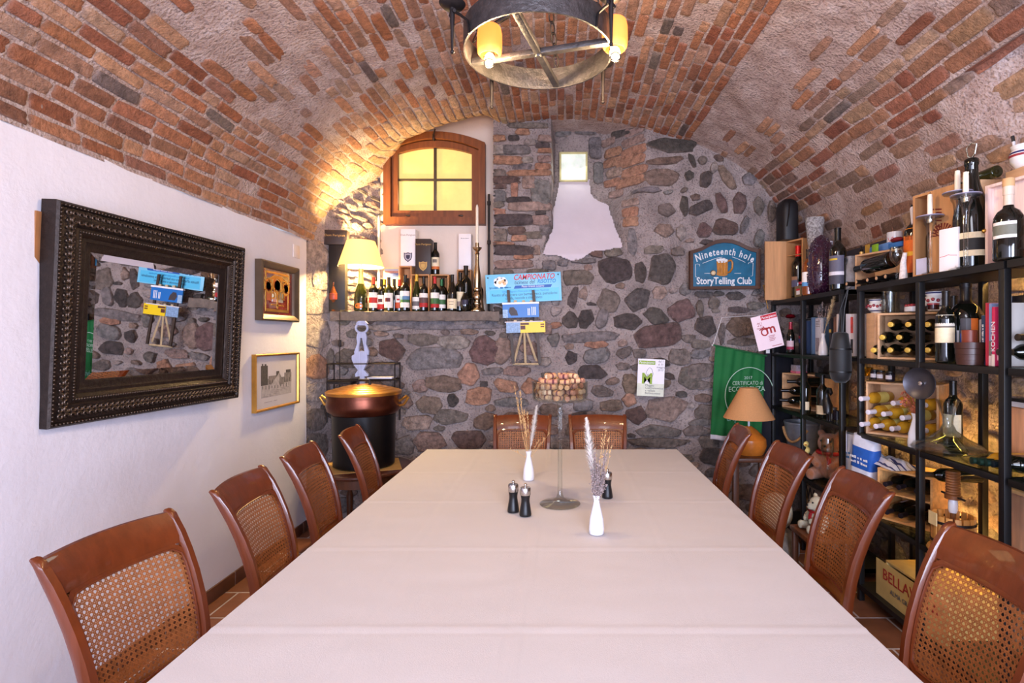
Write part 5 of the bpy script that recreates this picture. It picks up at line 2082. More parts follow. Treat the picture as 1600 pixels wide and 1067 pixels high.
# letters follow the arched top line
nx_ = 0
tot = 15
wid = {'N': 1.25, 'i': .5, 'l': .5, 't': .65, ' ': .55, 'h': .95, 'e': .9, 'n': .95, 'o': .95}
W = sum(wid[c] for c in wd)
acc = 0
lt = []
for ch_ in wd:
    u = (acc + wid[ch_] / 2) / W
    acc += wid[ch_]
    X = lerp(185, 1130, u)
    base = 300 + 130 * ((X - 650) / 465) ** 2
    sl = -2 * 130 * (X - 650) / 465 ** 2
    if ch_ == ' ':
        continue
    a = math.atan(sl) * .8
    lx, lz = px_(X, base)
    me = text_mesh(ch_, .080 if ch_ != 'N' else .088, ext=.002, shear=.1, weight=.0014)
    me.transform(Matrix.Diagonal((.74, 1, 1, 1)))
    me.transform(Mp @ Matrix.Translation((lx, lz, .0135)) @ Matrix.Rotation(a, 4, 'Z'))
    lt.append(me)
mb = MB()
for me in lt:
    mb.add([v.co.copy() for v in me.vertices], [tuple(p_.vertices) for p_ in me.polygons])
    bpy.data.meshes.remove(me)
mb.build('arched_lettering', m_cream, o)
lx, lz = px_(650, 790)
text('StoryTelling Club', .082, m_cream, o, Mp @ Matrix.Translation((lx, lz, .0135)), ext=.002, weight=.0014, fit=.462)
mb = MB()
for pts in ([(290, 445), (420, 395), (520, 360), (620, 342)], [(780, 338), (860, 365), (940, 400), (1000, 430)], [(240, 495), (245, 465), (210, 455), (170, 462), (170, 670), (195, 672)], [(1045, 455), (1060, 435), (1130, 440), (1120, 655), (1090, 655)], [(320, 612), (420, 612)], [(820, 612), (930, 612)]):
    mb.tube([Mp @ Vector((*px_(*q_), .013)) for q_ in pts], .0022, seg=5)
mb.build('painted_scroll', m_cream, o)
# beer mug in relief with foam and handle, golf ball
m_beer = mat('amber_beer_paint', (168, 108, 30), rough=.35, var=.3, scale=30)
mb = MB()
body = [px_(520, 420), px_(540, 380), px_(700, 375), px_(705, 480), px_(700, 640), px_(650, 660), px_(570, 655), px_(520, 640), px_(530, 560)]
mb.prism(body, .012, .020, M=Mp)
for X in (560, 610, 660):
    mb.tube([Mp @ Vector((*px_(X, 440), .020)), Mp @ Vector((*px_(X, 630), .020))], .007, seg=8)
mb.tube([Mp @ Vector((*px_(*q_), .018)) for q_ in ((700, 410), (760, 395), (785, 440), (780, 530), (740, 590), (700, 600))], .0085, seg=8)
mb.build('beer_mug', m_beer, o, label='amber painted beer mug in relief')
mb = MB()
for X, Y, r_ in ((545, 395, .016), (590, 385, .018), (640, 385, .018), (680, 400, .015), (560, 430, .010), (610, 425, .012), (655, 425, .009)):
    mb.ball(tuple(Mp @ Vector((*px_(X, Y), .019))), (r_, .007, r_ * .8), seg=12, rings=8)
mb.build('mug_foam', m_cream, o)
mb = MB()
mb.ball(tuple(Mp @ Vector((*px_(470, 605), .016))), (.020, .009, .020), seg=16, rings=10)
mb.build('golf_ball', mat('ball_paint', (206, 180, 140), rough=.4), o)
mb = MB()
mb.lathe([(.0, .0135), (.024, .0135), (.026, .0125)], seg=20, M=Mp @ Matrix.Translation((*px_(465, 608), 0)))
mb.build('ball_outline', mat('dark_brown_paint', (50, 28, 14), rough=.5), o)

# event card hung by a thread
EY = 4.57
K = EY / F
c_ = at(1017, 590, EY)
o = thing('event_card', 'white event card with a green letter and a chef drawing hung on the stone wall', 'card', c_, rot=(0, math.radians(2.6), 0))
hw, hh = 21 * K, 29 * K
MB().box((-hw, 0, -hh), (hw, .003, hh)).build('card', mat('white_card', (236, 232, 238), rough=.5, var=.02), o)
grn = mat('leaf_green_ink', (140, 168, 30), rough=.5)
mb = MB()
mb.box((-hw * .95, -.0008, hh * .70), (hw * .28, 0, hh * .90))
mb.build('green_banner', grn, o)
MB().box((-hw, -.0006, -hh), (hw, 0, -hh * .32)).build('pale_panel', mat('pale_green_ink', (214, 216, 196), rough=.5), o)
f_ = lambda u, v: basis((u * hw, -.0012, v * hh), (1, 0, 0), (0, 0, 1))
text('Partecipiamo', .028, wht, o, f_(-.34, .755), shear=.25, fit=.125)
text('M', .125, grn, o, f_(-.28, -.32), weight=.003)
for i, s_ in enumerate(('dal 1', 'al 31', 'maggio', '2017')):
    text(s_, .024, mat('grey_ink', (120, 112, 110)), o, f_(.70, .84 - i * .155))
for i, s_ in enumerate(('Maggio', 'Gastronomico', 'e vallate', 'Bellinzonese')):
    text(s_, .026, mat('dark_grey_ink', (90, 90, 88), rough=.5), o, basis((-.40 * hw, -.0012, (-.47 - i * .14) * hh), (1, 0, 0), (0, 0, 1)), align='LEFT')
mb = MB()
pts = [(-.28, -.22), (-.40, -.05), (-.38, .2), (-.28, .42), (-.12, .55), (.05, .45), (.16, .2), (.08, .02), (-.08, -.06), (-.04, -.2), (-.16, -.24)]
mb.tube([(u * hw, -.001, v * hh) for u, v in pts], .0014, seg=5, closed=True)
for a, b in (((-.3, -.02), (-.18, .2)), ((-.2, 0), (-.06, .2)), ((-.34, 0), (-.26, .18))):
    mb.tube([(a[0] * hw, -.001, a[1] * hh), (b[0] * hw, -.001, b[1] * hh)], .0012, seg=5)
mb.build('line_drawing', blk, o)
mb = MB()
n_ = at(1012, 532, EY) - c_
mb.tube([(-.8 * hw, -.002, hh * .97), n_, (.85 * hw, -.002, hh * .97)], .0009, seg=4)
mb.build('hanging_thread', m_iron_d, o)

# green award flag
FY = 4.53
gf = thing('award_flag', 'green award flag with white lettering hung on the stone wall behind the tan lamp', 'flag', at(1152, 535, FY))
f0 = Vector(gf.location)
mb = MB()
gc = [(1118, 540), (1196, 556), (1188, 694), (1110, 686)]
NU, NV = 40, 60
vs, fs = [], []
for j in range(NV + 1):
    for i in range(NU + 1):
        u, v = i / NU, j / NV
        px = lerp(lerp(gc[0][0], gc[1][0], u), lerp(gc[3][0], gc[2][0], u), v)
        py = lerp(lerp(gc[0][1], gc[1][1], u), lerp(gc[3][1], gc[2][1], u), v)
        w = .010 * math.sin(u * 15 + 2.2 * math.sin(v * 2.5)) * (.3 + .7 * v) + .006 * math.sin(u * 33 + v * 4)
        q = at(px, py, FY) - f0
        vs.append((q.x, q.y + w, q.z))
for j in range(NV):
    for i in range(NU):
        a = j * (NU + 1) + i
        fs.append((a + NU + 1, a + NU + 2, a + 1, a))
mb.add(vs, fs)
for k_, fc in enumerate(mb.f):
    if k_ >= (NV - 3) * NU and (k_ % NU) < 20:
        mb.mi[k_] = 1
o = mb.build('flag_cloth', [mat('green_flag_cloth', (22, 104, 50), rough=.8, var=.08, translucent=.1), mat('white_hem', (214, 212, 220), rough=.8)], gf, sharp=80)
mod = o.modifiers.new('thickness', 'SOLIDIFY')
mod.thickness = .0015
lt_g = mat('pale_green_print', (176, 206, 184), rough=.7)
def fl(px, py, dy=-.018):
    q = at(px, py, FY) - f0
    return basis((q.x, dy, q.z), (1, 0, .02), (0, 0, 1))
text('2017', .034, lt_g, gf, fl(1168, 592))
text('CERTIFICATO di', .046, lt_g, gf, fl(1167, 601), fit=.25)
text('ECCELLENZA', .058, lt_g, gf, fl(1166, 611), fit=.30)
text('tripadvisor', .082, mat('blue_green_print', (110, 166, 150), rough=.7), gf, fl(1162, 656.5), weight=.001, fit=.30)
mb = MB()
pts = []
for i in range(30):
    a = math.radians(20 + 200 * i / 29)
    px, py = 1170 + 38 * math.cos(a), 618 - 42 * math.sin(a) * 1.05
    q = at(px, py, FY) - f0
    pts.append((q.x, -.019, q.z))
mb.tube(pts, .0035, seg=6)
mb.build('printed_ring', lt_g, gf)
mb = MB()
A, B = at(1114, 539, FY) - f0, at(1198, 556, FY) - f0
mb.tube([A, B], .007, seg=8)
mb.build('flag_rod', mat('green_rod', (30, 90, 50), rough=.5), gf)
mb = MB()
mb.tube([A, at(1128, 496, 4.55) - f0, at(1190, 492, 4.55) - f0], .0025, seg=5)
mb.tube([A - Vector((.01, 0, 0)), A + Vector((.03, 0, -.006))], .006, seg=6)
mb.build('white_string', mat('white_cord', (220, 216, 218), rough=.8), gf)

# dark garment hanging beside the flag
DY = 4.575
g = thing('hanging_jacket', 'dark navy garment with small white print hanging between the green flag and the shelves', 'garment', at(1212, 545, DY))
g0 = Vector(g.location)
mb = MB()
NU, NV = 26, 40
vs, fs = [], []
for sd in (0, 1):
    for j in range(NV + 1):
        for i in range(NU + 1):
            u, v = i / NU, j / NV
            px = lerp(lerp(1194, 1240, u), lerp(1188, 1236, u), v)
            q = at(px, lerp(540, 760, v), DY) - g0
            w = .014 * math.sin(u * 12 + 1.5 * v) * (.4 + .6 * v)
            e = .03 * math.sqrt(max(0, 1 - (2 * u - 1) ** 2))
            vs.append((q.x, w + (e if sd else -e), q.z))
m_ = (NU + 1) * (NV + 1)
for j in range(NV):
    for i in range(NU):
        a = j * (NU + 1) + i
        fs.append((a + NU + 1, a + NU + 2, a + 1, a))
        fs.append((m_ + a, m_ + a + 1, m_ + a + NU + 2, m_ + a + NU + 1))
mb.add(vs, fs)
mb.build('garment_cloth', mat('navy_black_cloth', (22, 22, 32), rough=.85, var=.1), g, sharp=80)
mb = MB()
q = at(1197, 548, DY) - g0
mb.box((q.x - .02, -.055, q.z - .02), (q.x + .01, -.05, q.z + .01))
mb.build('white_tag', wht, g)
dashes(wht, g, basis(at(1204, 583, DY) - g0 + Vector((0, -.047, 0)), (.15, 0, -1), (1, 0, .15)), .09, .018, 4)
dashes(mat('pale_blue_print', (150, 170, 206), rough=.6), g, basis(at(1203, 557, DY) - g0 + Vector((0, -.047, 0)), (.05, 0, -1), (1, 0, .05)), .06, .016, 6)

# red and white event sheet hung on a cord from the wooden box
UY = 4.10
c_ = at(1199, 518, UY)
K = UY / F
o = thing('event_sheet', 'tilted white event sheet with a red corner and red logo hanging from the wooden box', 'sheet', c_, rot=(0, math.radians(-14), math.radians(0)))
hw, hh = 20.5 * K, 27 * K
MB().box((-hw, 0, -hh), (hw, .002, hh)).build('sheet', mat('blush_paper', (236, 212, 218), rough=.5, var=.02), o)
mb = MB()
mb.box((-.25 * hw, -.0008, hh * .70), (hw * .98, 0, hh * .97))
mb.build('red_corner', mat('crimson_ink', (190, 28, 44), rough=.5), o)
text('Partecipiamo', .028, wht, o, basis((.36 * hw, -.0014, hh * .76), (1, 0, 0), (0, 0, 1)), shear=.25, fit=.11)
drd = mat('brick_red_ink', (160, 40, 40), rough=.5)
text('m', .10, drd, o, basis((.28 * hw, -.0014, -.12 * hh), (1, 0, 0), (0, 0, 1)), weight=.002)
mb = MB()
M_ = basis((-.22 * hw, -.001, -.0 * hh), (1, 0, 0), (0, 0, 1))
mb.tube([M_ @ Vector((.024 * math.cos(a), .024 * math.sin(a), 0)) for a in [2 * PI * k / 18 for k in range(18)]], .005, seg=6, closed=True)
mb.tube([M_ @ Vector((-.035, .022, 0)), M_ @ Vector((0, .034, 0)), M_ @ Vector((.035, .022, 0))], .004, seg=6)
mb.tube([M_ @ Vector((0, .034, 0)), M_ @ Vector((.0, .046, 0))], .004, seg=6)
mb.build('pot_logo', drd, o)
for i, s_ in enumerate(('dal 1', 'al 31', 'maggio')):
    text(s_, .02, drd, o, basis((-.45 * hw, -.0012, (.52 - .14 * i) * hh), (1, 0, 0), (0, 0, 1)))
mb = MB()
for i in range(4):
    mb.box((0 * hw, -.0008, (-.30 - i * .09) * hh), ((.5 - .08 * (i % 2)) * hw, -.0002, (-.27 - i * .09) * hh))
mb.box((.1 * hw, -.0008, -.9 * hh), (.85 * hw, -.0002, -.87 * hh))
mb.build('printed_line', drd, o)

# ------------------------------------------------------------------ corner by the left wall: round table, copper pot, iron trivet, carved figure
CYc = 4.12
xc = at(569, 0, CYc).x
zt_ = at(0, 727, CYc).z
rt = thing('round_side_table', 'round dark wooden side table in the left corner under the copper pot', 'table', (xc, CYc, 0))
MB().lathe([(0, zt_ - .035), (.34, zt_ - .035), (.355, zt_ - .02), (.355, zt_ - .008), (.345, zt_), (0, zt_)], seg=48).build('tabletop', wood('walnut', (84, 44, 28), rough=.3, coat=.4), rt, sharp=40)
MB().lathe([(.27, zt_ - .11), (.28, zt_ - .11), (.28, zt_ - .036), (.27, zt_ - .036), (.27, zt_ - .11)], seg=40).build('apron', m_dark, rt)
for a in (45, 135, 225, 315):
    x, y = .25 * math.cos(math.radians(a)), .25 * math.sin(math.radians(a))
    MB().lathe([(.014, 0), (.02, .1), (.026, .3), (.018, .34), (.028, .37), (.028, zt_ - .04)], seg=14, M=Matrix.Translation((x, y, 0))).build('leg', m_dark, rt)
mb = MB()
mb.box((-.27, -.2, 0), (.27, .2, .003))
o = mb.build('straw_mat', mat('ochre_mat', (204, 160, 90), rough=.9, var=.1, scale=60), None, (xc - .0, CYc - .03, zt_ + .0005), (0, 0, .35))
tag(o, 'ochre cloth mat under the copper pot on the round side table', 'mat')
pot = thing('copper_pot', 'large copper cauldron with brass lid over a black iron lower pot on the side table', 'pot', (xc, CYc, zt_ + .004))
zr = at(0, 612, CYc).z - zt_
m_copper = mat('aged_copper', (104, 58, 44), rough=.32, metal=.9, var=.35, scale=6)
MB().lathe([(0, 0), (.205, 0), (.222, .01), (.232, zr - .17), (.222, zr - .16), (0, zr - .16)], seg=56).build('lower_pot', mat('black_iron_pot', (22, 20, 22), rough=.3, metal=.5), pot, sharp=40)
MB().lathe([(.225, zr - .172), (.232, zr - .165), (.262, zr - .14), (.272, zr - .10), (.262, zr - .055), (.262, zr - .04), (.268, zr - .04), (.268, zr - .005), (.26, zr - .005), (.255, zr - .06), (0, zr - .06)], seg=64).build('copper_body', m_copper, pot, sharp=40)
lid = MB()
pr = [(.272, zr - .02), (.275, zr - .005), (.275, zr + .002)]
for i in range(24):
    t_ = i / 23
    r_ = .272 * (1 - t_)
    pr.append((r_, zr + .004 + .05 * math.sin((t_) * PI / 2) + .0025 * math.sin(t_ * 6 * 2 * PI)))
lid.lathe(pr, seg=64)
l_ = lid.build('lid', mat('brass_lid', (206, 146, 70), rough=.3, metal=.9, var=.15), pot, sharp=50)
mb = MB()
mb.tube([(-.045, 0, zr + .05), (-.04, 0, zr + .085), (.04, 0, zr + .085), (.045, 0, zr + .05)], .009, seg=8)
mb.build('lid_handle', m_iron_d, l_)
for sg in (-1, 1):
    mb = MB()
    mb.tube([(sg * .262, 0, zr - .11), (sg * .30, 0, zr - .10), (sg * .335, 0, zr - .045), (sg * .325, 0, zr - .035), (sg * .262, 0, zr - .075)], .010, seg=8)
    mb.build('handle', m_brass, pot)
# iron trivet frame behind the pot
TY_ = 4.42
o = thing('iron_trivet', 'low black iron frame standing against the stones behind the copper pot', 'trivet', at(564, 640, TY_))
o0 = Vector(o.location)
g_ = lambda px, py, dy=0: at(px, py, TY_) - o0 + Vector((0, dy, 0))
mb = MB()
for dy in (0, .14):
    mb.tube([g_(511, 660, dy), g_(511, 569, dy), g_(617, 568, dy), g_(617, 660, dy)], .007, seg=6)
    mb.tube([g_(511, 596, dy), g_(617, 593, dy)], .008, seg=6)
for px in (511, 617):
    mb.tube([g_(px, 569, 0), g_(px, 569, .14)], .007, seg=6)
    mb.tube([g_(px, 595, 0), g_(px, 595, .14)], .007, seg=6)
mb.build('iron_bars', m_iron_d, o)
mb = MB()
A = g_(510, 600)
B = g_(548, 596)
mb.box((A.x, -.005, A.z), (B.x, .13, A.z + .014))
mb.build('shelf_slat', m_iron_d, o)
o1 = thing('white_board', 'narrow white board lying on the iron frame behind the copper pot', 'board', g_(594, 593) + o0)
MB().box((-.10, -.02, 0.007), (.10, .11, .02), bevel=.002).build('board', mat('white_enamel', (206, 206, 220), rough=.4), o1)
for zz in (0.0,):
    pass
# carved white figure: ring, two prongs, broad body
CYf = 4.50
o = thing('carved_figure', 'bluish white carved wooden figure with a ring top standing against the stones', 'carving', at(566, 600, CYf))
o0 = Vector(o.location)
cp = lambda X, Y: tuple((at(500 + X / 3.95, 480 + Y / 3.95, CYf) - o0)[i] for i in (0, 2))
Mf = basis((0, 0, 0), (1, 0, 0), (0, 0, 1))
mb = MB()
mb.tube([Mf @ Vector((*cp(258 + 36 * math.cos(a), 128 + 30 * math.sin(a)), .0)) for a in [2 * PI * k / 28 for k in range(28)]], .015, seg=8, closed=True, flat_=.7)
mb.prism([cp(*q) for q in ((225, 100), (240, 84), (280, 84), (296, 100), (280, 112), (240, 112))], -.012, .012, M=Mf)
mb.prism([cp(*q) for q in ((236, 152), (282, 152), (290, 185), (286, 225), (304, 270), (302, 295), (278, 290), (272, 240), (262, 190), (252, 190), (244, 235), (240, 285), (216, 292), (214, 275), (232, 225), (228, 185))], -.012, .012, M=Mf)
mb.prism([cp(*q) for q in ((240, 275), (262, 268), (292, 280), (298, 320), (288, 355), (272, 385), (300, 412), (300, 425), (278, 425), (280, 480), (246, 480), (250, 425), (222, 428), (220, 412), (238, 388), (212, 355), (200, 320), (200, 300))], -.016, .016, M=Mf)
mb.build('figure_body', mat('limewashed_wood', (176, 182, 212), rough=.7, var=.18, scale=2.5, stretch=(20, 20, 1.5), bump=.3, bscale=20), o, sharp=40)

# ------------------------------------------------------------------ tan table lamp behind the right chairs
LY = 3.98
q = at(1170, 653, LY)
zl0 = .70
st = thing('lamp_stand', 'small dark wooden stand under the tan lamp behind the right-hand chairs', 'stand', (q.x, LY, 0))
MB().box((-.17, -.17, zl0 - .03), (.17, .17, zl0), bevel=.005).build('stand_top', m_dark, st)
for sx in (-1, 1):
    for sy in (-1, 1):
        MB().box((sx * .145 - .02, sy * .145 - .02, 0), (sx * .145 + .02, sy * .145 + .02, zl0 - .031), bevel=.003).build('leg', m_dark, st)
tl = thing('table_lamp', 'unlit table lamp with a tan conical shade in front of the green flag', 'lamp', (q.x, LY, zl0 + .001))
z0_, z1_ = q.z - zl0, at(0, 606, LY).z - zl0
k_ = LY / F
MB().lathe([(38.5 * k_, z0_), (13.5 * k_, z1_), (13.2 * k_, z1_), (38 * k_, z0_), (38.5 * k_, z0_)], seg=48).build('lamp_shade', mat('tan_shade', (196, 142, 92), rough=.8, var=.08, scale=120, translucent=.15), tl, sharp=40)
MB().lathe([(0, 0), (.10, 0), (.11, .02), (.125, .06), (.12, .11), (.06, .17), (.02, z0_ - .06), (0, z0_ - .06)], seg=32).build('lamp_base', mat('orange_glaze', (190, 110, 40), rough=.25, var=.2), tl)
MB().lathe([(.008, z0_ - .065), (.008, z1_ - .02), (0, z1_ - .02)], seg=12).build('stem', m_porc, tl)
mb = MB()
for a in (0, 2.1, 4.2):
    mb.tube([(0, 0, z1_ - .03), (13.2 * k_ * math.cos(a), 13.2 * k_ * math.sin(a), z1_ - .008)], .002, seg=5)
mb.build('shade_fitter', m_iron_d, tl)
# ------------------------------------------------------------------ black metal shelving along the right wall
SX0, SX1 = 1.76, 2.10
ZL = [0.10, 0.54, 0.99, 1.425, 1.848]
m_blk = mat('black_metal', (20, 19, 20), rough=.4, var=.1)
m_shglass = thin_glass('shelf_glass', (226, 240, 230))


def shelving(y0, y1, ymid, label, setback=0.015):
    t = thing('shelving_unit', label, 'shelves', (SX0, (y0 + y1) / 2, 0), group='black metal shelving units')
    c = (y0 + y1) / 2
    H = ZL[-1]
    for y in (y0 + .015, ymid, y1 - setback):
        MB().box((0, y - c - .015, 0), (.03, y - c + .015, H - .03), bevel=.002).build('front_post', m_blk, t)
        MB().box((SX1 - SX0 - .03, y - c - .015, 0), (SX1 - SX0, y - c + .015, H - .03), bevel=.002).build('back_post', m_blk, t)
    for k, z in enumerate(ZL):
        mb = MB()
        for x in (0, SX1 - SX0 - .024):
            mb.box((x + .001, y0 - c + .001, z - .03), (x + .025, y1 - c - .001, z - .002), bevel=.001)
        for y in (y0, ymid - .012, y1 - .024):
            mb.box((.02, y - c, z - .028), (SX1 - SX0 - .02, y - c + .024, z - .003))
        if k in (0, 4):
            mb.box((-.002, y0 - c, z - .03), (SX1 - SX0 + .002, y1 - c, z))
            mb.build('shelf_board', m_blk, t)
        else:
            mb.build('shelf_rail', m_blk, t)
            MB().box((.004, y0 - c + .004, z - .008), (SX1 - SX0 - .004, y1 - c - .004, z)).build('glass_shelf', m_shglass, t)
    return t


SH_FAR = shelving(3.405, 4.535, 3.97, 'far black metal shelving unit by the stone wall, with glass shelves')
SH_NEAR = shelving(2.155, 3.225, 2.68, 'near black metal shelving unit with glass shelves full of wine crates')
shelving(1.05, 2.14, 1.6, 'black metal shelving unit at the right edge of the photo, nearest the camera', setback=.13)


def sp(px, x, lvl, dz=.001):
    y = x * F / (px - VX)
    return Vector((x, y, ZL[lvl] + dz))


def zpx(py, y):
    return EYE + (VY - py) * y / F


def crate(pxa, pxb, x, lvl, h, depth, label, m, face_shift=0, name='wine_crate', shelf=None):
    """open-fronted crate whose opening faces the room"""
    ya, yb = x * F / (pxa - VX), x * F / (pxb - VX)
    o = thing(name, label, 'crate', (x, (ya + yb) / 2, ZL[lvl] + .001))
    hw = abs(ya - yb) / 2
    MB_ = MB()
    t = .011
    MB_.box((0, -hw, 0), (depth, hw, t), bevel=.001)
    MB_.box((0, -hw, h - t), (depth, hw, h), bevel=.001)
    MB_.box((0, -hw, t), (depth, -hw + t, h - t), bevel=.001)
    MB_.box((0, hw - t, t), (depth, hw, h - t), bevel=.001)
    MB_.box((depth - .006, -hw + t, t), (depth, hw - t, h - t))
    if shelf:
        MB_.box((.02, -hw + t, shelf), (depth - .006, hw - t, shelf + .008))
    MB_.build('crate_boards', m, o)
    return o, (x, (ya + yb) / 2, hw)


def crate_rot(pxa, pxb, x0, lvl, h, depth, al, label, m, name='wine_crate', shelf=None):
    """crate turned by al degrees so that its opening looks at the room and towards the table's near end"""
    al = math.radians(al)
    yF = x0 * F / (pxa - VX)
    r_ = (pxb - VX) / F
    w = (r_ * yF - x0) / (math.sin(al) + r_ * math.cos(al))
    o = thing(name, label, 'crate', (x0, yF, ZL[lvl] + .001), rotz=al)
    b = MB()
    t = .011
    b.box((0, -w, 0), (depth, 0, t), bevel=.001).box((0, -w, h - t), (depth, 0, h), bevel=.001)
    b.box((0, -w, t), (depth, -w + t, h - t), bevel=.001).box((0, -t, t), (depth, 0, h - t), bevel=.001)
    b.box((depth - .006, -w + t, t), (depth, -t, h - t))
    if shelf:
        b.box((.02, -w + t, shelf), (depth - .006, -t, shelf + .008))
    b.build('crate_boards', m, o)

    def on_front(px, e=0.0):
        q = (px - VX) / F
        s_ = (q * yF - x0) / (math.sin(al) + q * math.cos(al))
        p_ = Vector((x0 + math.sin(al) * s_ - math.cos(al) * e, yF - math.cos(al) * s_ - math.sin(al) * e, 0))
        p_.y, p_.x = p_.y, p_.x
        return p_
    return o, on_front, Vector((-math.cos(al), -math.sin(al), 0)), w


WALLF = basis((0, 0, 0), (0, -1, 0), (0, 0, 1))     # text facing the room from the right side


def face(o, x, y, z):
    return basis((x, y, z), (0, -1, 0), (0, 0, 1))


FC = PI + .55          # labels look towards the room and the camera
# ---- glass shelf under the top: dark wine crate, jugs, books
o, onf, nrm, cw_ = crate_rot(1371, 1481, 1.775, 3, .255, .215, 45, 'pine crate of gold-capped dark bottles on the second glass shelf, under the jugs', m_pine_y)
g = 'gold-capped bottles in the pine crate'
caps = [(1368.5, 547, 'bottom row, first from the far end'), (1394, 547, 'bottom row, second from the far end'), (1421, 547, 'bottom row, third from the far end'), (1452, 547, 'bottom row, nearest the standing bottles'),
        (1382, 527, 'middle row, first from the far end'), (1408, 527, 'middle row, second from the far end'), (1438, 527, 'middle row, nearest the standing bottles'),
        (1395, 507, 'top row, first from the far end'), (1422, 507, 'top row, middle one'), (1452, 507, 'top row, nearest the standing bottles')]
for px, py, w_ in caps:
    q = onf(px, .045)
    q.z = zpx(py, q.y)
    d_ = nrm
    bottle('gold-capped dark bottle lying in the pine crate: ' + w_, q - d_ * .262, s=.875, cap=(206, 168, 66), cap_z=.262, axis=d_, group=g)
o = thing('crate_lid', 'pale slatted box end standing at the far side of the gold-capped bottle crate', 'box', sp(1358, 1.80, 3))
MB().box((0, -.055, 0), (.255, .03, .262), bevel=.002).box((-.004, -.055, 0), (0, -.02, .262)).build('box_boards', m_pine_y, o)
m_maj = mat('cream_majolica', (226, 222, 218), rough=.25, var=.06, coat=.4)
m_navy = mat('navy_glaze', (40, 44, 100), rough=.3)
m_redgl = mat('red_glaze', (150, 50, 56), rough=.3)


def jug(label, loc, r, h, name='majolica_jug', cat='jug', ha=-PI / 2):
    t = thing(name, label, cat, loc)
    MB().lathe([(0, 0), (r * .55, 0), (r * .62, h * .06), (r * .55, h * .14), (r * .92, h * .36), (r, h * .55), (r * .7, h * .80), (r * .86, h), (r * .82, h), (r * .65, h * .81), (r * .9, h * .55), (0, h * .3)], seg=32).build('jug_body', m_maj, t, sharp=50)
    mb = MB()
    for a, b in ((.90, .97), (.20, .26)):
        ra = lerp(.7, .86, (a - .80) / .20) if a > .5 else lerp(.55, .92, (a - .14) / .22)
        rb = lerp(.7, .86, (b - .80) / .20) if b > .5 else lerp(.55, .92, (b - .14) / .22)
        mb.lathe([(r * ra + .0008, h * a), (r * rb + .0008, h * b)], seg=32)
    mb.build('painted_band', m_navy, t)
    mb = MB()
    for k in range(6):
        a = FC - .9 + .36 * k
        mb.ball((r * .98 * math.cos(a), r * .98 * math.sin(a), h * (.52 + .06 * (k % 2))), (.009, .009, .009), seg=8, rings=6)
    mb.build('painted_flower', m_redgl, t)
    mb = MB()
    e = Vector((math.cos(ha), math.sin(ha), 0))
    mb.tube([e * r * .74 + Vector((0, 0, h * .86)), e * r * 1.35 + Vector((0, 0, h * .9)), e * r * 1.5 + Vector((0, 0, h * .68)), e * r * .98 + Vector((0, 0, h * .45))], .006, seg=8)
    mb.build('handle', m_maj, t)
    return t


zt_ = ZL[3] + .257 - ZL[3]
y_ = 1.87 * F / (1367 - VX)
jug('small cream painted jug with navy bands on the far end of the gold-capped bottle crate', (1.87, y_ - .02, ZL[3] + .258), .052, .088)
jug('cream painted jug with blue grapes on the near end of the gold-capped bottle crate', (1.92, 1.92 * F / (1463 - VX), ZL[3] + .258), .062, .095)
mb = MB()
o = thing('glass_jar', 'clear glass storage jar between the two painted jugs on the bottle crate', 'jar', (1.88, 1.88 * F / (1391 - VX), ZL[3] + .258))
MB().lathe([(0, 0), (.043, 0), (.046, .005), (.046, .125), (.042, .128), (.042, .008), (0, .008)], seg=32).build('jar_body', m_glass, o, sharp=40)
o = thing('small_cake_box', 'white trinket with red berries on the bottle crate beside the shelf post', 'trinket', (1.86, 1.86 * F / (1424 - VX), ZL[3] + .258))
MB().box((-.02, -.032, 0), (.03, .032, .028), bevel=.006).build('trinket_base', m_porc, o)
mb = MB()
for k in range(7):
    mb.ball((-.012 + .012 * (k % 3), -.024 + .008 * k, .032), .009, seg=8, rings=6)
mb.build('red_berry', m_redgl, o)
o = thing('small_jar', 'low dark jam jar with a red lid in front of the grape jug', 'jar', (1.83, 1.83 * F / (1458 - VX), ZL[3] + .258))
MB().lathe([(0, 0), (.024, 0), (.025, .004), (.025, .024), (0, .026)], seg=20).build('jar_body', mat('dark_jam', (50, 20, 18), rough=.2), o)
MB().lathe([(.026, .022), (.026, .03), (0, .031)], seg=20).build('lid', m_redgl, o)
bottle('standing dark bottle with a two-part cream label beside the gold-capped bottle crate', sp(1478, 1.80, 3), s=1.12, cap=BK, lbl=(.085, .20, 150, [(CRM, 1.2), ((90, 80, 70), .12), ((214, 206, 190), .9)]), face=FC)
bottle('standing dark bottle with a plain cream label behind the two-part-label bottle', sp(1490, 1.93, 3), s=1.08, cap=BK, lbl=(.08, .19, 170, [(CRM, 1)]), face=FC)
# magnum with a patchwork label
lb = [(1.0, (36, 34, 40))]
bt = bottle('large dark magnum with a colourful patchwork label among the shelf books', sp(1509, 1.90, 3), kind='squat', s=1.38, cap=BK, cap_z=.2, face=FC)
cols = [(-50, .10, 24, .12, (216, 110, 40)), (-30, .125, 16, .05, (90, 90, 96)), (-14, .125, 16, .05, (60, 56, 62)), (8, .075, 18, .07, (226, 220, 216)), (-20, .075, 30, .05, (40, 80, 170)), (36, .125, 34, .055, (226, 160, 40)), (34, .075, 30, .05, (30, 26, 34))]
for (u, zc, w_, h_, c_) in cols:
    mb = MB()
    rr = (prof_r('squat', min(zc, .149)) + .001) * 1.38
    a0 = FC + math.radians(-u - w_ / 2)
    mb.lathe([(rr, (zc - h_ / 2) * 1.38), (rr, min((zc + h_ / 2), .15) * 1.38)], seg=8, a0=a0, a1=a0 + math.radians(w_))
    mb.build('label_patch', mat('label_%d_%d_%d' % c_, c_, rough=.5), bt)
q = sp(1516, 1.80, 3)
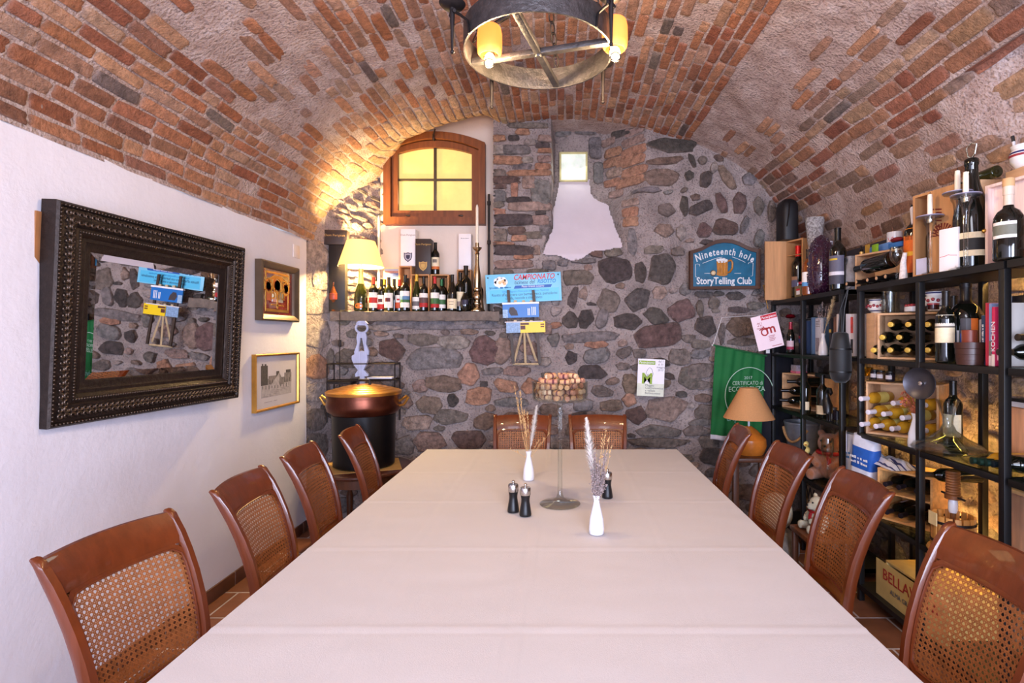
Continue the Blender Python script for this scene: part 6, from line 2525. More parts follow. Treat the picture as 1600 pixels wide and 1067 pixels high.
o = thing('leather_cup', 'ribbed dark brown leather cup holding a roll on the second glass shelf', 'cup', q)
MB().lathe([(0, 0), (.050, 0), (.051, .02), (.053, .022), (.053, .045), (.055, .047), (.055, .07), (.057, .072), (.059, .098), (.056, .098), (.052, .01), (0, .008)], seg=32).build('cup_body', mat('brown_leather', (66, 38, 30), rough=.35, var=.15), o, sharp=35)
o = thing('leather_roll', 'reddish leather roll standing inside the ribbed brown cup', 'roll', q + Vector((0, .004, .010)))
MB().lathe([(0, 0), (.026, 0), (.030, .14), (.027, .142), (.010, .136), (0, .136)], seg=24).build('roll_body', mat('red_leather', (124, 54, 34), rough=.4, var=.15), o)


def book(label, px, x, lvl, th, h, d, col, spine=None, tcol=wht, tsize=.02, lean=0.0, name='book', bands=(), group=None):
    p_ = sp(px, x, lvl)
    t = thing(name, label, 'book', p_, rot=(lean, 0, 0), group=group)
    MB().box((0, -th / 2, 0), (d, th / 2, h), bevel=.0015).build('cover', flat(col, .45), t)
    MB().box((.004, -th / 2 + .002, h - .004), (d - .003, th / 2 - .002, h + .0006)).build('pages', mat('book_pages', (226, 218, 204), rough=.8), t)
    for (za, zb, c_) in bands:
        MB().box((-.0008, -th / 2, h * za), (0, th / 2, h * zb)).build('spine_band', flat(c_, .45), t)
    if spine:
        if spine == '-':
            dashes(tcol, t, basis((-.0012, -th * .22, h * .5), (0, 0, 1), (0, 1, 0)), h * .62, th * .42, 12)
        else:
            text(spine, tsize, tcol, t, basis((-.0015, -tsize * .34, h * .5), (0, 0, 1), (0, 1, 0)))
    return t


gb = 'books on the second glass shelf'
book('dark blue spined book beside the patchwork magnum on the second shelf', 1536, 1.83, 3, .020, .215, .19, (36, 62, 96), '-', wht)
book('slim grey-white book between the patchwork magnum and the dark blue book', 1531, 1.90, 3, .010, .20, .17, (170, 166, 172))
book('tall pale blue book with a red edge left of the pink cookbook', 1546, 1.81, 3, .022, .262, .20, (126, 150, 196), None, bands=[(0, .16, (220, 214, 216)), (.16, .40, (120, 116, 110))])
book('thin red-edged book between the dark blue and pale blue books', 1540.5, 1.80, 3, .007, .265, .20, (190, 50, 66))
book('pink KOCHEN cookbook on the second glass shelf', 1552, 1.79, 3, .016, .245, .20, (204, 46, 90), 'KOCHEN', wht, .03, bands=[(0, .2, (226, 214, 206))])
book('magenta book between the pink cookbook and the shelf post', 1558, 1.80, 3, .015, .245, .20, (150, 24, 84), None, bands=[(.1, .3, (214, 170, 190))])
book('pale grey book hidden behind the near shelf post on the second shelf', 1563, 1.81, 3, .012, .26, .20, (196, 190, 184))
o = thing('black_book_box', 'large black boxed book with grey letters at the right edge of the second shelf', 'book', (1.97, 1.97 * F / (1593 - VX), ZL[3] + .001), rotz=0)
MB().box((0, -.05, 0), (.10, .05, .30), bevel=.002).build('cover', flat((20, 18, 26), .3), o)
MB().box((-.001, .040, 0), (0, .046, .30)).build('spine_line', mat('silver_edge', (190, 190, 206), rough=.3), o)
text('GI', .075, mat('grey_foil', (90, 88, 100), rough=.4), o, basis((-.0015, .0, .17), (0, -1, 0), (0, 0, 1)))
bottle('dark bottle lying with its foil end towards the room beside the near shelf post', atx(1559, 550, 1.80) + Vector((.262, .0, 0)), s=.9, cap=(60, 50, 40), axis=(-1, -.05, 0))
bottle('upper dark bottle lying in front of the black boxed book at the right edge', atx(1588, 527, 1.80) + Vector((.262, .0, 0)), s=.9, cap=(60, 50, 40), axis=(-1, -.05, 0))

# ---- far unit, second shelf
bottle('small brown bitter bottle with a pink label on the far second shelf', sp(1235.5, 1.80, 3), kind='beer', s=.98, cap=(150, 40, 60), cap_z=.19, lbl=(.03, .10, 160, [((170, 50, 80), .5), ((226, 196, 204), 1)]), face=FC)
o = thing('glass_stopper', 'small dark red glass ornament hanging above the bitter bottle', 'ornament', atx(1235, 494, 1.86))
MB().lathe([(0, -.02), (.03, -.015), (.042, -.006), (.03, .012), (.008, .018), (0, .02)], seg=20).build('ornament_body', mat('ruby_glass', (110, 14, 26), rough=.1, trans=.3), o)
mb = MB()
mb.tube([(0, 0, .018), (0, 0, ZL[4] - .033 - o.location.z)], .0012, seg=4)
mb.build('hanging_thread', m_iron_d, o)
book('dark binder with a red and blue spine left of the small shelf vase', 1249, 1.86, 3, .03, .27, .2, (30, 30, 38), None, bands=[(.42, .5, (150, 40, 60)), (.3, .42, (60, 70, 130))])
book('dark blue book right of the binder on the far second shelf', 1260, 1.88, 3, .025, .25, .2, (40, 60, 100))
book('tall slate blue book behind the small vase on the far second shelf', 1268, 1.86, 3, .022, .27, .2, (90, 116, 150))
o = book('wide white brochure file with pictures behind the small vase', 1278, 1.87, 3, .085, .262, .02, (214, 214, 226), None)
mb = MB()
mb.box((-.001, -.02, .02), (0, .035, .12))
mb.build('printed_picture', mat('picture_print', (150, 140, 150), rough=.5, var=.6, scale=160), o)
mb = MB()
for k in range(4):
    mb.box((-.001, -.03, .20 + .012 * k), (0, .03, .204 + .012 * k))
mb.build('printed_line', mat('grey_ink', (120, 112, 110)), o)
book('black book with a gold spot on its spine right of the small vase', 1297, 1.84, 3, .03, .26, .2, (26, 22, 24), None, bands=[(.6, .68, (210, 170, 60))])
book('brown book right of the black gold-spotted book on the far shelf', 1303, 1.84, 3, .014, .26, .2, (120, 80, 60))
book('white cookbook left of the mid shelf posts on the far second shelf', 1308.5, 1.82, 3, .028, .275, .2, (222, 216, 220))
p_ = sp(1286, 1.79, 3)
v3 = thing('bud_vase', 'white bud vase with a pampas plume on the far second glass shelf', 'vase', p_)
MB().lathe([(r * 1.0, z * .98) for r, z in VP_], seg=28).build('vase_body', m_porc, v3, sharp=60)
mb = MB()
plume(mb, (0, 0, .12), (0.0, -.17, .42), .022, 240, 21)
mb.build('pampas_plume', mat('cream_plume', (226, 204, 164), rough=.95, var=.1, translucent=.3), v3, sharp=80)
mb = MB()
wisps(mb, (0, 0, .12), [(.0, .05, .22), (.01, .02, .24), (0, -.08, .2), (-.02, .03, .2), (.01, -.03, .21)], 31, 14)
mb.build('straw_stem', m_lav, v3, sharp=80)
o = thing('picture_book', 'white book with a red poppy on its cover between the two shelving units', 'book', atx(1327, 522, 1.90))
o.location.z = 1.426
MB().box((0, -.05, 0), (.02, .05, .275), bevel=.001).build('cover', flat((226, 214, 210), .4), o)
mb = MB()
mb.box((-.001, -.047, .15), (0, .047, .255))
mb.build('poppy_picture', mat('poppy_print', (200, 50, 24), rough=.4, var=.5, scale=22), o)
mb = MB()
mb.box((-.001, -.045, .02), (0, -.015, .11))
mb.build('black_panel', blk, o)
# (it stands on a narrow glass shelf that bridges the two units)
q = atx(1325, 560, 1.775)
o = thing('bottle_cooler', 'black fabric bottle cooler hanging by its strap between the two shelving units', 'cooler bag', (1.728, q.y, 1.27))
MB().lathe([(0, 0), (.03, 0), (.052, .02), (.062, .06), (.062, .20), (.05, .255), (.045, .30), (.03, .31), (0, .31)], seg=24).build('cooler_body', mat('black_neoprene', (18, 18, 20), rough=.6, sheen=.2), o, sharp=60)
mb = MB()
mb.tube([(0, .03, .29), (.01, .02, .45), (.03, -.03, .573), (.045, -.04, .579)], .004, seg=6)
mb.tube([(0, -.03, .29), (.01, -.03, .45), (.03, -.035, .573)], .004, seg=6)
mb.build('strap', m_blk, o)
for z in (.06, .2):
    MB().lathe([(.0625, z), (.064, z + .006), (.0625, z + .012)], seg=24, caps=False).build('rib_seam', m_blk, o)

# ---- third level
o, onf, nrm, cw_ = crate_rot(1353, 1467, 1.775, 2, .30, .215, 42, 'pine crate of white-capped white wine bottles on the third glass shelf', m_pine_y)
g = 'white-capped bottles in the lower pine crate'
caps = [(1350, 623, 'alone at the top of the far end'), (1361, 644, 'middle row, far end'), (1385, 647, 'middle row, second from the far end'), (1400, 630, 'upper row, behind the dried flowers'),
        (1351, 663, 'bottom row, far end'), (1373, 666, 'bottom row, second from the far end'), (1398, 670, 'bottom row, third from the far end'), (1414, 653, 'middle row, behind the white vase'),
        (1441, 674, 'bottom row, nearest the decanter'), (1440, 634, 'upper row, nearest the decanter')]
for px, py, w_ in caps:
    q = onf(px, .05)
    q.z = zpx(py, q.y)
    d_ = (nrm + Vector((-.2, .18, 0))).normalized()
    b_ = q - d_ * .27
    bottle('white-capped golden bottle in the lower crate: ' + w_, b_, s=.9, glass=m_ambglass, cap=(232, 226, 236), cap_z=.232, axis=d_, group=g, lbl=(.06, .15, 150, [((226, 206, 110), 1)]), face=0)
m_dkjar = mat('dark_preserve', (30, 24, 34), rough=.2)
for px, lb_ in ((1367, 'small dark preserve jar on the white-wine crate, farthest of three'), (1377, 'small brown preserve jar on the white-wine crate, middle of three'), (1391, 'small dark preserve jar with a black lid on the white-wine crate, nearest of three')):
    o = thing('preserve_jar', lb_, 'jar', (1.84, 1.84 * F / (px - VX), ZL[2] + .312))
    MB().lathe([(0, 0), (.022, 0), (.023, .004), (.023, .042), (.019, .046), (0, .047)], seg=18).build('jar_body', mat('brown_jar', (90, 66, 50), rough=.3) if px == 1377 else m_dkjar, o)
    MB().lathe([(.0235, .012), (.0235, .034)], seg=10, a0=FC - .8, a1=FC + .8).build('label', mat('label_grey', (200, 196, 206), rough=.6), o)
    MB().lathe([(.0205, .047), (.0205, .056), (0, .057)], seg=18).build('lid', m_blk, o)
m_goldl = mat('gold_mosaic', (206, 160, 50), rough=.2, metal=.9, var=.5, scale=60)
for px, py, r_, lb_ in ((1352, 572, .045, 'round gold mosaic bowl on the far end of the white-wine crate'), (1382, 568, .034, 'small gold mosaic bowl hanging over the preserve jars')):
    q = atx(px, py, 1.95)
    o = thing('gold_bowl', lb_, 'bowl', (q.x, q.y, ZL[2] + .312))
    MB().lathe([(0, 0), (r_ * .5, 0), (r_ * .9, r_ * .5), (r_, r_ * 1.2), (r_ * .95, r_ * 1.2), (r_ * .8, r_ * .5), (0, r_ * .2)], seg=24).build('bowl_body', m_goldl, o)
o = thing('steel_bowl', 'round dark steel bowl hooked on the near shelf post in front of the white-wine crate', 'bowl', atx(1436, 599, 1.745))
M_ = Matrix.Rotation(-PI / 2, 4, 'Y')
MB().lathe([(0, -.022), (.04, -.019), (.068, -.009), (.078, .0), (.0765, .003), (.066, -.005), (.038, -.015), (0, -.018)], seg=40, M=M_ @ Matrix.Rotation(.0, 4, 'X')).build('bowl_body', mat('dark_steel', (74, 72, 78), rough=.38, metal=.8), o, sharp=60)
o.rotation_euler = (0, 0, .45)
mb = MB()
mb.lathe([(0, .01), (.010, .008), (.010, 0), (0, -.002)], seg=12, M=M_ @ Matrix.Translation((0, 0, -.014)))
mb.build('knob', m_chrome, o)
mb = MB()
mb.tube([(-.004, 0, .076), (.004, 0, .10), (.016, 0, .102)], .002, seg=5)
mb.build('hook', m_iron_d, o)
p_ = sp(1421, 1.77, 2)
v4 = thing('bud_vase', 'white bud vase with red dried flowers in front of the white-wine crate', 'vase', p_ + Vector((.03, 0, 0)))
MB().lathe([(r * 1.15, z * 1.12) for r, z in VP_], seg=28).build('vase_body', m_porc, v4, sharp=60)
mb = MB()
r = random.Random(8)
for i in range(34):
    a, q_ = r.uniform(0, 6.28), .045 * math.sqrt(r.random())
    tp = Vector((q_ * math.cos(a), .02 + q_ * math.sin(a) * 1.3, r.uniform(.20, .31)))
    mb.tube([(0, 0, .14), tp * .6 + Vector((0, 0, .06)), tp], .0008, seg=4)
    for gk in range(4):
        mb.ball(tuple(tp + Vector((r.uniform(-.01, .01), r.uniform(-.01, .01), r.uniform(-.015, .01)))), r.uniform(.003, .007), seg=6, rings=4)
mb.build('dried_flower_sprig', mat('dried_red_flowers', (170, 96, 70), rough=.9, var=.5, scale=30), v4)
# wide decanter
p_ = sp(1481, 1.86, 2)
o = thing('wine_decanter', 'wide-based clear glass decanter with a slanted lip on the third glass shelf', 'decanter', p_)
kq = p_.y / F
MB().lathe([(0, .0), (.10, .0), (.145, .012), (.155, .024), (.14, .042), (.08, .075), (.035, .11), (.022, .14), (.024, .17), (.042, .235), (.050, .255), (.0485, .256), (.040, .235), (.022, .17), (.020, .14), (.033, .11), (.078, .074), (.137, .040), (.151, .024), (.142, .015), (.10, .004), (0, .004)], seg=48).build('decanter_body', m_glass, o, sharp=60)
bottle('dark bottle with a cream label behind the decanter on the third shelf', sp(1489, 1.99, 2), s=1.12, cap=BK, lbl=(.05, .15, 150, [(CRM, 1)]), face=FC)
# green bottles lying behind the near post
g = 'green-capped bottles lying by the near shelf post'
for i, (px, py, gg, c_, w_) in enumerate(((1518, 698, m_ambglass, (24, 44, 34), 'farthest of the four, golden'), (1529, 706, m_ambglass, (24, 44, 34), 'second from the far end, golden'), (1540, 713, m_dkglass, (20, 40, 34), 'third from the far end, dark'), (1551, 719, m_dkglass, (24, 34, 40), 'nearest of the four, blue-banded'))):
    q = atx(px, py, 1.73 + .012 * i)
    q.z = max(q.z, ZL[2] + .012)
    d_ = Vector((-1, .10, .0)).normalized()
    bb = q - d_ * .28
    bb.z = ZL[2] + .038
    bottle('green-capped bottle lying by the near shelf post: ' + w_, bb, s=.94, glass=gg, cap=c_, axis=d_ + Vector((0, 0, -.0)), lbl=(.06, .13, 130, [((232, 226, 220), 1)]), face=0, group=g)
o = thing('wooden_box', 'upright rounded wooden box at the right edge of the third shelf behind the green bottles', 'box', (1.98, 1.98 * F / (1590 - VX), ZL[2] + .09))
o.location.z = ZL[2] + .001
MB().box((0, -.06, 0), (.09, .06, .25), bevel=.012).build('box_boards', wood('rose_pine', (206, 150, 112), rough=.6), o)
o2 = thing('paper_stack', 'small stack of white papers on the upright wooden box at the right edge', 'papers', (2.02, 1.98 * F / (1590 - VX), ZL[2] + .252))
MB().box((-.03, -.055, 0), (.04, .05, .022)).build('paper_sheets', mat('page_edges', (210, 206, 208)), o2)
MB().box((-.031, -.055, .022), (.04, .05, .036)).build('dark_cover', m_blk, o2)
# far unit, third level
o, onf, nrm, cw_ = crate_rot(1222, 1287, 1.79, 2, .275, .24, 25, 'pine crate of black bottles on the far third shelf under the pink box', m_pine_y)
g = 'black bottles in the far pine crate'
for px, py, w_ in ((1234, 596, 'top one of three'), (1224, 610, 'middle one of three'), (1222, 625, 'bottom one of three')):
    q = atx(px, py, 1.77)
    d_ = Vector((-1, .28, 0)).normalized()
    b_ = q - d_ * .25
    bottle('black bottle lying neck out in the far pine crate: ' + w_, b_, s=.9, cap=BK, cap_z=.22, axis=d_, group=g)
for px, x, lb_, col_ in ((1258.5, 1.80, 'black bottle with a cream label standing by the far crate, left of the bird figure', CRM), (1285, 1.81, 'black bottle with a cream label standing just left of the black bird figure', (206, 186, 150))):
    bottle(lb_, sp(px, x, 2), s=1.0, cap=BK, lbl=(.03, .09, 150, [(col_, 1)]), face=FC)
p_ = sp(1295, 1.785, 2)
o = thing('bird_figure', 'black metal long-necked bird figure on the far third shelf', 'figurine', p_)
mb = MB()
mb.tube([(0, .01, .05), (0, .015, .10), (0, .03, .145), (0, .03, .185), (0, .005, .215), (0, -.02, .215), (0, -.03, .19), (0, -.022, .175)], [.028, .032, .022, .014, .011, .011, .013, .004], seg=12)
mb.tube([(0, .012, .06), (0, .02, .03), (0, .018, 0)], [.016, .006, .006], seg=8)
mb.tube([(0, -.006, .06), (0, -.01, .03), (0, -.012, 0)], [.016, .006, .006], seg=8)
mb.box((-.02, -.03, 0), (.02, .04, .004))
mb.build('bird_body', m_black, o, sharp=60)
for px, x, h_, lb_ in ((1301, 1.87, .075, 'small grey tin behind the black bird figure'), (1308, 1.88, .06, 'low dark tin beside the mid shelf post on the far third shelf')):
    o = thing('small_tin', lb_, 'tin', sp(px, x, 2))
    MB().lathe([(0, 0), (.03, 0), (.03, h_), (.027, h_ + .004), (0, h_ + .004)], seg=24).build('tin_body', mat('grey_tin', (110, 104, 100), rough=.35, metal=.6) if px < 1305 else m_dkjar, o)
o = thing('pink_box', 'small pale box with a pink base on top of the far pine crate', 'box', (1.88, 1.88 * F / (1246 - VX), ZL[2] + .277))
MB().box((-.03, -.05, .018), (.05, .05, .065)).build('box_top', mat('mottled_lilac', (170, 160, 176), rough=.5, var=.4, scale=50), o)
MB().box((-.032, -.052, 0), (.052, .052, .018)).build('box_base', mat('pink_card', (214, 110, 140), rough=.5), o)
o = thing('flat_black_case', 'long flat black case lying on the far pine crate', 'case', (1.85, 1.85 * F / (1290 - VX), ZL[2] + .277))
MB().box((-.03, -.14, 0), (.05, .10, .03), bevel=.006).build('case_body', m_black, o)
# rolled paper and white note in the gap between the units
q = atx(1331, 640, 1.80)
o = thing('paper_roll', 'rolled brown paper bag with blue print standing between the shelving units', 'paper roll', (1.88, q.y + .005, ZL[2] - .04), rot=(.06, .05, 0))
MB().lathe([(0, .02), (.026, .02), (.032, .1), (.042, .26), (.040, .262), (.030, .1), (0, .06)], seg=18, wob=lambda a, z: .06 * math.sin(3 * a + z * 30)).build('roll_body', mat('kraft_paper', (150, 112, 86), rough=.85, var=.15), o)
# ---- fourth level: paper bags, cloth on a crate, wine press, bucket, bear, glass
q = atx(1328, 682, 1.78)
o = thing('folded_leaflet', 'folded white leaflet with grey print sticking out between the shelving units', 'leaflet', (1.76, q.y, zpx(690, q.y)), rot=(.1, 0, -.5))
MB().box((-.002, -.04, -.055), (.0, .04, .06)).build('sheet', mat('leaflet_paper', (226, 222, 232), rough=.6), o)
mb = MB()
for k in range(6):
    mb.box((-.0028, -.028, .03 - .014 * k), (-.002, .02 + .006 * (k % 2), .034 - .014 * k))
mb.build('printed_line', mat('grey_ink', (120, 112, 110)), o)


def bag(label, px, x, lvl, w, h, col, stripe, lean=0., z=None):
    p_ = sp(px, x, lvl)
    if z is not None:
        p_.z = z
    t = thing('paper_bag', label, 'bag', p_, rot=(lean, -.08, .3))
    mb = MB()
    vs, fs = [], []
    NU, NV = 16, 12
    for j in range(NV + 1):
        v = j / NV
        for i in range(NU):
            a = 2 * PI * i / NU
            k = 1 - .55 * v ** 2.5
            cu = math.copysign(abs(math.cos(a)) ** .5, math.cos(a))
            su = math.copysign(abs(math.sin(a)) ** .5, math.sin(a))
            n_ = .006 * nz(i * .5, v * 3, px * .1, 1.3)
            vs.append((cu * (.05 * k + n_), su * (w / 2 + .01 * v + n_), v * h))
    for j in range(NV):
        for i in range(NU):
            fs.append((j * NU + i, j * NU + (i + 1) % NU, (j + 1) * NU + (i + 1) % NU, (j + 1) * NU + i))
    fs.append(tuple(reversed(range(NU))))
    fs.append(tuple(range(NV * NU, (NV + 1) * NU)))
    mb.add(vs, fs)
    for k_, f_ in enumerate(mb.f):
        if k_ < NU * NV and 3 <= k_ // NU <= 8 and stripe:
            mb.mi[k_] = 1
    mb.build('bag_paper', [mat('bag_white', (214, 216, 228), rough=.6), mat('bag_blue', (36, 90, 176), rough=.5, var=.2)] if stripe else flat(col, .6), t, sharp=60)
    dashes(wht if stripe else mdb, t, basis((-.0545, 0, h * .48), (0, -1, .0), (-.12, 0, 1)), w * .8, .018, 3, rows=2)
    return t


bag('white flour bag with a blue band beside the striped cloth on the shelves', 1352, 1.80, 1, .15, .25, (214, 216, 228), True, .12, z=ZL[1] + .181)
bag('white paper bag with small blue print in the gap between the shelving units', 1331, 1.85, 1, .10, .22, (210, 210, 222), False, .05, z=ZL[1] + .181)
o = thing('wine_carton', 'tall narrow white wine carton under the paper bags between the shelving units', 'carton', (1.80, 1.80 * F / (1331 - VX), ZL[1] + .001))
MB().box((0, -.05, 0), (.09, .05, .18), bevel=.002).build('carton_body', mat('pale_carton', (206, 196, 200), rough=.5), o)
dashes(mat('grey_ink', (120, 112, 110)), o, basis((-.0012, .01, .09), (0, 0, -1), (0, -1, 0)), .08, .014, 5)
o = thing('wine_carton', 'low cardboard box under the blue-banded flour bag on the fourth shelf', 'carton', (1.80, 1.80 * F / (1352 - VX), ZL[1] + .001))
MB().box((-.02, -.075, 0), (.12, .075, .18), bevel=.002).build('carton_body', mat('pale_kraft', (200, 176, 156), rough=.7), o)
o, onf, nrm, cw_ = crate_rot(1371, 1457, 1.775, 1, .28, .235, 30, 'tall honey-coloured wine crate with a cloth on top on the fourth shelf', wood('honey_boards', (214, 160, 100), rough=.6, axis=1), shelf=.14)
g = 'dark bottles in the honey-coloured crate'
for px, z_, w_ in ((1390, .05, 'lower board, far end'), (1412, .05, 'lower board, middle'), (1440, .05, 'lower board, near end'), (1388, .20, 'upper board, far end'), (1409, .20, 'upper board, middle'), (1437, .20, 'upper board, near end')):
    p_ = onf(px, .03) - nrm * .26
    bottle('dark bottle lying in the honey-coloured crate: ' + w_, (p_.x, p_.y, ZL[1] + z_ + .003), s=.87, cap=(40, 34, 40), axis=nrm, group=g, lbl=(.05, .14, 200, [((206, 200, 200), 1)]), face=PI)
# crumpled striped cloth
p_ = sp(1388, 1.88, 1, .283)
o = thing('striped_cloth', 'crumpled white cloth with navy stripes lying on the honey-coloured crate', 'cloth', p_)
mb = MB()
NU, NV = 40, 26
vs, fs = [], []
for j in range(NV + 1):
    for i in range(NU + 1):
        u, v = 2 * i / NU - 1, 2 * j / NV - 1
        e = max(0, (1 - abs(u) ** 4) * (1 - abs(v) ** 4))
        z_ = e * (.028 + .018 * nz(u * 2, v * 2, 3, 2.0) + .012 * math.sin(v * 9 + 2 * nz(u, v, 1, 2)))
        vs.append((v * .085 + .012 * nz(u, v, 5, 2), u * .17 + .012 * nz(u, v, 9, 2), max(0.0012, z_)))
for j in range(NV):
    for i in range(NU):
        a = j * (NU + 1) + i
        fs.append((a + 1, a, a + NU + 1, a + NU + 2))
mb.add(vs, fs)
for k_, f_ in enumerate(mb.f):
    if (k_ // NU) % 5 == 2:
        mb.mi[k_] = 1
mb.build('cloth_folds', [mat('white_linen', (222, 218, 224), rough=.9), mat('navy_stripe', (60, 62, 110), rough=.9)], o, sharp=80)
bottle('dark bottle lying on the near end of the honey-coloured crate beside the cloth', (1.80 + .27, 1.80 * F / (1447 - VX), ZL[1] + .323), s=.92, cap=(60, 44, 30), axis=(-1, .15, 0))
# little wine press
p_ = sp(1489, 1.84, 1)
o = thing('wine_press', 'small wooden slatted wine press with a screw and a paper tag on the fourth shelf', 'wine press', p_)
m_slat = wood('press_slat_wood', (190, 132, 66), rough=.5)
for k in range(16):
    a = 2 * PI * k / 16
    mb = MB()
    mb.box((-.004, -.0125, .02), (.004, .0125, .175), bevel=.001)
    mb.build('stave', m_slat, o, loc=(.083 * math.cos(a), .083 * math.sin(a), 0), rot=(0, 0, a))
mb = MB()
for z in (.05, .14):
    mb.lathe([(.088, z), (.091, z), (.091, z + .012), (.088, z + .012), (.088, z)], seg=32)
for k in range(12):
    a = 2 * PI * k / 12
    mb.ball((.092 * math.cos(a), .092 * math.sin(a), .146), .004, seg=6, rings=4)
mb.build('iron_hoop', m_iron_d, o)
MB().lathe([(0, 0), (.10, 0), (.105, .01), (.10, .02), (0, .02)], seg=32).build('press_base', m_slat, o)
mb = MB()
pr = [(0, .02), (.012, .02), (.012, .2)]
mb.lathe(pr + [(0, .2)], seg=14)
for k in range(9):
    mb.lathe([(.028, .27 + k * .012), (.031, .275 + k * .012), (.028, .281 + k * .012)], seg=18)
mb.lathe([(0, .25), (.034, .25), (.034, .268), (.028, .27), (.028, .379), (0, .379)], seg=18)
mb.build('press_screw', wood('screw_wood', (120, 72, 38), rough=.4), o)
mb = MB()
mb.lathe([(.016, .185), (.020, .20), (.020, .235), (.016, .25)], seg=14)
mb.build('screw_nut', m_porc, o)
mb = MB()
mb.tube([(0, -.075, .262), (0, .075, .262)], .005, seg=6)
mb.build('press_handle', m_iron_d, o)
MB().box((-.098, -.03, .13), (-.095, .025, .19)).build('paper_tag', mat('cream_tag', (232, 206, 150), rough=.6), o)
bottle('dark bottle lying low with its label showing beside the near shelf post', (1.83 + .2, 1.83 * F / (1557 - VX), ZL[1] + .045), s=1.0, cap=BK, axis=(-1, .3, 0), lbl=(.05, .15, 200, [(W_, 1)]), face=PI / 2)
bottle('lower dark bottle with a white label lying at the right edge of the fourth shelf', (1.79 + .22, 1.79 * F / (1578 - VX), ZL[1] + .045), s=1.0, cap=(206, 200, 200), axis=(-1, .3, 0), lbl=(.05, .15, 200, [(W_, 1)]), face=PI / 2)
o = thing('wooden_box', 'plain wooden box at the right edge of the fourth shelf', 'box', (1.97, 1.97 * F / (1591 - VX), ZL[1] + .092))
o.location.z = ZL[1] + .001
MB().box((0, -.06, 0), (.10, .06, .33), bevel=.004).build('box_boards', wood('grey_pine', (176, 136, 110), rough=.6), o)
o2 = thing('wooden_tray', 'round-edged wooden board lying on the plain wooden box at the right edge', 'board', (1.97, 1.97 * F / (1591 - VX), ZL[1] + .332))
MB().box((-.02, -.07, 0), (.11, .07, .02), bevel=.008).build('board', m_pine, o2)
# far unit fourth level
p_ = sp(1237, 1.87, 1)
p_.y = 3.78
p_.x = (1237 - VX) * 3.78 / F + .19
o = thing('zinc_bucket', 'grey zinc bucket with a rope handle on the far fourth shelf', 'bucket', (1.925, 4.33, ZL[1] + .001))
hb = .34
MB().lathe([(0, 0), (.09, 0), (.093, .01), (.132, hb - .015), (.137, hb - .012), (.137, hb), (.130, hb), (.09, .02), (0, .015)], seg=40).build('bucket_body', mat('zinc', (140, 146, 160), rough=.4, metal=.6, var=.2), o, sharp=40)
mb = MB()
pts = []
for k in range(14):
    u = k / 13
    a = FC - .9 + 1.8 * u
    z = hb - .05 - .10 * math.sin(PI * u)
    r_ = lerp(.093, .132, z / hb) + .010
    pts.append((r_ * math.cos(a), r_ * math.sin(a), z))
mb.tube(pts, .010, seg=8)
mb.build('rope_handle', mat('jute_rope', (180, 136, 90), rough=.9, var=.3, scale=90), o)
m_bearb = mat('brown_plush', (170, 94, 36), rough=1.0, var=.2, scale=60, bump=1.0, bscale=260, sheen=.6)
m_bearw = mat('cream_plush', (236, 222, 184), rough=1.0, var=.06, scale=40, bump=1.0, bscale=260, sheen=.5)


def plush(label, loc, s, m, rz, scarf, muzz):
    t = thing('plush_bear', label, 'toy bear', loc, rotz=rz)
    # local: facing +X; one continuous skinned body
    mb = MB()

    def blob(c, r):
        mb.ball(tuple(v * s for v in c), tuple(v * s for v in r), seg=20, rings=14)
    blob((0, 0, .36), (.30, .34, .36))          # belly
    blob((0.03, 0, .88), (.25, .27, .25))        # head
    blob((.25, 0, .82), (.13, .13, .11))         # muzzle
    for sg in (-1, 1):
        blob((-.02, sg * .21, 1.10), (.06, .09, .09))      # ears
        mb.tube([tuple(v * s for v in p_) for p_ in ((.05, sg * .26, .58), (.20, sg * .30, .45), (.32, sg * .18, .38))], [.11 * s, .105 * s, .09 * s], seg=12)
        mb.ball(tuple(v * s for v in (.33, sg * .17, .38)), .09 * s, seg=12, rings=8)
        mb.tube([tuple(v * s for v in p_) for p_ in ((.0, sg * .22, .16), (.25, sg * .28, .14), (.42, sg * .28, .14))], [.17 * s, .15 * s, .12 * s], seg=12)
        mb.ball(tuple(v * s for v in (.44, sg * .28, .15)), (.10 * s, .12 * s, .14 * s), seg=12, rings=8)
    b = mb.build('bear_body', m, t, sharp=80)
    md = b.modifiers.new('fuse', 'REMESH')
    md.mode = 'VOXEL'
    md.voxel_size = .028 * s
    md.use_smooth_shade = True
    mb = MB()
    mb.ball((.375 * s, 0, .86 * s), (.035 * s, .05 * s, .035 * s), seg=12, rings=8)
    mb.build('nose', m_black, t)
    for sg in (-1, 1):
        MB().ball((.245 * s, sg * .11 * s, .96 * s), .030 * s, seg=10, rings=8).build('eye', m_black, t)
    if scarf:
        mb = MB()
        mb.tube([(.25 * s * math.cos(a) + .02 * s, .27 * s * math.sin(a), .66 * s) for a in [2 * PI * k / 24 for k in range(24)]], .045 * s, seg=8, closed=True)
        mb.tube([(.26 * s, .05 * s, .66 * s), (.33 * s, .10 * s, .55 * s), (.35 * s, .12 * s, .42 * s)], [.05 * s, .055 * s, .05 * s], seg=8, flat_=.5)
        mb.build('red_scarf', mat('red_ribbon', (150, 20, 24), rough=.7), t)
    return t


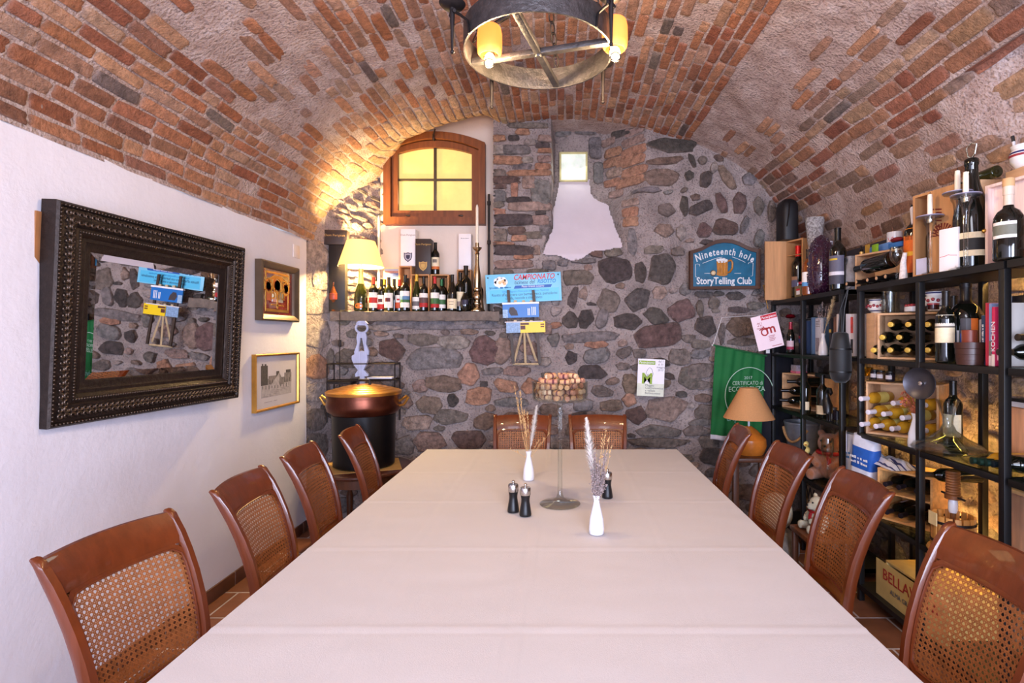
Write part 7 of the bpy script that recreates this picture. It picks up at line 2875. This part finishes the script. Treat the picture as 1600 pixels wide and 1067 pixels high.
p_ = sp(1290, 1.90, 1)
plush('large brown plush bear with a red ribbon behind the tall-stemmed wine glass', (1.92, 3.87, ZL[1] + .001), .29, m_bearb, PI + .75, True, True)
p_ = sp(1288, 1.79, 1)
o = thing('wine_glass', 'tall-stemmed clear wine glass in front of the brown plush bear', 'glass', (1.80, 3.60 + .06, ZL[1] + .001))
hg = .33
MB().lathe([(0, 0), (.038, 0), (.038, .003), (.008, .008), (.005, .02), (.005, .18), (.010, .19), (.030, .21), (.042, .25), (.040, .30), (.036, hg), (.035, hg), (.039, .30), (.040, .25), (.028, .213), (0, .20)], seg=32).build('glass_body', m_glass, o, sharp=60)
o = thing('duck_figure', 'small pale yellow duck figure left of the brown plush bear', 'figurine', (1.80, 1.80 * F / (1259 - VX), ZL[1] + .18))
o.location.z = ZL[1] + .151
mb = MB()
mb.ball((0, 0, .035), (.028, .04, .03), seg=14, rings=10)
mb.ball((-.01, -.02, .082), .022, seg=14, rings=10)
mb.tube([(-.01, -.012, .05), (-.01, -.018, .075)], .014, seg=8)
mb.build('duck_body', mat('pale_yellow', (236, 214, 130), rough=.6), o)
MB().ball((-.02, -.046, .080), (.008, .014, .005), seg=8, rings=6).build('beak', mat('orange_beak', (226, 140, 40), rough=.5), o)
o = thing('small_box', 'small dark box under the pale duck figure on the far fourth shelf', 'box', (1.80, 1.80 * F / (1259 - VX), ZL[1] + .001))
MB().box((-.03, -.05, 0), (.05, .05, .149), bevel=.003).build('box_body', mat('dark_card', (50, 44, 44), rough=.6), o)
for (px, py, lb_) in ((1306, 724, 'cork-tipped slim bottle lying on the far fourth shelf, upper one by the bear'), (1300, 742, 'cork-tipped slim bottle lying on the far fourth shelf, lower one below the bear')):
    q = atx(px, py, 1.75)
    bottle(lb_, (q.x + .28, q.y - .02, ZL[1] + .042), s=.93, cap=(206, 190, 170), axis=(-1, .1, 0))
o = thing('lettered_crate', 'pale board with bold black lettering below the wine glass shelf', 'crate', (1.83, 1.83 * F / (1279 - VX), ZL[0] + .1))
o.location.z = ZL[0] + .001
MB().box((0, -.14, 0), (.2, .16, .36), bevel=.003).build('crate_boards', mat('greyish_board', (150, 132, 118), rough=.7), o)
text('Water', .13, blk, o, basis((-.0015, .02, .26), (0, -1, 0), (0, 0, 1)), weight=.002)
# white plush bear on a stool in front of the shelves
yb_ = 3.28
xb_ = (1276 - VX) * yb_ / F
zs_ = zpx(830, yb_)
o = thing('low_stool', 'low brown wooden stool under the white plush bear', 'stool', (xb_ + .02, yb_, 0))
MB().box((-.13, -.13, zs_ - .03), (.13, .13, zs_), bevel=.006).build('stool_top', wood('stool_wood', (124, 70, 36), rough=.4), o)
for sx in (-1, 1):
    for sy in (-1, 1):
        MB().box((sx * .105 - .016, sy * .105 - .016, 0), (sx * .105 + .016, sy * .105 + .016, zs_ - .031), bevel=.003).build('leg', m_dark, o)
plush('white plush bear with a red scarf sitting on a low stool between the right-hand chairs', (xb_ + .01, yb_, zs_ + .001), .185, m_bearw, PI + .05, True, True)
# cream sack behind the far chairs
o = thing('cream_cushion', 'cream round cushion on the floor pile behind the farthest right chairs', 'cushion', (1.43, 3.60, .30))
mb = MB()
mb.ball((0, 0, .10), (.10, .12, .12), seg=20, rings=12)
mb.build('cushion_body', m_bearw, o)
o = thing('stone_block', 'rough grey stone block on the floor behind the farthest right chairs', 'stone', (1.42, 3.60, 0))
mb = MB()
mb.ball((0, 0, .15), (.15, .16, .17), seg=18, rings=12)
mb.v = [(x * (1 + .18 * nz(x, y, z, 7)), y * (1 + .18 * nz(y, z, x, 7)), min(.30, max(0, z))) for x, y, z in mb.v]
mb.build('stone_body', mat('field_stone', (120, 112, 106), rough=.9, var=.3, scale=20, bump=1, bscale=60), o)

# ---- bottom level
o, _ = crate(1384, 1465, 1.797, 0, .22, .30, 'yellowed wine carton with red lettering on the bottom shelf', mat('yellow_carton', (206, 176, 110), rough=.6, var=.1), name='wine_carton')
MB().box((-.004, -.29, 0), (0, .29, .2)).build('front_flap', mat('yellow_carton', (206, 176, 110)), o)
text('BELLAVISTA', .085, mat('brick_red_ink', (160, 40, 40)), o, basis((-.0065, 0, .11), (0, -1, 0), (0, 0, 1)))
text('ALMA GRAN CUVEE', .035, mat('dark_grey_ink', (90, 90, 88)), o, basis((-.0065, 0, .055), (0, -1, 0), (0, 0, 1)))

# ---- things standing on top of the shelves
TOP = 4
yb0 = 4.29
o = thing('wooden_wine_box', 'open upright wooden box with a hinged lid holding the red-waxed magnum', 'box', (1.86, yb0, ZL[4] + .001), rotz=.42)
hB = .47
MB_ = MB()
MB_.box((-.02, -.085, 0), (.15, .085, .012)).box((-.02, -.085, hB - .012), (.15, .085, hB)).box((.142, -.085, .012), (.15, .085, hB - .012)).box((-.02, -.085, .012), (.142, -.074, hB - .012)).box((-.02, .074, .012), (.142, .085, hB - .012))
MB_.box((-.015, -.074, hB * .74), (.14, .074, hB * .75))
MB_.build('box_boards', m_pine2, o)
mb = MB()
mb.box((-.012, -.006, 0), (0, .16, hB))
mb.box((-.02, .148, 0), (.0, .16, hB))
mb.build('lid', m_pine2, o, loc=(-.022, .088, 0), rot=(0, 0, 1.05))
mb = MB()
mb.ball((-.145, .185, .12), (.012, .012, .008), seg=10, rings=6)
mb.build('brass_clasp', m_brass, o)
mb = MB()
mb.tube([(-.15, .185, .115), (-.155, .17, .05), (-.15, .14, -.07)], .003, seg=5)
mb.build('hanging_cord', m_brass, o)
bottle('large dark magnum with a red wax cap inside the open wooden box', (1.875, yb0 - .005, ZL[4] + .014), s=1.36, cap=(200, 24, 24), lbl=(.06, .12, 60, [((90, 90, 120), 1), ((160, 120, 90), .5)]), face=FC)
o = thing('bottle_carrier', 'black leather bottle carrier with a strap standing on the open wooden box', 'carrier', (1.80, yb0 + .14, ZL[4] + hB + .003))
mb = MB()
NR = 24
vs, fs = [], []
for (k, z) in ((.97, 0), (1, .01), (1, .24), (.96, .28), (.8, .31), (.45, .328), (.0, .332)):
    for i in range(NR):
        a = 2 * PI * i / NR
        cu = math.copysign(abs(math.cos(a)) ** .6, math.cos(a))
        su = math.copysign(abs(math.sin(a)) ** .6, math.sin(a))
        vs.append((cu * .07 * k, su * .09 * k, z))
for j in range(6):
    for i in range(NR):
        fs.append((j * NR + i, j * NR + (i + 1) % NR, (j + 1) * NR + (i + 1) % NR, (j + 1) * NR + i))
fs.append(tuple(reversed(range(NR))))
mb.add(vs, fs)
mb.build('carrier_body', mat('black_leather', (18, 17, 20), rough=.5, bump=.2, bscale=200), o, sharp=50)
mb = MB()
mb.tube([(-.04, -.094, .10), (-.03, -.11, .20), (-.02, -.095, .28), (0, -.05, .325)], .008, seg=6, flat_=.4)
mb.build('strap', m_blk, o)
o.location = (1.82, 4.36, ZL[4] + hB + .003)
# carton with jam jars
q = sp(1247, 1.78, 4)
o = thing('jar_carton', 'small olive cardboard carton of jam jars on the edge of the far shelf top', 'carton', q)
mb = MB()
for a in ((0, -.065, 0, .006, .065, .085), (.114, -.065, 0, .12, .065, .085), (0, -.065, 0, .12, -.059, .085), (0, .059, 0, .12, .065, .085), (0, -.065, 0, .12, .065, .004)):
    mb.box(a[:3], a[3:])
mb.build('carton_body', mat('olive_card', (124, 110, 80), rough=.7), o)
MB().box((-.001, -.028, .02), (0, .028, .062)).build('label', wht, o)
MB().box((-.0015, -.028, .05), (0, .028, .064)).build('label_band', red, o)
for dx, dy, c_, lb_ in ((.03, .03, (180, 40, 60), 'red-lidded jam jar in the olive carton, left one'), (.035, -.03, (226, 222, 220), 'white-lidded jam jar in the olive carton, right one')):
    j_ = thing('jam_jar', lb_, 'jar', q + Vector((dx + .01, dy, .0055)))
    MB().lathe([(0, 0), (.024, 0), (.025, .005), (.025, .085), (.02, .095), (0, .095)], seg=18).build('jar_body', mat('dark_jam', (50, 20, 18)), j_)
    MB().lathe([(.023, .094), (.023, .112), (0, .113)], seg=18).build('lid', flat(c_, .4), j_)
# hammered copper goblet vase
p_ = sp(1272, 1.92, 4)
o = thing('metal_vase', 'tall flared hammered metal vase behind the glittering purple bottle', 'vase', (1.93, 1.93 * F / (1273 - VX), ZL[4] + .001))
hv = zpx(341, o.location.y) - ZL[4]
MB().lathe([(0, 0), (.045, 0), (.045, .01), (.018, .03), (.016, hv * .25), (.03, hv * .4), (.052, hv * .7), (.068, hv * .96), (.066, hv), (.062, hv * .97), (.046, hv * .7), (0, hv * .45)], seg=40).build('vase_body', mat('hammered_copper', (226, 208, 204), rough=.25, metal=.5, var=.75, scale=75, bump=2.0, bscale=75), o, sharp=60)
# glitter grape bottle
o = thing('glitter_bottle', 'big dark purple glittering grape-shaped bottle on the far shelf top', 'bottle', (1.85, 1.85 * F / (1283 - VX), ZL[4] + .001))
hg = zpx(368, o.location.y) - ZL[4]
mb = MB()
mb.lathe([(0, 0), (.06, 0), (.085, hg * .15), (.090, hg * .4), (.084, hg * .65), (.066, hg * .85), (.040, hg * .95), (0, hg)], seg=32)
r = random.Random(3)
for k in range(700):
    z = r.random()
    rr_ = float(np.interp(z, [0, .15, .4, .65, .85, .95, 1], [.06, .085, .090, .084, .066, .040, 0]))
    a = r.uniform(0, 6.28)
    mb.ball((rr_ * math.cos(a), rr_ * math.sin(a), z * hg), .006, seg=6, rings=4)
mb.build('grape_beads', mat('purple_glitter', (50, 22, 44), rough=.12, var=.4, scale=50, coat=.8), o, sharp=80)
bottle('slim amber bottle with a white and blue label left of the glitter bottle', sp(1263, 1.79, 4), s=1.12, glass=mat('amber_spirit', (120, 60, 20), rough=.05, coat=.5), cap=(40, 30, 30), lbl=(.06, .15, 150, [((80, 140, 190), .4), (W_, 1)]), face=FC)
bb = bottle('dark magnum with a grey picture label and yellow script on the far shelf top', sp(1309, 1.80, 4), s=1.36, cap=(16, 16, 18), lbl=(.03, .165, 150, [((60, 58, 70), .9), ((206, 200, 206), .35), ((86, 84, 100), 1.6)]), face=FC)
MB().lathe([(.0522, .195), (.0522, .207)], seg=8, a0=FC - .6, a1=FC + .5).build('yellow_script', mat('yellow_ink', (190, 160, 40), rough=.5), bb)
bottle('white-capped dark bottle at the back beside the metal vase on the shelf top', (1.98, 1.98 * F / (1297 - VX), ZL[4] + .001), s=1.35, cap=(206, 204, 214))
# clear bag, tilted crate, things on it
q = sp(1330, 1.88, 4)
o = thing('plastic_bag', 'clear plastic bag of corks and wrappers left of the open crate on the shelf top', 'bag', q)
mb = MB()
mb.lathe([(0, 0), (.05, .002), (.055, .06), (.048, .16), (.03, .19), (.04, .22), (0, .22)], seg=20, wob=lambda a, z: .12 * math.sin(4 * a + z * 25))
mb.build('bag_film', mat('crinkled_film', (206, 200, 200), rough=.15, trans=.6, var=.1, bump=1, bscale=40), o, sharp=60)
mb = MB()
r = random.Random(9)
for k in range(10):
    mb.ball((r.uniform(-.025, .025), r.uniform(-.025, .025), .03 + .012 * k), .014, seg=8, rings=6, mi=k % 3)
mb.build('bag_filling', [mat('filling_red', (170, 40, 40)), mat('filling_blue', (50, 80, 150)), mat('filling_tan', (196, 160, 130))], o)
o, onf, nrm, cw_ = crate_rot(1336, 1412, 1.85, 4, .215, .17, 22, 'open empty pine crate on the shelf top under the mug and blue packet', m_pine_y)
ztop = ZL[4] + .218
bottle('large dark bottle lying across the front of the open pine crate', (1.845, 1.845 * F / (1395 - VX), ZL[4] + .132), s=1.25, cap=(20, 26, 22), axis=(0, 1, -.02))
g = 'corked black bottles lying on the shelf top'
for px, w_ in ((1318, 'farthest one'), (1333, 'second from the far end'), (1350, 'third from the far end'), (1364, 'fourth from the far end'), (1378, 'nearest one, with a white ring')):
    y_ = 1.79 * F / (px - VX)
    bottle('black corked bottle lying under the open crate: ' + w_, (1.81 + .27, y_, ZL[4] + .037), s=.90, cap=(26, 22, 22), cap_z=.22, cork=(206, 160, 120), axis=(-1, 0, 0.0), group=g)
for px, lb_, c_ in ((1375, 'stemless clear wine glass in front of the open pine crate', None),):
    pass
o = thing('wine_glass', 'clear wine glass standing at the near corner of the open pine crate', 'glass', sp(1401, 1.80, 4))
MB().lathe([(0, 0), (.034, 0), (.034, .003), (.006, .008), (.004, .02), (.004, .08), (.03, .11), (.036, .14), (.030, .18), (.029, .18), (.034, .14), (.028, .112), (0, .09)], seg=28).build('glass_body', m_glass, o, sharp=60)
o = thing('birch_ornament', 'knobbly white birch ornament between the open crate and the orange-label bottle', 'ornament', sp(1411, 1.80, 4))
mb = MB()
mb.tube([(0, 0, 0), (.005, .004, .04), (-.004, -.006, .09), (.0, -.014, .14)], [.022, .018, .014, .010], seg=10)
mb.v = [(x + .006 * nz(x, y, z, 60), y + .006 * nz(y, z, x, 60), max(0, z)) for x, y, z in mb.v]
mb.build('birch_body', mat('birch_bark', (216, 208, 204), rough=.9, var=.25, scale=60), o)
# things on the crate
o = thing('dark_board', 'dark slate-coloured board with a red and white end above the open crate', 'board', (2.06, (2.06 * F / (1350 - VX)) + .12, ztop - .02), rot=(0, 0, 0))
MB().box((0, -.42, -.06), (.015, .22, .12)).build('board_panel', mat('slate_panel', (54, 52, 62), rough=.5), o)
MB().box((-.002, -.47, -.05), (.013, -.42, .13)).build('red_end', mat('red_panel', (180, 24, 40), rough=.4), o)
MB().box((-.002, -.50, -.05), (.013, -.471, .13)).build('white_end', wht, o)
items = [('blue_packet', 'blue wrapped packet lying on the open pine crate', 'packet', 1372, 1.95, (.10, .20, .05), (96, 140, 206), 0.0),
         ('blue_packet', 'crumpled dark blue packet nearest the mug on the open pine crate', 'packet', 1398, 1.93, (.09, .10, .03), (50, 110, 180), 0.2),
         ('green_tin', 'small lime green card box on the open pine crate', 'box', 1366, 1.905, (.012, .055, .045), (130, 176, 40), 0.0)]
for nm, lb_, ct, px, x, (dx, dy, dz), c_, rz in items:
    o = thing(nm, lb_, ct, (x, x * F / (px - VX), ztop), rotz=rz)
    MB().box((0, -dy / 2, 0), (dx, dy / 2, dz), bevel=min(dz, dx) * .2).build('wrapper' if ct == 'packet' else 'box_body', flat(c_, .4), o)
o = thing('red_pouch', 'small dark red pouch on top of the crumpled blue packet', 'pouch', (1.93, 1.93 * F / (1394 - VX), ztop + .032))
MB().ball((.03, 0, .016), (.03, .045, .016), seg=16, rings=10).build('pouch_body', mat('dark_red_cloth', (120, 26, 34), rough=.6), o)
o = thing('white_mug', 'white enamel mug with red scribbles on the open pine crate', 'mug', (2.03, 2.03 * F / (1398 - VX), ztop))
o.location = (2.02, 2.02 * F / (1398 - VX), ztop)
MB().lathe([(0, 0), (.04, 0), (.042, .004), (.042, .115), (.040, .115), (.038, .01), (0, .008)], seg=28).build('mug_body', m_porc, o, sharp=40)
mb = MB()
mb.tube([(.0425 * math.cos(FC + a), .0425 * math.sin(FC + a), .07 + .012 * math.sin(a * 9)) for a in [-.5 + .1 * k for k in range(11)]], .0016, seg=4)
mb.build('red_scribble', red, o)
o = thing('yellow_bottle', 'tiny yellow-labelled bottle on the far corner of the open pine crate', 'bottle', (1.92, 1.92 * F / (1346 - VX), ztop))
MB().lathe([(0, 0), (.012, 0), (.013, .003), (.013, .03), (.005, .045), (.005, .065), (0, .066)], seg=14).build('bottle_glass', m_dkglass, o)
MB().lathe([(.0133, .006), (.0133, .026)], seg=14).build('label', mat('gold_print', (196, 156, 88)), o)
o = thing('plaque', 'small yellow upright plaque standing on the open pine crate', 'plaque', (2.0, 2.0 * F / (1354 - VX), ztop))
MB().box((0, -.018, 0), (.012, .018, .085)).build('plaque_body', mat('mustard_card', (206, 160, 70), rough=.5), o)
# orange label bottle
bb = bottle('magnum with a big orange and yellow label on the shelf top', sp(1429.5, 1.90, 4), s=1.36, cap=None, lbl=(.03, .205, 190, [((214, 96, 30), 1.0), ((236, 180, 50), .25), ((226, 110, 30), .9), ((240, 150, 40), .5)]), face=FC)
mb = MB()
mb.tube([(.0, 0, .407), (-.012, .0, .385), (-.018, -.012, .33), (-.026, -.02, .30)], [.012, .014, .010, .006], seg=8)
mb.build('twisted_wrap', mat('white_twist', (220, 218, 224), rough=.7), bb)
MB().lathe([(.0518, .215), (.0518, .24)], seg=10, a0=FC - .6, a1=FC + .6).build('label_print', mat('umber_ink', (90, 44, 20), rough=.5), bb)
# tall box with the red sun
yS = 1.80 * F / (1466 - VX)
o = thing('wooden_wine_box', 'tall wooden wine box with a dark red sun emblem on the shelf top', 'box', (1.82, yS + .02, ZL[4] + .001), rotz=.22)
hS = zpx(293, yS) - ZL[4]
mb = MB()
mb.box((0, -.085, 0), (.012, .055, hS))
mb.box((.012, -.085, 0), (.15, -.075, hS))
mb.box((.14, -.075, 0), (.15, .15, hS))
mb.box((-.0, .138, 0), (.14, .15, hS))
mb.box((0, .055, hS - .012), (.14, .138, hS)).box((0, .055, 0), (.14, .138, .012)).box((.01, .055, hS * .70), (.14, .138, hS * .71))
mb.box((.012, .045, 0), (.14, .055, hS))
mb.build('box_boards', m_pine2, o)
mb = MB()
for k in range(12):
    a0 = PI * k / 11.5 - .1
    p_ = [(.028 * math.cos(a0), .028 * math.sin(a0)), (.062 * math.cos(a0), .062 * math.sin(a0)), (.062 * math.cos(a0 + .17), .062 * math.sin(a0 + .17)), (.028 * math.cos(a0 + .15), .028 * math.sin(a0 + .15))]
    mb.prism(p_, 0, .001, M=basis((-.0005, -.015, hS * .44), (0, -1, 0), (0, 0, 1)))
mb.build('sun_emblem', mat('burnt_ink', (110, 36, 24), rough=.6), o)
text('orini', .075, mat('burnt_ink', (110, 36, 24)), o, basis((-.0015, -.012, hS * .60), (0, 0, 1), (0, 1, 0)), shear=.2)
MB().box((-.001, .07, .01), (0, .13, .09)).build('paper_label', mat('pale_blue_label', (190, 190, 214), rough=.6), o)
bottle('dark bottle inside the side compartment of the red sun box', (1.87, yS + .128, ZL[4] + .014), s=.98, cap=BK)


def tall_candle(label, px, x, pyc0, pyc1):
    p_ = sp(px, x, 4)
    zc, zt = zpx(pyc1, p_.y) - ZL[4], zpx(pyc0, p_.y) - ZL[4]
    t = thing('candle_holder', label, 'candle holder', p_)
    MB().lathe([(0, 0), (.034, 0), (.034, .004), (.012, .012), (.009, .03), (.009, zc * .4), (.011, zc * .7), (.018, zc - .035), (.026, zc - .02), (.028, zc), (.055, zc + .006), (.055, zc + .009), (.020, zc + .006), (.013, zc - .018), (0, zc - .02)], seg=36).build('glass_stem', m_glass, t, sharp=60)
    MB().lathe([(.022, zc + .007), (.058, zc + .012), (.058, zc + .015), (.022, zc + .010), (.022, zc + .007)], seg=36).build('drip_pan', mat('frosted_lilac_glass', (190, 186, 214), rough=.35, trans=.4, var=.02), t)
    MB().lathe([(0, zc - .016), (.0122, zc - .016), (.0122, zc + .01), (0, zc + .01)], seg=18).build('candle_foot', m_chrome, t)
    MB().lathe([(0, zc + .008), (.0115, zc + .008), (.0110, zt - .02), (.0095, zt - .004), (0, zt)], seg=18).build('candle', m_wax, t)
    mb = MB()
    mb.tube([(0, 0, zt - .002), (.001, 0, zt + .008)], .0012, seg=5)
    mb.build('wick', m_black, t)
    return t


tall_candle('short clear glass candle holder with an ivory candle in front of the red sun box', 1453, 1.775, 303, 343)
tall_candle('tall clear glass candle holder with an ivory candle, left one of the pair', 1496, 1.79, 266, 306)
tall_candle('tall clear glass candle holder with an ivory candle, right one of the pair', 1509, 1.775, 268, 310)
q = sp(1482, 1.77, 4)
o = thing('white_carton', 'upright white carton with a fine red mark in front of the red sun box', 'carton', q, rotz=.3)
hw_ = zpx(357, q.y) - ZL[4]
MB().box((0, -.045, 0), (.05, .045, hw_), bevel=.002).build('carton_body', m_wcard, o)
mb = MB()
mb.tube([(-.001, .04, hw_ * .34), (-.001, .01, hw_ * .36), (-.001, 0, hw_ * .38), (-.001, -.01, hw_ * .36), (-.001, -.04, hw_ * .34)], .001, seg=4)
mb.build('red_mark', red, o)
bb = bottle('very large black sparkling wine bottle with a cream and gold label behind the candle pair', sp(1518, 1.86, 4), kind='champagne', s=1.62, cap=None, lbl=(.035, .10, 150, [(CRM, .5), ((30, 26, 24), 1.0), (CRM, .5)]), face=FC)
MB().lathe([(.0725, .11), (.0725, .125)], seg=8, a0=FC - .5, a1=FC + .5).build('label_print', m_gold, bb)
mb = MB()
mb.tube([(0, .0, .505), (0, .02, .52), (0, .03, .56), (0, .0, .575), (0, -.03, .56), (0, -.02, .52), (0, 0, .505)], .0025, seg=5)
mb.build('wire_loop', m_chrome, bb)
y_ = 1.96 * F / (1516 - VX)
o = thing('wooden_block', 'wooden wine box behind the very large black bottle on the shelf top', 'box', (1.955, y_ + .02, ZL[4] + .001))
zz_ = zpx(287, y_) - ZL[4]
MB().box((0, -.09, 0), (.12, .10, zz_), bevel=.002).build('box_boards', m_pine_y, o)
bottle('green bottle lying on the wooden box behind the candle pair', (2.01, y_ - .10, ZL[4] + zz_ + .030), s=.75, glass=m_grglass, cap=(30, 44, 24), axis=(0, 1, 0.0))
# open white-washed box with blue print and clasp; bottle with wooden stopper; box and pen cup
yW = 1.84 * F / (1568 - VX)
o = thing('wooden_wine_box', 'pale open wine box lid with blue print behind the stoppered bottle', 'box', (1.86, yW, ZL[4] + .001), rotz=.2)
hW = zpx(281, yW) - ZL[4]
mb = MB()
mb.box((.03, -.10, 0), (.04, .10, hW))
mb.box((0, .088, 0), (.03, .10, hW)).box((0, -.10, hW - .012), (.03, .088, hW))
mb.build('box_boards', wood('limed_pine', (226, 196, 184), rough=.6), o)
dashes(mat('print_blue', (50, 130, 196), rough=.5), o, basis((.0292, .0, hW * .66), (0, 0, 1), (0, 1, 0)), .20, .022, 9)
mb = MB()
for z in (.10, .135):
    mb.prism([(-.03, 0), (.01, .012), (.03, 0), (.01, .006)], 0, .001, M=basis((.0285, .03, z), (0, -1, 0), (0, 0, 1)))
mb.build('blue_brush_mark', mat('print_blue', (50, 130, 196)), o)
mb = MB()
mb.ball((.0, .104, hW * .45), .010, seg=10, rings=6)
mb.build('clasp', m_brass, o)
bb = bottle('dark round-shouldered bottle with a wooden stopper and picture label on the shelf top', sp(1576, 1.79, 4), kind='squat', s=1.03, cap=None, lbl=(.085, .148, 95, [(W_, .25), ((110, 110, 96), .8), (W_, .25)]), face=FC)
MB().lathe([(.0172, .222), (.0172, .262), (.019, .264), (.019, .297), (0, .297)], seg=20).build('neck_sleeve', mat('pale_sleeve', (216, 190, 170), rough=.3), bb)
MB().lathe([(0, .297), (.020, .297), (.020, .327), (.018, .330), (0, .330)], seg=20).build('wooden_stopper', m_pine, bb)
y2_ = 1.98 * F / (1592 - VX)
o = thing('wooden_wine_box', 'tall pine box under the pen cup at the right edge of the shelf top', 'box', (1.955, y2_ - .02, ZL[4] + .001))
h2 = zpx(263, 1.96 * F / (1592 - VX)) - ZL[4]
MB().box((0, -.075, 0), (.11, .06, h2), bevel=.002).build('box_boards', m_pine_y, o)
o = thing('pen_cup', 'white majolica pen cup with red and blue bands on the tall pine box', 'cup', (2.0, 1.98 * F / (1594 - VX), ZL[4] + h2 + .003))
MB().lathe([(0, 0), (.03, 0), (.05, .03), (.055, .06), (.045, .085), (.05, .10), (.047, .10), (.042, .086), (0, .03)], seg=28).build('cup_body', m_maj, o)
MB().lathe([(.0533, .05), (.0557, .06)], seg=28).build('red_band', m_redgl, o)
MB().lathe([(.0548, .064), (.0515, .072)], seg=28).build('blue_band', m_navy, o)
c0 = o.location.copy()
for dx, dy, c_, lb_ in ((-.015, .025, (216, 210, 210), 'white pen standing in the pen cup'), (0, -.015, (20, 20, 22), 'black marker standing in the pen cup'), (.015, .0, (40, 60, 120), 'blue pen standing in the pen cup')):
    pn = thing('pen', lb_, 'pen', c0 + Vector((dx, dy, .04)), rot=(-dy * 4, dx * 4, 0))
    MB().lathe([(0, 0), (.006, 0), (.006, .11), (.004, .115), (0, .115)], seg=10).build('pen_body', flat(c_, .35), pn)
    MB().lathe([(.0065, .09), (.0065, .116), (0, .117)], seg=10).build('cap', m_blk, pn)
# ------------------------------------------------------------------ lamps and daylight


def area(name, loc, target, size, power, col, size_y=None):
    l = bpy.data.lights.new(name, 'AREA')
    l.shape = 'RECTANGLE'
    l.size = size
    l.size_y = size_y or size
    l.energy = power
    l.color = col
    o = bpy.data.objects.new(name, l)
    COL.objects.link(o)
    o.location = loc
    o.rotation_euler = (Vector(target) - Vector(loc)).to_track_quat('-Z', 'Y').to_euler()
    return o


def point(name, loc, power, col, r=.03):
    l = bpy.data.lights.new(name, 'POINT')
    l.energy = power
    l.color = col
    l.shadow_soft_size = r
    o = bpy.data.objects.new(name, l)
    COL.objects.link(o)
    o.location = loc
    return o


COOL = (0.67, 0.755, 1.0)
# daylight through the two openings behind the camera
area('daylight_left', (-1.05, -2.2, 1.5), (-.3, 3.5, 1.5), 1.3, 112, COOL, 1.7)
area('daylight_right', (.95, -2.2, 1.5), (-.3, 3.5, 1.5), 1.5, 225, COOL, 1.7)
# soft unseen fill light added overhead, above the camera
area('overhead_fill', (.1, .0, 2.75), (-.5, 2.2, 0.6), .8, 16, (.86, .88, 1.0))
for q in LAMPS:
    point('chandelier_bulb', q, 26, (1.0, .70, .38), .035)
point('table_lamp_bulb', LPOS + Vector((0, 0, sb + .10)), 260, (1.0, .70, .29), .04)
# daylight coming through the panes of the end wall
area('window_glow', (-1.15, 4.92, 2.95), (-1.1, 3, 2.4), .7, 3, (1.0, .86, .5), .6)
area('flue_daylight', (.13, 4.93, 3.12), (.2, 4.3, 2.5), .22, 1.2, (.92, 1.0, .9), .22)
# warm LED strips on the back edges of the glass shelves
m_led = mat('led_strip', (255, 220, 150), emit=(255, 196, 100), estr=85, var=0)
for y0, y1, z, un in ((2.2, 2.66, .966, SH_NEAR), (2.70, 3.2, .966, SH_NEAR), (3.45, 3.95, .966, SH_FAR), (2.2, 2.66, 1.822, SH_NEAR), (2.2, 3.2, .516, SH_NEAR)):
    mb = MB()
    mb.box((2.105, y0, z), (2.112, y1, z + .008))
    mb.build('led_strip', m_led, un, loc=-un.location, label='warm glowing LED strip')

w = bpy.data.worlds.new('room_air')
w.use_nodes = True
bg = w.node_tree.nodes['Background']
bg.inputs['Color'].default_value = (.80, .82, 1.0, 1)
bg.inputs['Strength'].default_value = 0.55
SC.world = w

cam = bpy.data.cameras.new('camera')
cam.sensor_width = 36
cam.lens = 36 * F / 1600
cam.shift_x = (800 - VX) / 1600
cam.shift_y = -(533.5 - VY) / 1600
cam.clip_start = .05
co = bpy.data.objects.new('camera', cam)
COL.objects.link(co)
co.location = (0, 0, EYE)
co.rotation_euler = (PI / 2, 0, 0)
SC.camera = co
SC.view_settings.view_transform = 'Standard'
SC.view_settings.look = 'None'
SC.view_settings.gamma = 1
SC.view_settings.exposure = 0.28
SC.view_settings.use_curve_mapping = False
SC.cycles.use_denoising = True
SC.cycles.max_bounces = 10
SC.cycles.transparent_max_bounces = 8
SC.cycles.transmission_bounces = 8
SC.cycles.sample_clamp_indirect = 6
SC.cycles.caustics_reflective = False
SC.cycles.caustics_refractive = False
